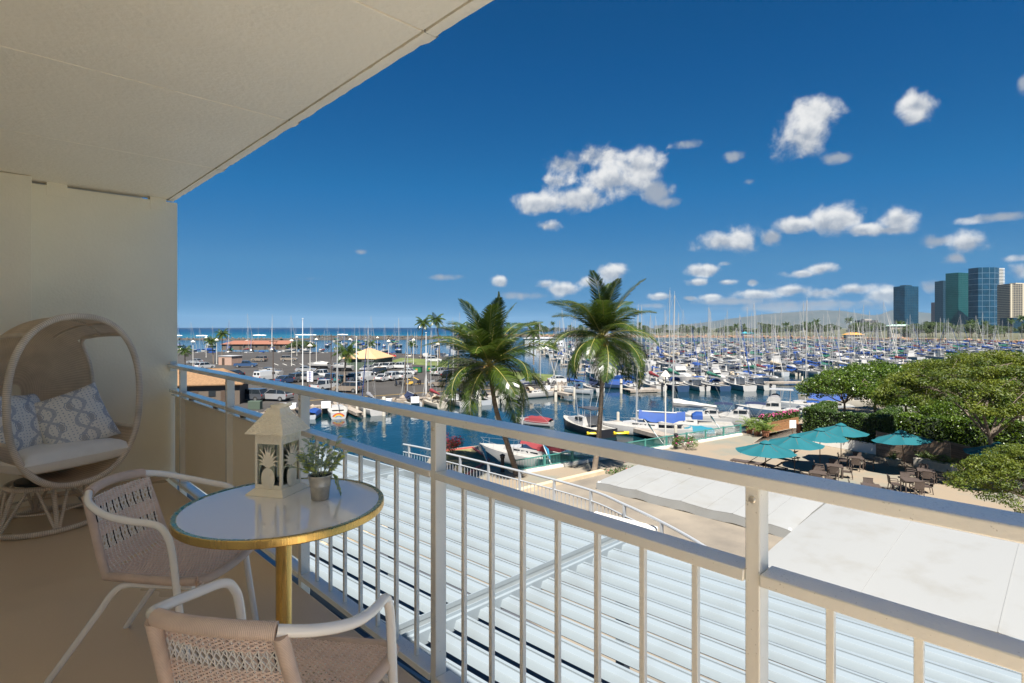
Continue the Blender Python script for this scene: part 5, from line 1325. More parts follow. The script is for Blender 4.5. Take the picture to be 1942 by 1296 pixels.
# ---------------------------------------------------------------- cars
M_TYRE = mat('tyre_rubber', (.02, .02, .02), .8); M_RIM = mat('alloy_rim', (.5, .5, .5), .3, metal=.8); M_CARGL = mat('tinted_glass', (.015, .02, .025), .08, spec=.7); M_TAIL = mat('tail_lamp', (.35, .02, .015), .3); M_HEAD = mat('head_lamp', (.75, .75, .72), .15); M_TRIM = mat('black_trim', (.02, .02, .02), .5)
wheel_me = None
def car_meshes(kind, paint):
    """parts of a car, nose towards +y"""
    P = {}; W = {'sedan': 1.78, 'suv': 1.92, 'pickup': 1.95, 'van': 2.0}[kind]; L = {'sedan': 4.7, 'suv': 4.9, 'pickup': 5.6, 'van': 5.5}[kind]; h2 = L / 2
    if kind == 'sedan': low = [(-h2, .42), (-h2, .78), (-h2 + .15, .95), (-1.1, 1.0), (.75, .98), (1.9, .84), (h2 - .08, .68), (h2, .45), (h2 - .1, .26), (-h2 + .1, .26)]; cab = [(-1.75, .97), (-1.0, 1.42), (.1, 1.46), (1.05, .97)]
    elif kind == 'suv': low = [(-h2, .5), (-h2, 1.0), (-h2 + .1, 1.12), (.9, 1.12), (1.2, 1.08), (2.1, .98), (h2 - .05, .85), (h2, .55), (h2 - .1, .34), (-h2 + .1, .36)]; cab = [(-h2 + .08, 1.1), (-h2 + .45, 1.72), (.3, 1.76), (1.15, 1.1)]
    elif kind == 'pickup': low = [(-h2, .6), (-h2, 1.12), (-.75, 1.12), (1.15, 1.12), (2.5, 1.02), (h2 - .05, .9), (h2, .6), (h2 - .1, .4), (-h2 + .1, .45)]; cab = [(-.85, 1.1), (-.7, 1.74), (.6, 1.78), (1.3, 1.1)]
    else: low = [(-h2, .5), (-h2, 1.15), (1.6, 1.15), (h2 - .35, 1.0), (h2 - .02, .85), (h2, .5), (h2 - .1, .32), (-h2 + .05, .36)]; cab = [(-h2 + .02, 1.13), (-h2 + .12, 2.0), (1.0, 2.02), (1.85, 1.13)]
    b = MB(); w = W / 2
    n = len(low); V = []                       # body sides lean in slightly
    for sx in (-1, 1): V += [(sx * w * (1 if z < .9 else .96), y, z) for y, z in low]
    b.add(V, [tuple(range(n)), tuple(range(2 * n - 1, n - 1, -1))] + [(i, n + i, n + (i + 1) % n, (i + 1) % n) for i in range(n)])
    g = MB(); V = []; n = len(cab)
    def cabw(z): return w * (.95 - .13 * (z - 1.0) / .8)
    for sx in (-1, 1): V += [(sx * cabw(z), y, z) for y, z in cab]
    if kind == 'van':
        b.add(V, [tuple(range(n)), tuple(range(2 * n - 1, n - 1, -1))] + [(i, n + i, n + (i + 1) % n, (i + 1) % n) for i in range(n)])
        g.add([(-.75, 1.02, 1.96), (.75, 1.02, 1.96), (.82, 1.83, 1.2), (-.82, 1.83, 1.2)], [(0, 1, 2, 3)]); 
        for sx in (-1, 1): g.box((sx * .93, .85, 1.5), (.04, .8, .48)); g.box((sx * .4, -h2 + .04, 1.55), (.55, .06, .45))
        g.M = None
    else:
        g.add(V, [tuple(range(n)), tuple(range(2 * n - 1, n - 1, -1))] + [(i, n + i, n + (i + 1) % n, (i + 1) % n) for i in range(n)])
        (ya, za), (yb, zb) = cab[1], cab[2]; b.box((0, (ya + yb) / 2, (za + zb) / 2 + .005), (cabw(za) * 2 + .03, yb - ya + .12, .06))
        for sx in (-1, 1):                     # pillars
            for (p0, p1) in ((cab[0], cab[1]), (cab[3], cab[2])): b.bar((sx * (cabw(p0[1]) + .006), p0[0], p0[1]), (sx * (cabw(p1[1]) + .006), p1[0], p1[1]), .09, .05)
            ym = (cab[1][0] + cab[2][0]) / 2; b.bar((sx * (cabw(1.05) + .004), ym, 1.05), (sx * (cabw(za) + .004), ym, za), .07, .04)
    if kind == 'pickup': g.box((0, -1.75, 1.10), (W - .25, 1.8, .05), mi=1)
    wh = MB(); r_ = .33 if kind == 'sedan' else .38
    wh.M = Matrix.Rotation(R(90), 4, 'Y'); wh.lathe([(r_ * .55, -.11), (r_ * .95, -.11), (r_, -.08), (r_, .08), (r_ * .95, .11), (r_ * .62, .11)], 14, mi=0); wh.lathe([(0, .09), (r_ * .6, .10), (r_ * .62, .11)], 14, mi=1); wh.lathe([(r_ * .62, -.11), (r_ * .6, -.10), (0, -.09)], 14, mi=1)
    ax = h2 - .95; out = [('body', b.mesh('body', [paint], True, 30), (0, 0, 0)), ('windows', g.mesh('windows', [M_CARGL, M_TRIM], True, 30), (0, 0, 0))]
    wm = wh.mesh('wheel', [M_TYRE, M_RIM])
    for sx in (-1, 1):
        for y in (-ax, ax): out.append(('wheel', wm, (sx * (w - .08), y, r_)))
        out.append(('headlight', MB().box((0, 0, 0), (.34, .08, .16)).mesh('headlight', [M_HEAD], False), (sx * (w - .27), h2 - .06, .68 if kind == 'sedan' else .82)))
        out.append(('tail_light', MB().box((0, 0, 0), (.2, .06, .24)).mesh('tail_light', [M_TAIL], False), (sx * (w - .16), -h2 + .0, .82 if kind == 'sedan' else .95)))
    out.append(('bumper', MB().box((0, h2 - .02, .42), (W - .1, .12, .18)).box((0, -h2 + .02, .45), (W - .1, .12, .18)).mesh('bumper', [M_TRIM], False), (0, 0, 0)))
    return out
PAINT = {'white': mat('white_car_paint', (.48, .48, .47), .25, coat=.5), 'silver': mat('silver_car_paint', (.42, .42, .42), .3, metal=.5, coat=.5), 'dark grey': mat('dark_grey_car_paint', (.06, .065, .075), .25, coat=.6), 'black': mat('black_car_paint', (.015, .016, .02), .2, coat=.6),
         'blue': mat('blue_car_paint', (.03, .06, .13), .25, coat=.6), 'tan': mat('tan_car_paint', (.27, .22, .17), .3, metal=.3, coat=.5), 'red': mat('red_car_paint', (.40, .02, .02), .25, coat=.5), 'teal': mat('teal_car_paint', (.02, .10, .11), .25, coat=.5)}
CARC = {}
KINDW = {'sedan': 'sedan', 'suv': 'SUV', 'pickup': 'pickup truck', 'van': 'van'}
def car(px, py, kind, paint, hd, where):
    key = (kind, paint)
    if key not in CARC: CARC[key] = car_meshes(kind, PAINT[paint])
    t = thing('parked_car' if kind != 'van' else 'parked_van', f'{paint} {KINDW[kind]} parked {where}', 'van' if kind == 'van' else 'car', tuple(G(px, py, ZL)), hd, 'vehicles in the harbour car park')
    for n, me, l in CARC[key]: put(n, me, t, l)
hl, hr, ha, hc = heading(.25, -1), heading(.2, 1), heading(1, .35), heading(-1, -.3)
for c_ in ((476, 760, 'suv', 'dark grey', hl, 'by the brown-roofed shed'), (522, 760, 'suv', 'silver', hl, 'behind the dark SUV by the quay'), (660, 744, 'suv', 'tan', hl, 'on the quay road alone'),
           (543, 727, 'sedan', 'blue', ha, 'at the start of the near bay row'), (568, 724, 'suv', 'dark grey', ha, 'in the near bay row beside the notice board'), (592, 723, 'suv', 'silver', ha, 'behind the notice board'),
           (611, 717, 'pickup', 'white', hl, 'across the lane above the near bay row'), (628, 726, 'pickup', 'blue', ha, 'between notice board and palm'), (651, 726, 'sedan', 'teal', ha, 'beside the car park palm'), (671, 725, 'pickup', 'white', ha, 'right of the car park palm'),
           (616, 740, 'pickup', 'white', ha, 'in front of the near bay row'), (694, 724, 'van', 'white', ha, 'in the near bay row'), (729, 723, 'sedan', 'white', ha, 'just beyond the white van'), (747, 721, 'suv', 'white', ha, 'in the near bay row'), (768, 719, 'sedan', 'white', ha, 'at the end of the near bay row'),
           (717, 712, 'suv', 'black', hc, 'behind the white van'), (697, 704, 'sedan', 'silver', hc, 'by the peach-roofed pavilion'), (716, 702, 'suv', 'white', hc, 'by the peach-roofed pavilion'), (735, 701, 'suv', 'white', hc, 'right of the peach-roofed pavilion'), (760, 700, 'pickup', 'white', hl, 'across the lane from the green skips'),
           (771, 711, 'sedan', 'white', hl, 'left of the green skips'), (736, 679, 'pickup', 'red', hr, 'on the far grass verge'), (466, 697, 'pickup', 'blue', hr, 'in the far open part of the car park'), (492, 686, 'suv', 'tan', hl, 'along the far harbour edge'), (548, 685, 'suv', 'tan', hr, 'along the far harbour edge'),
           (832, 712, 'suv', 'white', ha, 'under the leaning palm'), (852, 716, 'sedan', 'black', ha, 'under the leaning palm'), (838, 734, 'sedan', 'tan', hl, 'on the quay road by the yellow kerb'), (877, 726, 'suv', 'white', hl, 'in the palm shade'), (944, 733, 'sedan', 'blue', hl, 'behind the palm trunk'),
           (1008, 731, 'sedan', 'silver', hr, 'near the end of the quay road'), (900, 715, 'pickup', 'dark grey', ha, 'in the palm shade'), (822, 687, 'suv', 'white', hr, 'by the far moorings'), (1062, 727, 'sedan', 'white', hr, 'at the tip of the quay'), (506, 722, 'van', 'white', ha, 'at the left end of the lot'),
           (388, 700, 'suv', 'white', ha, 'near the pink block'), (412, 712, 'sedan', 'white', hl, 'above the shed roof'), (370, 690, 'sedan', 'silver', hl, 'near the left-hand palms'), (442, 715, 'sedan', 'black', hl, 'above the shed roof'), (508, 712, 'pickup', 'dark grey', hr, 'beside the boat trailer'), (580, 706, 'sedan', 'silver', hr, 'in the middle lane'), (650, 703, 'suv', 'dark grey', hr, 'left of the pavilion')):
    car(*c_)

# ---------------------------------------------------------------- small buildings of the harbour
def hip_roof(mb, w, l, z0, z1, mi=0, ov=.5):
    a, b = w / 2 + ov, l / 2 + ov; r_ = max(0, b - a)
    mb.add([(-a, -b, z0), (a, -b, z0), (a, b, z0), (-a, b, z0), (0, -r_, z1), (0, r_, z1), (-a, -b, z0 - .15), (a, -b, z0 - .15), (a, b, z0 - .15), (-a, b, z0 - .15)], [(0, 1, 4), (1, 2, 5, 4), (2, 3, 5), (3, 0, 4, 5), (0, 6, 7, 1), (1, 7, 8, 2), (2, 8, 9, 3), (3, 9, 6, 0), (9, 8, 7, 6)], mi)
def house(name, label, loc, rz, w, l, h, ht, wallm, roofm, doors=2):
    t = thing(name, label, 'building', tuple(loc), rz); MB().box((0, 0, h / 2), (w, l, h)).build('wall', [wallm], t, smooth=False); m = MB(); hip_roof(m, w, l, h, ht); m.build('roof', [roofm], t, smooth=False)
    for k in range(doors):
        y = -l / 2 + l * (k + .5) / doors
        for sx in (-1, 1): d_ = MB().box((sx * (w / 2 + .02), y, 1.05), (.06, 1.0, 2.1)).build('door', [mat('brown_door', (.07, .045, .03), .6)], t, smooth=False); MB().box((sx * (w / 2 + .03), y + 1.6, 1.6), (.05, .9, .8)).build('window', [M_CARGL], t, smooth=False)
M_BROOF = mat('brown_shingle_roof', (.20, .115, .055), .85, var=.2, vscale=3, stretch=(1, 1, 4)); M_PEACH = mat('peach_metal_roof', (.48, .31, .16), .6, var=.04, vscale=1); M_BROWNW = mat('brown_wall', (.11, .085, .065), .8); M_PINKW = mat('pink_block', (.38, .25, .19), .8, var=.06, vscale=2); M_GREENW = mat('dark_green_wall', (.06, .085, .06), .7); M_ROOFR = mat('rust_roof', (.22, .09, .055), .8)
house('harbour_shed', 'brown-roofed harbour shed behind the left railing bays', D(380, 79, ZL), heading(1, -.25) + math.pi / 2, 5.5, 11.5, 2.9, 4.9, M_BROWNW, M_BROOF, 3)
house('pavilion', 'open pavilion with a peach hipped roof in the car park', D(700, 146, ZL), heading(1, .2), 8.5, 10.5, 2.9, 5.3, M_GREENW, M_PEACH, 2)
house('long_shed', 'long low rust-roofed shed on the far side of the car park', D(497, 268, ZL), heading(.1, 1), 8, 34, 2.8, 4.4, M_BROWNW, M_ROOFR, 6)
house('harbour_office', 'pale harbour office with dark windows beyond the right palm fronds', D(1030, 315, ZL), heading(.1, 1), 9, 22, 4.5, 5.2, mat('pale_blue_wall', (.55, .58, .62), .7), mat('grey_flat_roof', (.35, .35, .36), .8), 4)
t = thing('service_block', 'small pink concrete service block among the left palms', 'building', tuple(D(437, 160, ZL)), heading(1, .3)); MB().box((0, 0, 1.25), (4.6, 4, 2.5)).build('wall', [M_PINKW], t, smooth=False); MB().box((0, 0, 2.56), (4.9, 4.3, .14)).build('roof', [MATS['grey_flat_roof']], t, smooth=False); MB().box((-.6, -2.03, 1.0), (.9, .05, 2.0)).build('door', [MATS['brown_door']], t, smooth=False)
M_SKIP = mat('green_skip', (.02, .17, .06), .6, var=.1, vscale=2)
for (px, py, lab) in ((792, 707, 'left of the pair'), (816, 705, 'right of the pair')):
    t = thing('waste_skip', 'green waste skip, ' + lab + ' in the car park', 'skip', tuple(G(px, py, ZL)), heading(1, .1)); m = MB(); m.side_prism([(-.8, .15), (.8, .15), (.95, 1.35), (-.95, 1.35)], -.95, .95); m.build('bin', [M_SKIP], t, smooth=False); MB().box((0, 0, 1.39), (1.95, 1.95, .06)).build('lid', [mat('black_lid', (.03, .03, .03), .6)], t, smooth=False); MB().box((0, -.93, .8), (.5, .03, .4), rx=R(7)).build('sticker', [M_YLINE], t, smooth=False)
t = thing('notice_board', 'white notice board with lettering at the edge of the bay row', 'sign', tuple(G(588, 734, ZL)), CAMROT); MB().box((0, 0, 1.9), (1.1, .06, 1.9)).build('panel', [mat('board_white', (.68, .68, .72), .6)], t, smooth=False); MB().box((-.5, .06, 1.4), (.07, .07, 2.8)).build('post', [M_TRIM], t); MB().box((.5, .06, 1.4), (.07, .07, 2.8)).build('post', [M_TRIM], t)
for k in range(5): MB().box((-.05 * (k % 2), -.035, 2.6 - .3 * k), (.8 - .1 * (k % 3), .01, .1)).build('text_line', [mat('board_ink', (.25, .25, .5), .7)], t, smooth=False)
t = thing('green_box', 'dark green utility cabinet on the quay edge by the SUVs', 'cabinet', tuple(D(484, 73, ZL)), CAMROT); MB().box((0, 0, .55), (1.6, .8, 1.1)).build('cabinet', [M_GREENW], t, bevel=.03)
for i, (px, dep, lab) in enumerate(((538, 72.5, 'left of the railing post'), (553, 72.5, 'beside the railing post'), (618, 74, 'above the rainbow boat'), (735, 77, 'near the red-covered sailboat'), (787, 79, 'behind the moored sailboats'), (862, 82, 'left of the palm trunk'), (1037, 94, 'near the quay tip'))):
    t = thing('dock_box', 'white dock locker on the quay, ' + lab, 'locker', tuple(D(px, dep, ZL)), CAMROT + .2 * (i % 3), 'white dock lockers on the quay'); MB().box((0, 0, .4), (1.15, .6, .8)).build('box', [M_WHITE], t, bevel=.03); MB().box((0, 0, .83), (1.2, .65, .06)).build('lid', [M_WHITE], t, bevel=.02)
# lamps and poles
for i, (px, ytop) in enumerate(((366, 646), (391, 639), (411, 643), (553, 644), (563, 638), (588, 653), (600, 642), (664, 642), (716, 639), (737, 645), (784, 643), (830, 650), (860, 645))):
    dep = 3.4 * FPX / (ytop - 621); cone_lamp('white cone-shaded lamp on a tall pole in the harbour car park', D(px, dep, ZL), 7.4, 'car park lamps', .09, .55)
M_UPOLE = mat('tarred_pole', (.07, .05, .04), .9); M_WPOLE = mat('white_pole', (.66, .66, .64), .5)
for (px, dep, yt, m_, lab) in ((518, 86, 643, M_UPOLE, 'dark timber pole beside the silver SUV'), (628, 92, 634, M_UPOLE, 'dark timber pole left of the car park palm'), (574, 96, 605, M_WPOLE, 'white pole rising above the horizon near the notice board'), (676, 90, 640, M_WPOLE, 'white pole in front of the white van'), (808, 88, 632, M_WPOLE, 'white pole left of the leaning palm'), (769, 86, 668, M_UPOLE, 'thin dark pole behind the navy-covered boat')):
    H = zat(yt, dep) - ZL; t = thing('utility_pole', lab, 'pole', tuple(D(px, dep, ZL))); MB().lathe([(.10, 0), (.09, H * .5), (.06, H), (0, H)], 8).build('pole', [m_], t); MB().box((0, 0, H - .4), (1.2, .08, .1), CAMROT).build('crossarm', [m_], t, smooth=False) if m_ is M_UPOLE else MB().lathe([(0, H), (.16, H), (.16, H + .08), (0, H + .12)], 8).build('cap', [m_], t)
# motor scooters by the yellow kerb
for i, (px, py, cc, lab) in enumerate(((757, 733, 'black', 'black motor scooter parked left of the yellow scooter'), (775, 732, 'tan', 'yellow motor scooter by the yellow kerb'), (790, 731, 'black', 'dark motor scooter right of the yellow scooter'), (816, 729, 'silver', 'grey motor scooter at the end of the scooter row'))):
    t = thing('motor_scooter', lab, 'scooter', tuple(G(px, py, ZL)), hl + .3 * i); pm_ = M_YLINE if 'yellow motor' in lab else PAINT[cc]
    wmm = MB(); wmm.M = Matrix.Rotation(R(90), 4, 'Y'); wmm.lathe([(.1, -.06), (.26, -.06), (.28, 0), (.26, .06), (.1, .06)], 12); wm2 = wmm.mesh('wheel', [M_TYRE])
    for y in (-.6, .65): put('wheel', wm2, t, (0, y, .28))
    m = MB(); m.side_prism([(-.85, .5), (-.8, .85), (-.1, .82), (.0, .4), (.4, .4), (.6, 1.05), (.72, 1.02), (.6, .35), (-.3, .3)], -.17, .17); m.build('body', [pm_], t, smooth=False); MB().box((0, -.42, .9), (.3, .8, .12)).build('seat', [M_TRIM], t, bevel=.03); MB().tube([(-.35, .55, 1.12), (0, .62, 1.08), (.35, .55, 1.12)], .025, 6).build('handlebar', [M_TRIM], t)

# ---------------------------------------------------------------- boats
M_HULL = mat('white_gelcoat', (.41, .40, .385), .3, var=.04, vscale=1.2, coat=.2); M_CREAM = mat('cream_gelcoat', (.42, .38, .315), .35); M_DECK = mat('pale_deck', (.35, .335, .305), .6); M_NAVYH = mat('navy_hull', (.03, .06, .12), .25, coat=.4); M_SLATE = mat('slate_blue_hull', (.075, .12, .18), .3, coat=.3); M_BLACKH = mat('black_hull', (.02, .02, .025), .3); M_GREYH = mat('grey_hull', (.34, .36, .38), .4); M_BOOT = mat('boot_stripe', (.05, .05, .06), .5); M_ALU = mat('mast_aluminium', (.40, .40, .39), .45, metal=.2); M_WIRE = mat('rigging_wire', (.30, .30, .30), .5); M_STEEL = mat('rail_steel', (.6, .6, .6), .3, metal=.6); M_WOODB = mat('varnished_wood', (.22, .11, .05), .5)
CAN = {'blue': mat('blue_canvas', (.006, .045, .20), .7, var=.08, vscale=2), 'navy': mat('navy_canvas', (.012, .02, .055), .7), 'white': mat('white_canvas', (.43, .415, .385), .8), 'tan': mat('tan_canvas', (.42, .34, .24), .8), 'green': mat('green_canvas', (.02, .12, .08), .8), 'red': mat('maroon_canvas', (.18, .02, .025), .8), 'teal': mat('turquoise_canvas', (.01, .15, .22), .7), 'grey': mat('grey_canvas', (.17, .17, .18), .8)}
def hull_fn(L, B, kind):
    def bt(t):
        s0 = .74 if kind == 'sail' else .92
        return B / 2 * (s0 + (1 - s0) * math.sin(min(1, t / .42) * math.pi / 2)) if t < .42 else B / 2 * max(0.0, 1 - ((t - .42) / .58) ** (2.1 if kind == 'sail' else 2.7)) ** (.85)
    fb = .105 * L if kind == 'sail' else .12 * L
    def sh(t): return fb * (.82 + .12 * (1 - t) ** 2 + (.32 if kind == 'sail' else .5) * t * t)
    return bt, sh
def boat_parts(kind, L=9.0, hull=None, canvas='blue', cover='blue', dodger=True, mast=True, boomcover=True, tarp=False, bimini=None, fly=False, cabin=True, outboards=0, furl=True, seed=0, hardtop=None, mast_h=None, lean=0, stripe=None, glassm=None, rails=True):
    """hull pointing to +y, waterline at z = 0"""
    rr = random.Random(seed); hull = hull or M_HULL; B = L * (.31 if kind == 'sail' else .34); bt, sh = hull_fn(L, B, kind); out = []
    Y = lambda t: -L / 2 + L * t
    n = 12; rows = []
    for i in range(n + 1):
        t = i / n; b = max(bt(t), .012); z = sh(t); rk = (.06 * L * max(0, t - .55) ** 1.2) if True else 0
        sec = [(b, z), (b * .985, z * .62), (b * .95, z * .34), (b * .9, .10), (b * .86, .03), (b * .5, -.35 - .02 * L), (0, -.45 - .03 * L)]
        full = [(-x, Y(t) + rk * (zz / max(z, .1)) - rk * .4, zz) for x, zz in sec] + [(x, Y(t) + rk * (zz / max(z, .1)) - rk * .4, zz) for x, zz in reversed(sec[:-1])]
        rows.append(full)
    m = MB()
    k = len(rows[0]); V = [p for r_ in rows for p in r_]; F = []; 
    for i in range(n):
        for j in range(k - 1):
            zavg = (V[i * k + j][2] + V[i * k + j + 1][2]) / 2
            m_i = 1 if .0 < zavg < .12 and False else (1 if zavg < .14 else 0)
            F.append(((i * k + j, i * k + j + 1, (i + 1) * k + j + 1, (i + 1) * k + j), m_i))
    m.add(V, [f for f, _ in F]); m.m = [q for _, q in F]
    m.add(rows[0], [tuple(range(k))], 0)
    out.append(('hull', m, [hull, M_BOOT, stripe or hull]))
    # deck with a cockpit well
    dk = MB(); c0, c1 = (.06, .34) if kind == 'sail' else (.04, .36); P = []
    for i in range(n + 1):
        t = i / n; b = bt(t) * .97; z = sh(t) - .03; rk = (.06 * L * max(0, t - .55) ** 1.2) * .6
        well = -.32 * L / 9 if c0 < t < c1 + .02 else 0; iw = .62
        P.append([(-b, Y(t) + rk, z), (-b * iw, Y(t) + rk, z + .02), (-b * iw * .97, Y(t) + rk, z + .02 + well), (b * iw * .97, Y(t) + rk, z + .02 + well), (b * iw, Y(t) + rk, z + .02), (b, Y(t) + rk, z)])
    dk.grid(P, flip=True); out.append(('deck', dk, [M_DECK if hull is not M_CREAM else M_CREAM]))
    s9 = L / 9
    if kind == 'sail':
        if cabin:
            cb = MB(); w = MB(); P = []
            for t, hw, hh in ((.345, .30, .0), (.35, .31, .44), (.50, .30, .42), (.64, .23, .36), (.73, .15, .24), (.745, .14, .0)):
                z = sh(t) - .02; x = hw * B; P.append([(-x, Y(t), z), (-x * .93, Y(t), z + hh * s9), (x * .93, Y(t), z + hh * s9), (x, Y(t), z)])
            cb.grid(P, flip=True); cb.add(P[1], [(0, 1, 2, 3)]); out.append(('cabin', cb, [hull if hull in (M_HULL, M_CREAM) else M_HULL]))
            for sx in (-1, 1):
                for t in (.42, .51, .59):
                    z = sh(t) + .2 * s9; hw = .30 if t < .5 else .285 if t < .55 else .25; w.box((sx * (hw * B * .972 + .004), Y(t), z), (.03, .07 * L, .13 * s9), rz=sx * (.03 if t < .5 else .12))
            out.append(('cabin_windows', w, [M_CARGL]))
        if dodger:
            d_ = MB(); P = []
            for y_, hh in ((0, .0), (.05, .40), (.35, .62), (.75, .60)):
                hw = .29 * B; z = sh(.36) + .40 * s9 * (1 if y_ < .6 else 1); P.append([(hw * math.cos(a), Y(.40) - y_ * 1.25 * s9, z + hh * s9 * (math.sin(a) ** .5 if math.sin(a) > 0 else 0)) for a in [math.pi * q / 8 for q in range(9)]])
            d_.grid(P); out.append(('dodger', d_, [CAN[canvas]]))
        if mast:
            H = mast_h or L * rr.uniform(1.18, 1.5); ym = Y(.585); z0 = sh(.58) + .38 * s9; mm = MB(); tilt = lean
            top = Vector((tilt * H, ym - .015 * H, z0 + H)); mm.tube([(0, ym, z0 - .5), tuple(top)], [.060 * s9 + .012, .042 * s9 + .010], 7); mm.bar((-.10 * L, ym - .01 * H * .55, z0 + H * .56), (.10 * L, ym - .01 * H * .55, z0 + H * .56), .06, .05); mm.tube([tuple(top), tuple(top + Vector((.03, 0, .5)))], .018, 4)
            out.append(('mast', mm, [M_ALU]))
            rg = MB(); r_ = .011
            for q in ((0, Y(1.0), sh(1) + .1), (0, Y(0) + .1, sh(0) + .1)): rg.tube([tuple(top), q], r_, 3, caps=False)
            for sx in (-1, 1):
                rg.tube([tuple(top), (sx * .10 * L, ym, z0 + H * .56), (sx * bt(.56) * .95, ym, sh(.56))], r_, 3, caps=False); rg.tube([(0, ym, z0 + H * .55), (sx * bt(.52) * .95, ym - .4, sh(.52))], r_, 3, caps=False)
            out.append(('rigging', rg, [M_WIRE]))
            bo = MB(); zb = z0 + 1.0 * s9; be = Y(.16); bo.tube([(0, ym, zb), (0, be, zb - .06)], .055 * s9 + .02, 6); out.append(('boom', bo, [M_ALU]))
            if boomcover:
                sc = MB(); pts = []; rs_ = []
                for q in range(9):
                    t = q / 8; pts.append((.02 * math.sin(q * 2), ym - .05 + (be - ym) * t, zb + (.30 * (1 - t) + .10) * s9 + .03 * math.sin(q * 2.3))); rs_.append((.25 * (1 - t) ** 1.3 + .10) * s9 * (1.15 if q % 3 else .95))
                sc.tube(pts, rs_, 8); out.append(('sail_cover', sc, [CAN[cover]]))
            if furl:
                fs = MB(); a = Vector((0, Y(1.0) - .1, sh(1) + .3)); fs.tube([tuple(a), tuple(a.lerp(top, .5)), tuple(a.lerp(top, .93))], [.09 * s9, .075 * s9, .03], 6); out.append(('furled_jib', fs, [CAN['white'] if seed % 3 else CAN['blue']]))
            if tarp:
                tp = MB(); P = []
                for i in range(9):
                    y_ = ym - .3 + (Y(.10) - ym) * i / 8; zt = zb + .05 - .28 * math.sin(math.pi * i / 8); hw = B * (.26 + .05 * (i / 8)); P.append([(-hw, y_, zt - .70 * s9 + .14 * math.sin(i * 1.9)), (-hw * .55, y_, zt - .42 * s9), (0, y_, zt + .12), (hw * .55, y_, zt - .42 * s9), (hw, y_, zt - .70 * s9 + .14 * math.cos(i * 1.7))])
                tp.grid(P); out.append(('tarpaulin', tp, [CAN[canvas]]))
    else:
        P = []; cb = MB(); hs2 = .12 * L if cabin else .05 * L
        for t, hw, hh in ((.36, .38, 0), (.37, .39, 1.0), (.52, .37, 1.02), (.60, .345, .56), (.80, .21, .34), (.86, .14, 0)):
            z = sh(t) - .03; x = hw * B * (1 if bt(t) / B > hw else bt(t) / B / hw * .92); P.append([(-x, Y(t), z), (-x * .88, Y(t), z + hh * hs2), (x * .88, Y(t), z + hh * hs2), (x, Y(t), z)])
        cb.grid(P, flip=True); cb.add(P[1], [(0, 1, 2, 3)]); out.append(('cabin', cb, [M_HULL if hull is not M_CREAM else M_CREAM]))
        w = MB(); z = sh(.5)                     # windscreen and side lights
        (a0, a1, a2, a3) = P[2]; (b0, b1, b2, b3) = P[3]
        def mixp(p, q, f): return tuple(p[i] + (q[i] - p[i]) * f for i in range(3))
        u0, u1 = mixp(a1, b1, .1), mixp(a1, b1, .92); v0, v1 = mixp(a2, b2, .1), mixp(a2, b2, .92); up = .03
        w.add([(u0[0] * .92, u0[1], u0[2] + up), (v0[0] * .92, v0[1], v0[2] + up), (v1[0] * .95, v1[1], v1[2] + up), (u1[0] * .95, u1[1], u1[2] + up)], [(0, 1, 2, 3)])
        for sx in (-1, 1):
            w.box((sx * (.365 * B), Y(.445), z + hs2 * .68), (.05, .10 * L, hs2 * .34), ry=-sx * .10); w.box((sx * (.352 * B), Y(.535), z + hs2 * .62), (.05, .055 * L, hs2 * .32), ry=-sx * .10, rz=sx * .04)
        out.append(('cabin_windows', w, [M_CARGL]))
        if fly:
            f_ = MB(); z = sh(.45) + hs2; f_.side_prism([(Y(.37), z), (Y(.56), z), (Y(.53), z + .62 * s9), (Y(.37), z + .55 * s9)], -.30 * B, .30 * B); out.append(('flybridge', f_, [M_HULL]))
            fc = MB(); P = [[(.27 * B * math.cos(a), y_, z + .5 * s9 + .55 * s9 * math.sin(a) * hh) for a in [math.pi * q / 6 for q in range(7)]] for y_, hh in ((Y(.38), .6), (Y(.42), 1.0), (Y(.47), .9), (Y(.525), .25))]; fc.grid(P); out.append(('flybridge_cover', fc, [CAN['grey']]))
        if hardtop:
            ht = MB(); z = sh(.4) + hs2 * (1.9 if not fly else 2.5); ht.box((0, Y(.36), z), (.62 * B, .32 * L, .07 * s9 + .03)); out.append(('hardtop', ht, [hardtop]))
            for sx in (-1, 1):
                for t in (.24, .37, .50): out.append(('hardtop_post', MB().tube([(sx * .30 * B, Y(t), sh(t) - .05), (sx * .29 * B, Y(t), z)], .035, 5), [M_STEEL]))
        if bimini:
            bi = MB(); z = sh(.3) + 1.55 * s9 + .25; P = [[(x * .40 * B, Y(.16) + i * .065 * L, z + .12 * (1 - x * x) + .08 * math.sin(math.pi * i / 4)) for x in (-1, -.5, 0, .5, 1)] for i in range(5)]; bi.grid(P); out.append(('bimini', bi, [CAN[bimini]]))
            for sx in (-1, 1):
                for yy in (.17, .41): out.append(('bimini_strut', MB().tube([(sx * .40 * B, Y(yy), z), (sx * .44 * B, Y(.30), sh(.3))], .022, 4), [M_STEEL]))
        if tarp:
            tp = MB(); P = []
            for i in range(10):
                t = .03 + .68 * i / 9; b = bt(t) * 1.03; zt = sh(t) + (1.05 * math.sin(math.pi * (.12 + .76 * i / 9)) ** .6) * s9; P.append([(-b, Y(t), sh(t) - .12), (-b * .8, Y(t), sh(t) + (zt - sh(t)) * .7), (0, Y(t), zt + .05 * math.sin(i * 2)), (b * .8, Y(t), sh(t) + (zt - sh(t)) * .7), (b, Y(t), sh(t) - .12)])
            tp.grid(P, flip=True); out.append(('tarpaulin', tp, [CAN[canvas]]))
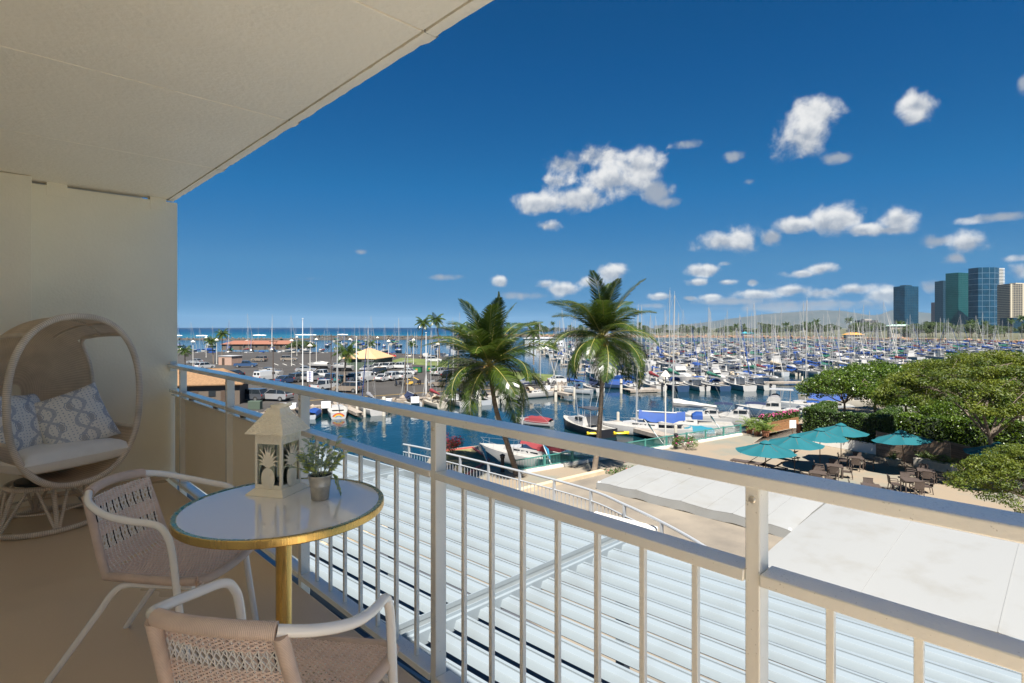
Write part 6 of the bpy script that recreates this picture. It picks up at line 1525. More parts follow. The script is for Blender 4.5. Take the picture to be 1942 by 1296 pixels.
    for q in range(outboards):
        x = (q - (outboards - 1) / 2) * .6; ob = MB(); ob.box((x, Y(0) - .3, sh(0) + .12), (.32, .5, .5)); ob.box((x, Y(0) - .32, .1), (.16, .22, sh(0) + .4)); out.append(('outboard_motor', ob, [M_BLACKH]))
    if rails:
        rl_ = MB(); 
        for sx in (-1, 1):
            top = []
            for t in (.05, .2, .35, .5, .65, .8, .93):
                rk = (.06 * L * max(0, t - .55) ** 1.2) * .6; p = (sx * bt(t) * .95, Y(t) + rk, sh(t)); q = (p[0], p[1], p[2] + .55); rl_.tube([p, q], .012, 3, caps=False); top.append(q)
            rl_.tube(top + [(0, Y(1.0), sh(1) + .6)], .012, 3, caps=False)
        out.append(('guard_rails', rl_, [M_STEEL]))
    return out
def boat(label, loc, hd, parts, cat, group=None, name=None):
    t = thing(name or ('sailboat' if cat == 'sailboat' else 'motorboat'), label, cat, tuple(loc), hd, group)
    t.scale = (.9, .9, .9)
    for n, m, mats in parts: m.build(n, mats, t, angle=32)
    return t
def joined(parts, name):
    J = MB(); mats = []
    for n, m, ms in parts:
        off = len(mats); mats += ms; b = len(J.v); J.v += m.v; J.f += [[b + i for i in f] for f in m.f]; J.m += [off + q for q in m.m]; J.u += [None] * len(m.f)
    return J.mesh(name, mats, True, 32)
def WG(px, py): return G(px, py, ZW)
# boats moored along the near quay
away, side_l, side_r = heading(1, -.12), heading(.35, -1), heading(.3, 1)
rb = boat('white sailboat with a rainbow painted across its transom', WG(640, 786), heading(1, -.35), boat_parts('sail', 9.2, canvas='white', dodger=False, boomcover=False, seed=1, mast_h=10.5), 'sailboat')
bt_, sh_ = hull_fn(9.2, 9.2 * .31, 'sail'); rbw = MB()
for ci, (r0, r1) in enumerate(((.95, .80), (.80, .65), (.65, .50), (.50, .36))):
    P = [[(rr_ * .95 * math.cos(a), -4.6 - .012, .12 + rr_ * .78 * math.sin(a)) for rr_ in (r0, r1)] for a in [math.pi * (.12 + .76 * q / 16) for q in range(17)]]
    MB().grid(P).build('rainbow_band', [mat('rainbow_%s' % ('red', 'orange', 'yellow', 'blue')[ci], ((.45, .04, .03), (.55, .20, .02), (.60, .45, .04), (.03, .16, .42))[ci], .5)], rb, smooth=False)
boat('small boat wrapped in a bright blue tarpaulin beside the railing post', WG(596, 790), away, boat_parts('motor', 5.4, hull=M_GREYH, canvas='blue', tarp=True, cabin=False, rails=False, seed=2), 'boat', name='covered_boat')
boat('grey white sailboat with clutter on deck, right of the rainbow boat', WG(700, 781), heading(.9, -.5), boat_parts('sail', 9.0, canvas='grey', cover='grey', seed=3, mast_h=11.5), 'sailboat')
boat('sailboat under a wide navy cockpit cover at the quay', WG(775, 768), heading(1, -.5), boat_parts('sail', 8.6, hull=M_HULL, canvas='navy', tarp=True, boomcover=False, seed=4, mast_h=10.8), 'sailboat')
boat('cream sailboat with a dark red sail cover at the quay', WG(820, 769), heading(1, -.6), boat_parts('sail', 8.2, hull=M_CREAM, canvas='tan', cover='red', seed=5, mast_h=11.2), 'sailboat')
boat('white sailboat with a bright blue dodger and sail cover at the quay', WG(862, 766), heading(1, -.55), boat_parts('sail', 8.8, canvas='blue', cover='blue', seed=6, mast_h=12), 'sailboat')
boat('grey hulled sailboat with a navy bimini left of the palm trunk', WG(904, 763), heading(1, -.5), boat_parts('sail', 8.4, hull=M_GREYH, canvas='navy', cover='navy', tarp=True, seed=7, mast_h=11), 'sailboat')
boat('white cabin motorboat behind the left palm trunk', WG(962, 759), side_r, boat_parts('motor', 7.6, cabin=True, seed=8), 'motorboat')
boat('small white motorboat with its round transom behind the palm trunk', WG(946, 762), away, boat_parts('motor', 6.0, cabin=False, seed=9, outboards=1), 'motorboat')
boat('varnished wood and white boat with a blue boom cover by the broken pier', WG(1018, 753), heading(.5, 1), boat_parts('sail', 9.5, cover='navy', canvas='tan', seed=10, mast_h=12.5), 'sailboat')
boat('grey sailboat with a blue cover at the far end of the quay', WG(1082, 745), heading(.55, -1), boat_parts('sail', 8.8, hull=M_GREYH, cover='blue', canvas='navy', seed=11, mast_h=12), 'sailboat')
boat('white sailboat with a navy bimini behind the taller palm trunk', WG(1122, 740), heading(1, -.3), boat_parts('sail', 8.2, canvas='navy', cover='navy', tarp=True, seed=12, mast_h=11.5), 'sailboat')
boat('dark hull under a crumpled blue tarpaulin right of the taller palm', WG(1165, 736), side_l, boat_parts('motor', 8.2, hull=M_NAVYH, canvas='blue', tarp=True, cabin=False, rails=False, seed=13), 'boat', name='covered_boat')
# boats between the terrace and the channel
boat('large white boat with maroon cockpit enclosure beside the teal fence', C(46.8, 1.6, ZW), heading(.62, -1), boat_parts('sail', 11.5, canvas='red', cover='red', dodger=True, tarp=True, mast=True, boomcover=False, furl=False, seed=20, mast_h=4.6), 'sailboat')
boat('low boat under a rounded maroon cover just above the railing', C(66, 2.6, ZW), heading(.5, -1), boat_parts('motor', 5.2, hull=M_HULL, canvas='red', tarp=True, cabin=False, rails=False, seed=21), 'boat', name='covered_boat')
fb = boat('black and white fishing boat with a dark hardtop and rod outriggers', C(61.5, 8.1, ZW), heading(1, -.55), boat_parts('motor', 9.0, hull=M_BLACKH, hardtop=mat('dark_hardtop', (.05, .05, .055), .5), seed=22), 'motorboat')
for k, (x, lean) in enumerate(((-1.3, -.22), (1.3, .18), (-.7, -.1), (.8, .12), (0, .05))): MB().tube([(x, -.5, 1.2), (x + lean * 5, -1.2, 6.6 - .4 * k)], [.03, .015], 4).build('fishing_rod', [M_WPOLE], fb)
boat('white sailboat with a wide blue tarpaulin over its boom at the pier', WG(1222, 824), heading(.30, -1), boat_parts('sail', 11.0, canvas='blue', tarp=True, boomcover=False, dodger=False, furl=False, seed=23, mast_h=13.6), 'sailboat')
boat('white sailboat with the tallest mast right of the lamp post', WG(1292, 818), heading(.25, -1), boat_parts('sail', 12.0, canvas='blue', cover='white', dodger=True, furl=False, seed=24, mast_h=15.2, lean=.004), 'sailboat')
boat('white cruiser with a small navy bimini beyond the tallest mast', WG(1345, 803), heading(.35, -1), boat_parts('motor', 8.6, bimini='navy', seed=25), 'motorboat')
boat('open white cruiser with a long navy bimini near the fence end', WG(1402, 806), heading(.5, -1), boat_parts('motor', 9.5, bimini='navy', cabin=True, seed=26), 'motorboat')
boat('white boat with a turquoise cover behind the teal fence', C(59.5, 19.5, ZW), heading(.3, -1), boat_parts('motor', 5.0, canvas='teal', tarp=True, cabin=False, rails=False, seed=27), 'boat', name='covered_boat')
boat('slate-blue hulled fishing cruiser with white flybridge and hardtop', WG(1462, 790), heading(.45, -1), boat_parts('motor', 9.6, hull=M_SLATE, fly=True, hardtop=M_HULL, seed=28), 'motorboat')
boat('sailboat with bright blue boom tarpaulin left of the glossy trees', WG(1540, 779), heading(.3, -1), boat_parts('sail', 11.0, hull=M_GREYH, canvas='blue', tarp=True, boomcover=True, dodger=False, furl=False, seed=29, mast_h=15.5), 'sailboat')
boat('beige houseboat cruiser with a blue cover behind the glossy trees', WG(1592, 772), heading(.25, -1), boat_parts('motor', 12.0, hull=M_CREAM, fly=True, bimini='blue', seed=30), 'motorboat')
for (px, py, L_, cv, sd_, lab) in ((1520, 792, 7, 'blue', 31, 'small boat with a sky blue awning right of the slate cruiser'), (1650, 768, 10, 'white', 32, 'white cruiser seen through the trunks of the glossy trees')):
    boat(lab, WG(px, py), heading(.3, -1), boat_parts('motor', L_, bimini=cv, seed=sd_), 'motorboat')
# inflatable and kayaks by the fence
M_YEL = mat('yellow_plastic', (.62, .42, .02), .4)
for (px, dep, z, lab) in ((1178, 56, ZW + .9, 'yellow plastic kayak propped on a rack near the palm trunk'), (1127, 58, ZW + .5, 'flat yellow float beside the fishing boat')):
    t = thing('kayak', lab, 'kayak', tuple(D(px, dep, z)), heading(.1, 1)); P = []
    for i in range(13):
        q = i / 12; w = .42 * math.sin(math.pi * (.06 + .88 * q)) ** .6; P.append([(w * math.cos(a), -.8 + 1.6 * q, .18 * math.sin(a)) for a in [2 * math.pi * k / 10 for k in range(10)]])
    MB().grid(P, cv=True).build('hull', [M_YEL], t); MB().box((0, -.2, .17), (.4, .9, .05)).build('seat_well', [M_TRIM], t)
# ---------------------------------------------------------------- piers and piles
M_PIER = mat('weathered_pier', (.27, .23, .19), .9, var=.25, vscale=1.5); M_PILE = mat('concrete_pile', (.40, .37, .31), .85, var=.15, vscale=2)
def pier(label, a, b, w=1.6, z=.75, piles=True, planks=False):
    t = thing('pier', label, 'pier', (a.x, a.y, ZW)); d_ = Vector((b.x - a.x, b.y - a.y, 0)); L_ = d_.length; dn = d_.normalized(); nr = Vector((-dn.y, dn.x, 0))
    if planks:
        n = int(L_ / .62)
        for k in range(n): q = dn * (L_ * (k + .5) / n); MB().bar(q - nr * w / 2 + Vector((0, 0, z)), q + nr * w / 2 + Vector((0, 0, z)), L_ / n - .03, .08).build('plank', [M_PIER], t, smooth=False)
        for s_ in (-1, 1): MB().bar(nr * s_ * (w / 2 - .1) + Vector((0, 0, z - .2)), d_ + nr * s_ * (w / 2 - .1) + Vector((0, 0, z - .2)), .2, .3).build('beam', [M_PIER], t, smooth=False)
    else: MB().bar(Vector((0, 0, z - .12)), d_ + Vector((0, 0, z - .12)), w, .3).build('deck', [M_PIER], t, smooth=False)
    if piles:
        k = max(2, int(L_ / 9))
        for i in range(k + 1): q = dn * (L_ * i / k) + nr * (w / 2 + .15); MB().lathe([(.17, -1.5), (.17, z + .9), (.12, z + 1.0), (0, z + 1.0)], 8, c=(q.x, q.y, 0)).build('pile', [M_PILE], t)
pier('plank pier beside the blue-tarpaulin sailboat', WG(1160, 812), WG(1268, 842), 1.5, .8, True, True)
pier('half-collapsed plank pier at the quay tip', WG(1030, 747), WG(1082, 757), 1.2, .8, True, True)
pier('pinkish floating dock in the channel right of the taller palm', WG(1187, 744), WG(1244, 742), 3.5, .45, False, True)
pier('finger pier between the rainbow boat and the grey sailboat', WG(655, 779), WG(682, 792), 1.0, .6, True, True)
for (px, py, lab) in ((942, 775, 'timber pile beside the left palm trunk'), (1178, 746, 'concrete pile right of the taller palm'), (1260, 738, 'concrete pile in the channel before the boat rows'), (728, 789, 'pile at the end of the finger pier'), (1054, 762, 'dark pile under the collapsed pier'), (910, 771, 'pile beside the navy-covered boat')):
    t = thing('mooring_pile', lab, 'pile', tuple(WG(px, py)), 0, 'mooring piles in the channel'); MB().lathe([(.24, -1.5), (.24, 2.4), (.18, 2.5), (0, 2.5)], 10).build('pile', [M_PILE], t); MB().lathe([(.27, 1.6), (.27, 1.8)], 10).build('band', [M_TRIM], t)

# ---------------------------------------------------------------- the marina: rows upon rows
rj = random.Random(42)
covers = ['blue', 'blue', 'navy', 'blue', 'white', 'green', 'blue', 'tan', 'blue', 'red']
hulls = [M_HULL, M_GREYH, M_HULL, M_CREAM, M_HULL, M_NAVYH, M_HULL, M_GREYH, M_CREAM, M_HULL]
SAILV = []; MOTV = []
for k in range(10):
    SAILV.append((covers[k], boat_parts('sail', 7.8 + (k * 37 % 10) * .5, hull=hulls[k], canvas=covers[(k * 3 + 1) % 10], cover=covers[k], dodger=(k % 3 != 0), tarp=(k in (3, 8)), furl=(k % 2 == 0), outboards=(1 if k % 3 == 0 else 0), seed=100 + k, lean=(.006 if k % 4 == 1 else 0))))
motw = ['white cabin cruiser', 'white motor cruiser with a blue bimini', 'white flybridge cruiser', 'white boat under a blue tarpaulin', 'cream motorboat with twin outboards', 'white cruiser with a hardtop']
MOTV = [boat_parts('motor', 8.5, outboards=2, seed=201), boat_parts('motor', 9.5, bimini='blue', outboards=1, seed=202), boat_parts('motor', 11.5, fly=True, seed=203), boat_parts('motor', 7.5, canvas='blue', tarp=True, cabin=False, rails=False, seed=204), boat_parts('motor', 8.0, hull=M_CREAM, outboards=2, bimini='navy', seed=205), boat_parts('motor', 10.5, hardtop=M_HULL, seed=206)]
S_PART = [[(n, m.mesh(n, ms, True, 32)) for n, m, ms in p] for _, p in SAILV]; S_JOIN = [joined(p, 'sailboat') for _, p in SAILV]
M_PART = [[(n, m.mesh(n, ms, True, 32)) for n, m, ms in p] for p in MOTV]; M_JOIN = [joined(p, 'motorboat') for p in MOTV]
nsail = nmot = 0; WANT = []; FARV = []; FARF = []; FARM = []
def berth(p, hd, dep, zone, sailp): WANT.append((dep, p, hd, zone, rj.random() < sailp))
def moor(dep, p, hd, zone, sail):
    global nsail, nmot
    near = dep < 190
    if sail and nsail >= 298:                 # past three hundred: the farthest ones together
        k = rj.randrange(10); M4 = Matrix.Translation(p) @ Matrix.Rotation(hd, 4, 'Z') @ Matrix.Scale(rj.uniform(.75, 1.0), 4); FARV.append((k, M4)); return
    if sail:
        nsail += 1; k = rj.randrange(10); c_ = SAILV[k][0]
        lab = f"{'white' if hulls[k] is M_HULL else 'cream' if hulls[k] is M_CREAM else 'grey' if hulls[k] is M_GREYH else 'navy'} sailboat with {c_} sail cover moored {zone}"
        nm, cat, parts, jn = 'sailboat', 'sailboat', S_PART[k], S_JOIN[k]
    else:
        nmot += 1; k = rj.randrange(6) if dep < 230 else rj.choice((0, 1, 3, 4)); lab = motw[k] + ' moored ' + zone; nm, cat, parts, jn = 'motorboat', 'motorboat', M_PART[k], M_JOIN[k]
    s_ = rj.uniform(.72, 1.0)
    if near:
        t = thing(nm, lab, cat, tuple(p), hd, 'boats moored in the marina rows')
        for n, me in parts: put(n, me, t)
    else: t = tag(put(nm, jn, None, tuple(p), hd), lab, cat, 'boats moored in the marina rows')
    t.scale = (s_, s_, s_ * rj.uniform(.95, 1.15))
# (depth at the view axis, gap between boats, first and last column of the photo, depth gained per metre to the right, share of sailboats, where)
DOCKS = [(108, 4.1, 1185, 1470, .5, 'at the nearest marina dock'), (136, 4.3, 1120, 1610, .55, 'at the second marina dock'), (165, 4.6, 1085, 1720, .6, 'at the third marina dock'), (195, 5.0, 1060, 1820, .64, 'at the fourth marina dock'),
         (228, 5.4, 1040, 1900, .66, 'at the fifth marina dock'), (264, 6.2, 1030, 1950, .68, 'at the sixth marina dock'), (304, 7.4, 1030, 1950, .7, 'at the seventh marina dock'), (350, 10, 1020, 1950, .85, 'at the farthest marina docks'), (405, 14, 1020, 1900, .85, 'at the farthest marina docks')]
for (d0, gap, pa_, pb2, sp_, zone) in DOCKS:
    kk = .11 * (1 - d0 / 420); l0 = (pa_ - 971) / FPX * d0; lend = l0
    for flip in (1, -1):                      # stern-to on the near side of each dock, bow-to beyond it
        lat = l0 + (1.5 if flip < 0 else 0)
        while True:
            dep = d0 + kk * lat - flip * 6.2
            if (lat / dep) * FPX + 971 > pb2: break
            if rj.random() > .05: berth(C(dep + rj.uniform(-1, 1), lat, ZW), heading(flip, flip * -.22) + rj.uniform(-.06, .06), dep, zone, sp_)
            lat += gap * rj.uniform(.85, 1.15)
        lend = max(lend, lat)
    pier('long floating dock between the boats ' + zone + (', the outermost' if d0 > 400 else ''), C(d0 + kk * l0, l0 - 3, ZW), C(d0 + kk * lend, lend, ZW), 2.0, .5, True)
# moorings beyond the car park, on the seaward side
for (d0, gap, pa_, pb2, sp_, zone) in ((236, 7.0, 345, 760, .5, 'on the far edge of the car park'), (262, 8.5, 330, 960, .7, 'beyond the car park'), (330, 9.5, 340, 1010, .92, 'beyond the car park'), (372, 11, 560, 1010, .85, 'in the outer harbour before the breakwater'), (450, 13, 640, 1010, .9, 'in the outer harbour before the breakwater'), (205, 6.5, 745, 860, .3, 'behind the green skips')):
    lat = (pa_ - 971) / FPX * d0
    while (lat / d0) * FPX + 971 < pb2:
        if rj.random() > .1: berth(C(d0 + rj.uniform(-2, 2), lat, ZW), heading(rj.choice((1, -1)), .3) + rj.uniform(-.1, .1), max(d0, 240), zone, sp_)
        lat += gap * rj.uniform(.8, 1.3)
for w_ in sorted(WANT, key=lambda q: q[0]): moor(*w_)
if FARV:
    J = MB(); mats_ = []; offs = {}
    for k in sorted(set(k for k, _ in FARV)):
        offs[k] = len(mats_); mats_ += [m_ for _, _, ms in SAILV[k][1] for m_ in ms]
    for k, M4 in FARV:
        o_ = offs[k]
        for n, m, ms in SAILV[k][1]:
            if n in ('guard_rails',): o_ += len(ms); continue
            b = len(J.v); J.v += [tuple(M4 @ Vector(v)) for v in m.v]; J.f += [[b + i for i in f] for f in m.f]; J.m += [o_ + q for q in m.m]; J.u += [None] * len(m.f); o_ += len(ms)
    o = stuff(put('moored_sailboats', J.mesh('moored_sailboats', mats_, False))); o['label'] = 'mass of the farthest sailboats at the back of the marina'
print('boats', nsail, nmot, len(FARV))
# boats on trailers in the car park
for (px, py, lab) in ((512, 716, 'white motorboat on a trailer in the car park'), (606, 700, 'boat under a peaked white cover on a trailer in the car park'), (650, 704, 'low red and white boat on a trailer left of the pavilion')):
    t = boat(lab, G(px, py, ZL) + Vector((0, 0, .75)), heading(.2, -1), boat_parts('motor', 6.0, canvas='white', tarp=('cover' in lab), seed=px), 'motorboat'); MB().box((0, -.3, -.45), (1.6, 4.5, .12)).box((0, 3.0, -.5), (.12, 2.4, .1)).build('trailer', [M_TRIM], t, smooth=False); wm3 = MB(); wm3.M = Matrix.Rotation(R(90), 4, 'Y'); wm3.lathe([(.0, -.09), (.3, -.09), (.3, .09), (0, .09)], 12); wq = wm3.mesh('wheel', [M_TYRE])
    for sx in (-1, 1): put('wheel', wq, t, (sx * .95, -.4, -.43))

# ---------------------------------------------------------------- breakwater, park and palms
bwp = [D(592, 620, ZW), D(700, 600, ZW), D(800, 590, ZW), D(900, 600, ZW), D(1000, 640, ZW)]
rock_bank('breakwater', 'dark rock breakwater between the harbour and the open sea', [p + Vector((0, 0, .8)) for p in bwp], 9, 3.0, 9, M_ROCK, 3.2)
rock_bank('breakwater', 'low rock breakwater along the reef edge behind the moored boats', [p + Vector((0, 0, .5)) for p in [D(300, 520, ZW), D(420, 500, ZW), D(560, 505, ZW), D(780, 530, ZW), D(880, 560, ZW)]], 6, 2.0, 10, M_ROCK, 3.0)
park = [D(868, 720, 0), D(1000, 690, 0), D(1200, 640, 0), D(1400, 610, 0), D(1600, 540, 0), D(1750, 470, 0), D(1942, 395, 0), D(2200, 380, 0), D(2600, 1500, 0), D(2300, 4200, 0), D(1500, 4600, 0), D(1290, 2500, 0), D(1250, 1000, 0), D(880, 800, 0)]
struct(MB().prism([(p.x, p.y) for p in park], ZW - 2, ZW + 1.4).build('terrain_park', [mat('park_ground', (.12, .10, .055), .95, c2=(.055, .07, .024), vscale=.02)], smooth=False))
rock_bank('seawall', 'reddish stone wall at the foot of the park trees', [p + Vector((0, 0, ZW + .6)) for p in park[:7]], 4, 2.6, 12, mat('reddish_stone', (.30, .17, .10), .9, var=.3, vscale=.3), 4.0)
def far_tree(seed, H, sp, per=60, n=60, size=.8, flat=.6): return meshes(tree_parts(seed, H, sp, H * .3, .3, n, per, size, sp * .27, flat, .6), M_DARKLEAF)
FT = [far_tree(51, 13, 7), far_tree(52, 11, 8), far_tree(53, 15, 7, flat=.8)]
FTJ = []
for tr_, lf_ in FT: FTJ.append((tr_, lf_))
# a lighter palm for distance: whole crown in one mesh
def far_palm_meshes(seed, H, sc=1.0):
    rr = random.Random(seed); tk = MB(); top = Vector((rr.uniform(-.8, .8), rr.uniform(-.8, .8), H)); tk.tube(cr([(0, 0, -.3), (top.x * .3, top.y * .3, H * .5), tuple(top)], 5), [.2 - .008 * i for i in range(11)], 6)
    cw = MB()
    for i in range(18):
        az_ = i * 2.4 + seed; elv = R(68 - 100 * (i / 17)); dvx = Vector((math.cos(az_) * math.cos(elv), math.sin(az_) * math.cos(elv), math.sin(elv))); p = top.copy(); L_ = 2.9 * sc; prev = None
        for s_ in range(7):
            sdv = dvx.cross(Vector((0, 0, 1))); sdv = sdv.normalized() if sdv.length > .02 else Vector((1, 0, 0)); w = .62 * math.sin(math.pi * (.12 + .85 * s_ / 6)) * sc
            a_, b_ = p + sdv * w + Vector((0, 0, -w * .75)), p - sdv * w + Vector((0, 0, -w * .75))
            if prev:
                pa2, pp2, pb3 = prev
                for f0, f1 in ((0, .34), (.5, .84)):
                    q0, q1 = pp2.lerp(p, f0), pp2.lerp(p, f1); cw.add([q0, q1, pa2.lerp(a_, f1) + dvx * .25, pa2.lerp(a_, f0) + dvx * .25], [(0, 1, 2, 3)]); cw.add([q0, q1, pb3.lerp(b_, f1) + dvx * .25, pb3.lerp(b_, f0) + dvx * .25], [(3, 2, 1, 0)])
            prev = (a_, p.copy(), b_); p = p + dvx * L_ / 6; dvx = (dvx + Vector((0, 0, -.24))).normalized()
    return tk.mesh('trunk', [M_TRUNK]), cw.mesh('crown', [M_FROND], False)
FP = [far_palm_meshes(1, 8.5), far_palm_meshes(2, 10.5), far_palm_meshes(3, 6.0)]
def far_palm(label, px, dep, ytop, z0=ZL, k=0, group='palms around the car park'):
    H = zat(ytop, dep) - z0; v = FP[k]; base = (8.5, 10.5, 6.0)[k]; t = thing('palm_tree', label, 'palm tree', tuple(D(px, dep, z0)), rj.uniform(0, 6), group); s_ = H / (base + 1.3); t.scale = (max(s_, .8), max(s_, .8), s_); put('trunk', v[0], t); put('crown', v[1], t)
for a in ((351, 150, 657, 'short palm behind the far railing post', 2), (405, 165, 640, 'left palm of the pair by the pink block', 0), (421, 170, 626, 'tallest palm of the pair by the pink block', 1), (653, 105, 653, 'palm standing among the parked cars', 2), (703, 190, 645, 'palm behind the peach-roofed pavilion', 2), (780, 215, 647, 'short palm on the grass verge', 2), (798, 190, 603, 'left of the two tall palms by the leaning palm crown', 1), (834, 195, 597, 'right of the two tall palms by the leaning palm crown', 1), (868, 150, 615, 'palm half hidden by the leaning palm crown', 1), (893, 130, 612, 'palm directly behind the leaning palm crown', 1), (1012, 165, 622, 'palm behind the right side of the leaning palm', 0), (1024, 230, 612, 'distant palm between the two big crowns', 1), (1050, 200, 648, 'small palm between the two big crowns', 2)):
    far_palm(a[3], a[0], a[1], a[2], ZL, a[4])
t = thing('shade_tree', 'round dark shade tree beyond the car park before the sea', 'tree', tuple(D(572, 225, ZL)), 1); t.scale = (.62, .62, .50); put('trunk', FT[1][0], t); put('crown', FT[1][1], t)
t = thing('conifer_tree', 'slim dark conifer top rising behind the leaning palm', 'tree', tuple(D(946, 520, ZW + 1.4)), 0); m = MB(); rr = random.Random(4); H = zat(556, 520) - ZW
for k in range(60): 
    z = H * (.25 + .75 * k / 60); r_ = (1 - (k / 61) ** 1.6) * 5.0 + .3; leaf_cloud(m, (0, 0, z), (r_, r_, .7), 26, 1.1, rr, .3, .5)
m.build('crown', [M_DARKLEAF], t, smooth=False); MB().tube([(0, 0, 0), (0, 0, H * .95)], [.4, .05], 6).build('trunk', [M_BARK], t)
def zone_(px): return 'behind the two big palms' if px < 1130 else 'just right of the taller palm' if px < 1400 else 'under the mountain ridge' if px < 1690 else 'below the lone blue tower' if px < 1775 else 'below the group of towers'
for i in range(150):
    px = rj.uniform(885, 1960); shore = np.interp(px, [868, 1000, 1200, 1400, 1600, 1750, 1942, 2200], [720, 690, 640, 610, 540, 470, 395, 380]); dep = shore + rj.uniform(12, 60 if px < 1450 else 200)
    p = D(px, dep, ZW + 1.3); kind = rj.random(); hmax = 8.5 if px < 1400 else 13
    if px < 1300 and dep > 790: continue
    if kind < (.38 if px < 1450 else .2):
        v = FP[rj.randrange(2)]; t = thing('park_palm', 'distant palm in the park, ' + zone_(px), 'palm tree', tuple(p), rj.uniform(0, 6), 'park trees beyond the marina'); s_ = rj.uniform(1.1, 1.5) if px < 1450 else rj.uniform(1.3, 1.9); t.scale = (s_, s_, s_)
    else:
        v = FT[rj.randrange(3)]; t = thing('park_tree', 'distant dark green park tree ' + zone_(px), 'tree', tuple(p), rj.uniform(0, 6), 'park trees beyond the marina'); s_ = rj.uniform(.75, 1.1) if px < 1450 else rj.uniform(.95, 1.35); t.scale = (s_, s_, s_ * .9)
    put('trunk', v[0], t); put('crown', v[1], t)
# tents and a low pavilion in the park
for (px, dep, w, c_, lab) in ((1618, 520, 16, (.55, .27, .05), 'orange awning on the park shore'), (1418, 640, 14, (.03, .25, .30), 'teal roofed kiosk in the park'), (1705, 560, 22, (.35, .50, .42), 'pale green roof among the park trees')):
    t = thing('park_pavilion', lab, 'pavilion', tuple(D(px, dep, ZW + 1.4)), CAMROT); m = MB(); hip_roof(m, 7, w, 3.2 if px != 1705 else 11.5, 5.2 if px != 1705 else 13); m.M = None; o = m.build('roof', [mat('roof_' + lab.split()[0] + str(px), c_, .7)], t, smooth=False); o.rotation_euler = (0, 0, R(90)); MB().box((0, 0, 1.6 if px != 1705 else 5.7), (w * .9, 6, 3.2 if px != 1705 else 11.5)).build('wall', [mat('pav_wall', (.3, .26, .2), .8)], t, smooth=False)

# ---------------------------------------------------------------- towers
def tower(label, px0, px1, ytop, dep, glass, frame, floors, mull, yaw=0.0, depth=28.0, crown=0.0, slab=None, fin=None, ybase=640, curved=False):
    w = (px1 - px0) / FPX * dep; zt = zat(ytop, dep); z0 = ZW + 1.4; H = zt - z0; pc = D((px0 + px1) / 2, dep, z0)
    t = thing('high_rise', label, 'building', tuple(pc), CAMROT + yaw)
    w2 = w / (abs(math.cos(yaw)) + abs(math.sin(yaw)) * depth / w); 
    if curved:
        pts = [(-w2 / 2, depth / 2)] + [(-w2 / 2 + w2 * q / 12, -depth / 2 - .16 * w2 * math.sin(math.pi * q / 12)) for q in range(13)] + [(w2 / 2, depth / 2)]; m = MB(); m.prism(pts, 0, H); m.build('glass_wall', [glass], t, smooth=False)
        for k in range(floors):
            z = H * (k + 1) / (floors + 1)
            if k % 2 == 0: MB().prism([(x * 1.004, y - .25) for x, y in pts], z - .35, z + .35).build('floor_band', [frame], t, smooth=False)
    else:
        MB().box((0, 0, H / 2), (w2, depth, H)).build('glass_wall', [glass], t, smooth=False)
        for k in range(floors): z = H * (k + 1) / (floors + 1); MB().box((0, 0, z), (w2 + .5, depth + .5, .55)).build('floor_band', [frame], t, smooth=False)
    for k in range(mull):
        x = -w2 / 2 + w2 * (k + .5) / mull; yy = -depth / 2 - (.16 * w2 * math.sin(math.pi * (k + .5) / mull) if curved else 0) - .12
        MB().box((x, yy, H / 2), (.5, .5, H - .3)).build('mullion', [frame], t, smooth=False)
        if not curved: MB().box((w2 / 2 + .12, -depth / 2 + depth * (k + .5) / mull, H / 2), (.5, .5, H - .3)).build('mullion', [frame], t, smooth=False)
    if crown: MB().box((0, 0, H + crown / 2), (w2 * .45, depth * .5, crown)).build('roof_plant', [frame], t, smooth=False)
    if fin:
        for x in fin[1]: MB().box((x * w2, -depth / 2 - .3, H / 2), (w2 * fin[2], 1.2, H + .4)).build('facade_fin', [fin[0]], t, smooth=False)
    if slab:
        for k in range(floors * 2): z = H * (k + .7) / (floors * 2); MB().box((w2 / 2 + slab[1] / 2, 2, z), (slab[1], depth * .8, H / (floors * 2) * .45)).build('balcony', [slab[0]], t, smooth=False)
        MB().box((w2 / 2 + slab[1] / 2 - 1, 3, H / 2), (slab[1] - 2, depth * .7, H)).build('stair_core', [glass], t, smooth=False)
    return t
G_BLUE = mat('blue_tower_glass', (.008, .045, .085), .12, spec=.35, var=.35, vscale=.05); G_GREEN = mat('green_tower_glass', (.006, .070, .068), .14, spec=.3, var=.15, vscale=.05); G_DARK = mat('dark_tower_glass', (.012, .035, .055), .15, spec=.3); FR_D = mat('dark_frame', (.015, .04, .06), .5); FR_L = mat('pale_frame', (.15, .22, .28), .5); FR_W = mat('white_concrete', (.62, .60, .55), .7); FR_B = mat('beige_concrete', (.48, .42, .31), .8); FR_G = mat('gold_panel', (.50, .36, .15), .5)
tower('dark blue glass tower standing apart above the park trees', 1698, 1738, 544, 1450, G_BLUE, FR_D, 26, 8, .32, 30, 3.5)
tower('narrow brownish tower left of the glass tower group', 1768, 1779, 574, 1900, mat('mauve_tower', (.14, .09, .10), .5), FR_D, 16, 3, .2, 14)
tower('dark blue faceted tower behind the green tower', 1777, 1800, 534, 1700, G_DARK, FR_D, 24, 5, .25, 26, 2)
tower('green glass tower with gold strips on its edge', 1795, 1844, 519, 1450, G_GREEN, mat('green_frame', (.01, .055, .055), .5), 30, 10, .38, 30, 0, None, (FR_G, (.44, .50), .035))
tower('curved blue glass tower with white balconies on its side', 1843, 1888, 509, 1350, G_BLUE, FR_L, 22, 4, .1, 26, 0, (FR_W, 20.0), None, 640, True)
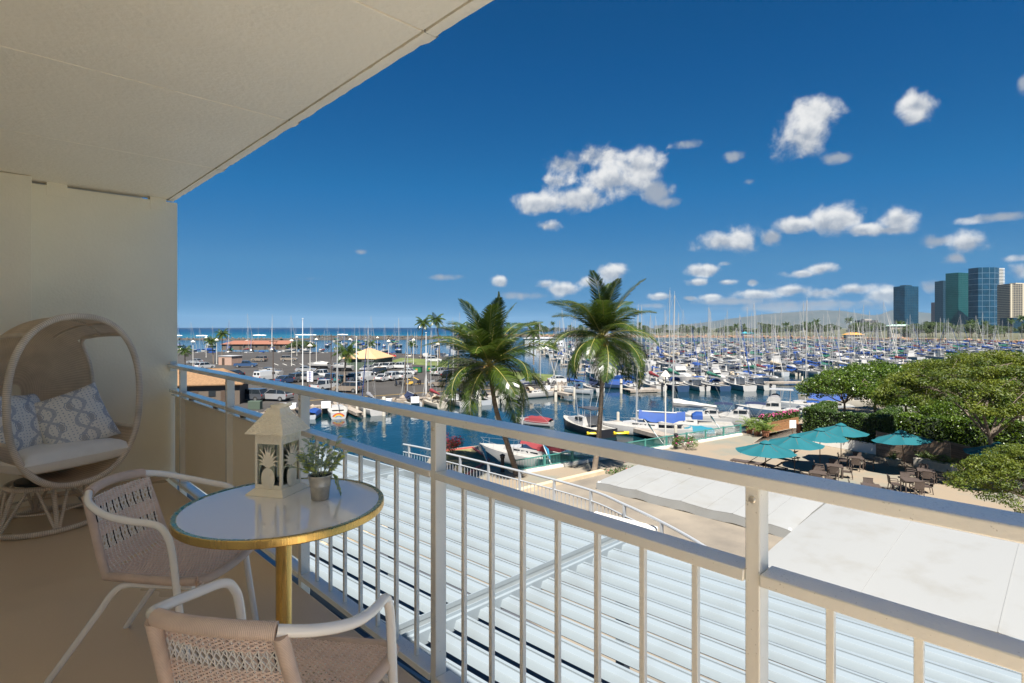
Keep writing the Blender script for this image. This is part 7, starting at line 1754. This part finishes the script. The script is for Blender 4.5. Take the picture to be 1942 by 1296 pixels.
tower('broad beige hotel tower at the right edge', 1893, 1975, 540, 1250, mat('dark_beige_glass', (.075, .065, .055), .4), FR_B, 26, 14, .22, 26, 3, None, (FR_B, (-.46, -.1, .1, .3, .48), .05))  # glass in one even dark beige
tower('low grey concrete building above the trees in the middle', 1626, 1660, 608, 1150, mat('low_block_glass', (.06, .06, .065), .4), mat('grey_concrete', (.34, .31, .28), .8), 3, 5, .1, 20, 3)
tower('dark blue low block in front of the beige tower', 1905, 1975, 603, 1000, G_DARK, FR_D, 6, 9, .1, 24)

# ---------------------------------------------------------------- mountains
rid = [(1240, 618), (1300, 616), (1340, 611), (1400, 603), (1440, 597.5), (1480, 594), (1510, 591.5), (1560, 588.5), (1600, 590), (1625, 594), (1650, 598.5), (1668, 597), (1690, 589), (1706, 587.5), (1735, 591), (1760, 594), (1800, 597), (1860, 603), (1930, 600), (2020, 592), (2200, 596), (2450, 612)]
rjm = random.Random(8); P = []
nr_ = 110; xs = [1240 + (2450 - 1240) * i / nr_ for i in range(nr_ + 1)]
prof_y = np.interp(xs, [r_[0] for r_ in rid], [r_[1] for r_ in rid])
spur = [rjm.uniform(-1, 1) for _ in xs]
for (f, dep) in ((0.0, 6300), (.12, 6700), (.30, 7100), (.52, 7450), (.74, 7750), (.90, 7950), (1.0, 8200), (.7, 8900), (0.0, 10500)):
    row = []
    for i, x in enumerate(xs):
        zr = zat(prof_y[i], 8200) - ZW; gul = spur[i] * (f * (1 - f)) * 130 + (0 if f in (0, 1) else rjm.uniform(-6, 6))
        q = D(x, dep, 0); row.append((q.x, q.y, ZW + .5 + max(0, zr * f + gul * min(1, zr / 120)) + (rjm.uniform(-2.5, 2.5) if f == 1 else 0)))
    P.append(row)
struct(MB().grid(P).build('mountains', [mat('mountain_scrub', (.035, .042, .035), .95, c2=(.065, .062, .05), vscale=.0016, detail=8)], None, angle=80))
struct(MB().prism([(p.x, p.y) for p in (D(1240, 4000), D(2500, 3000), D(2500, 6700), D(1240, 6700))], ZW + .3, ZW + 1.0).build('terrain_plain', [mat('plain_scrub', (.12, .12, .07), .95)], smooth=False))
# ---------------------------------------------------------------- the air between here and the mountains
hz = MB(); hz.box((0, 4000, 190), (26000, 26000, 430 + 2 * 0)); 
hm = bpy.data.materials.new('sea_haze'); hm.use_nodes = True
for n in list(hm.node_tree.nodes):
    if n.type != 'OUTPUT_MATERIAL': hm.node_tree.nodes.remove(n)
pv = hm.node_tree.nodes.new('ShaderNodeVolumePrincipled'); pv.inputs['Color'].default_value = (.50, .76, 1.0, 1); pv.inputs['Density'].default_value = HAZE; pv.inputs['Anisotropy'].default_value = 0.0
hm.node_tree.links.new(pv.outputs[0], next(n for n in hm.node_tree.nodes if n.type == 'OUTPUT_MATERIAL').inputs['Volume'])
if HAZE > 0:
    ho = hz.build('haze', [hm], None, smooth=False); stuff(ho)
    lo, hi = ZW - 3.2, 330.0; ho.location = (0, 0, 0); 
    for v in ho.data.vertices: v.co.z = lo if v.co.z < 190 else hi
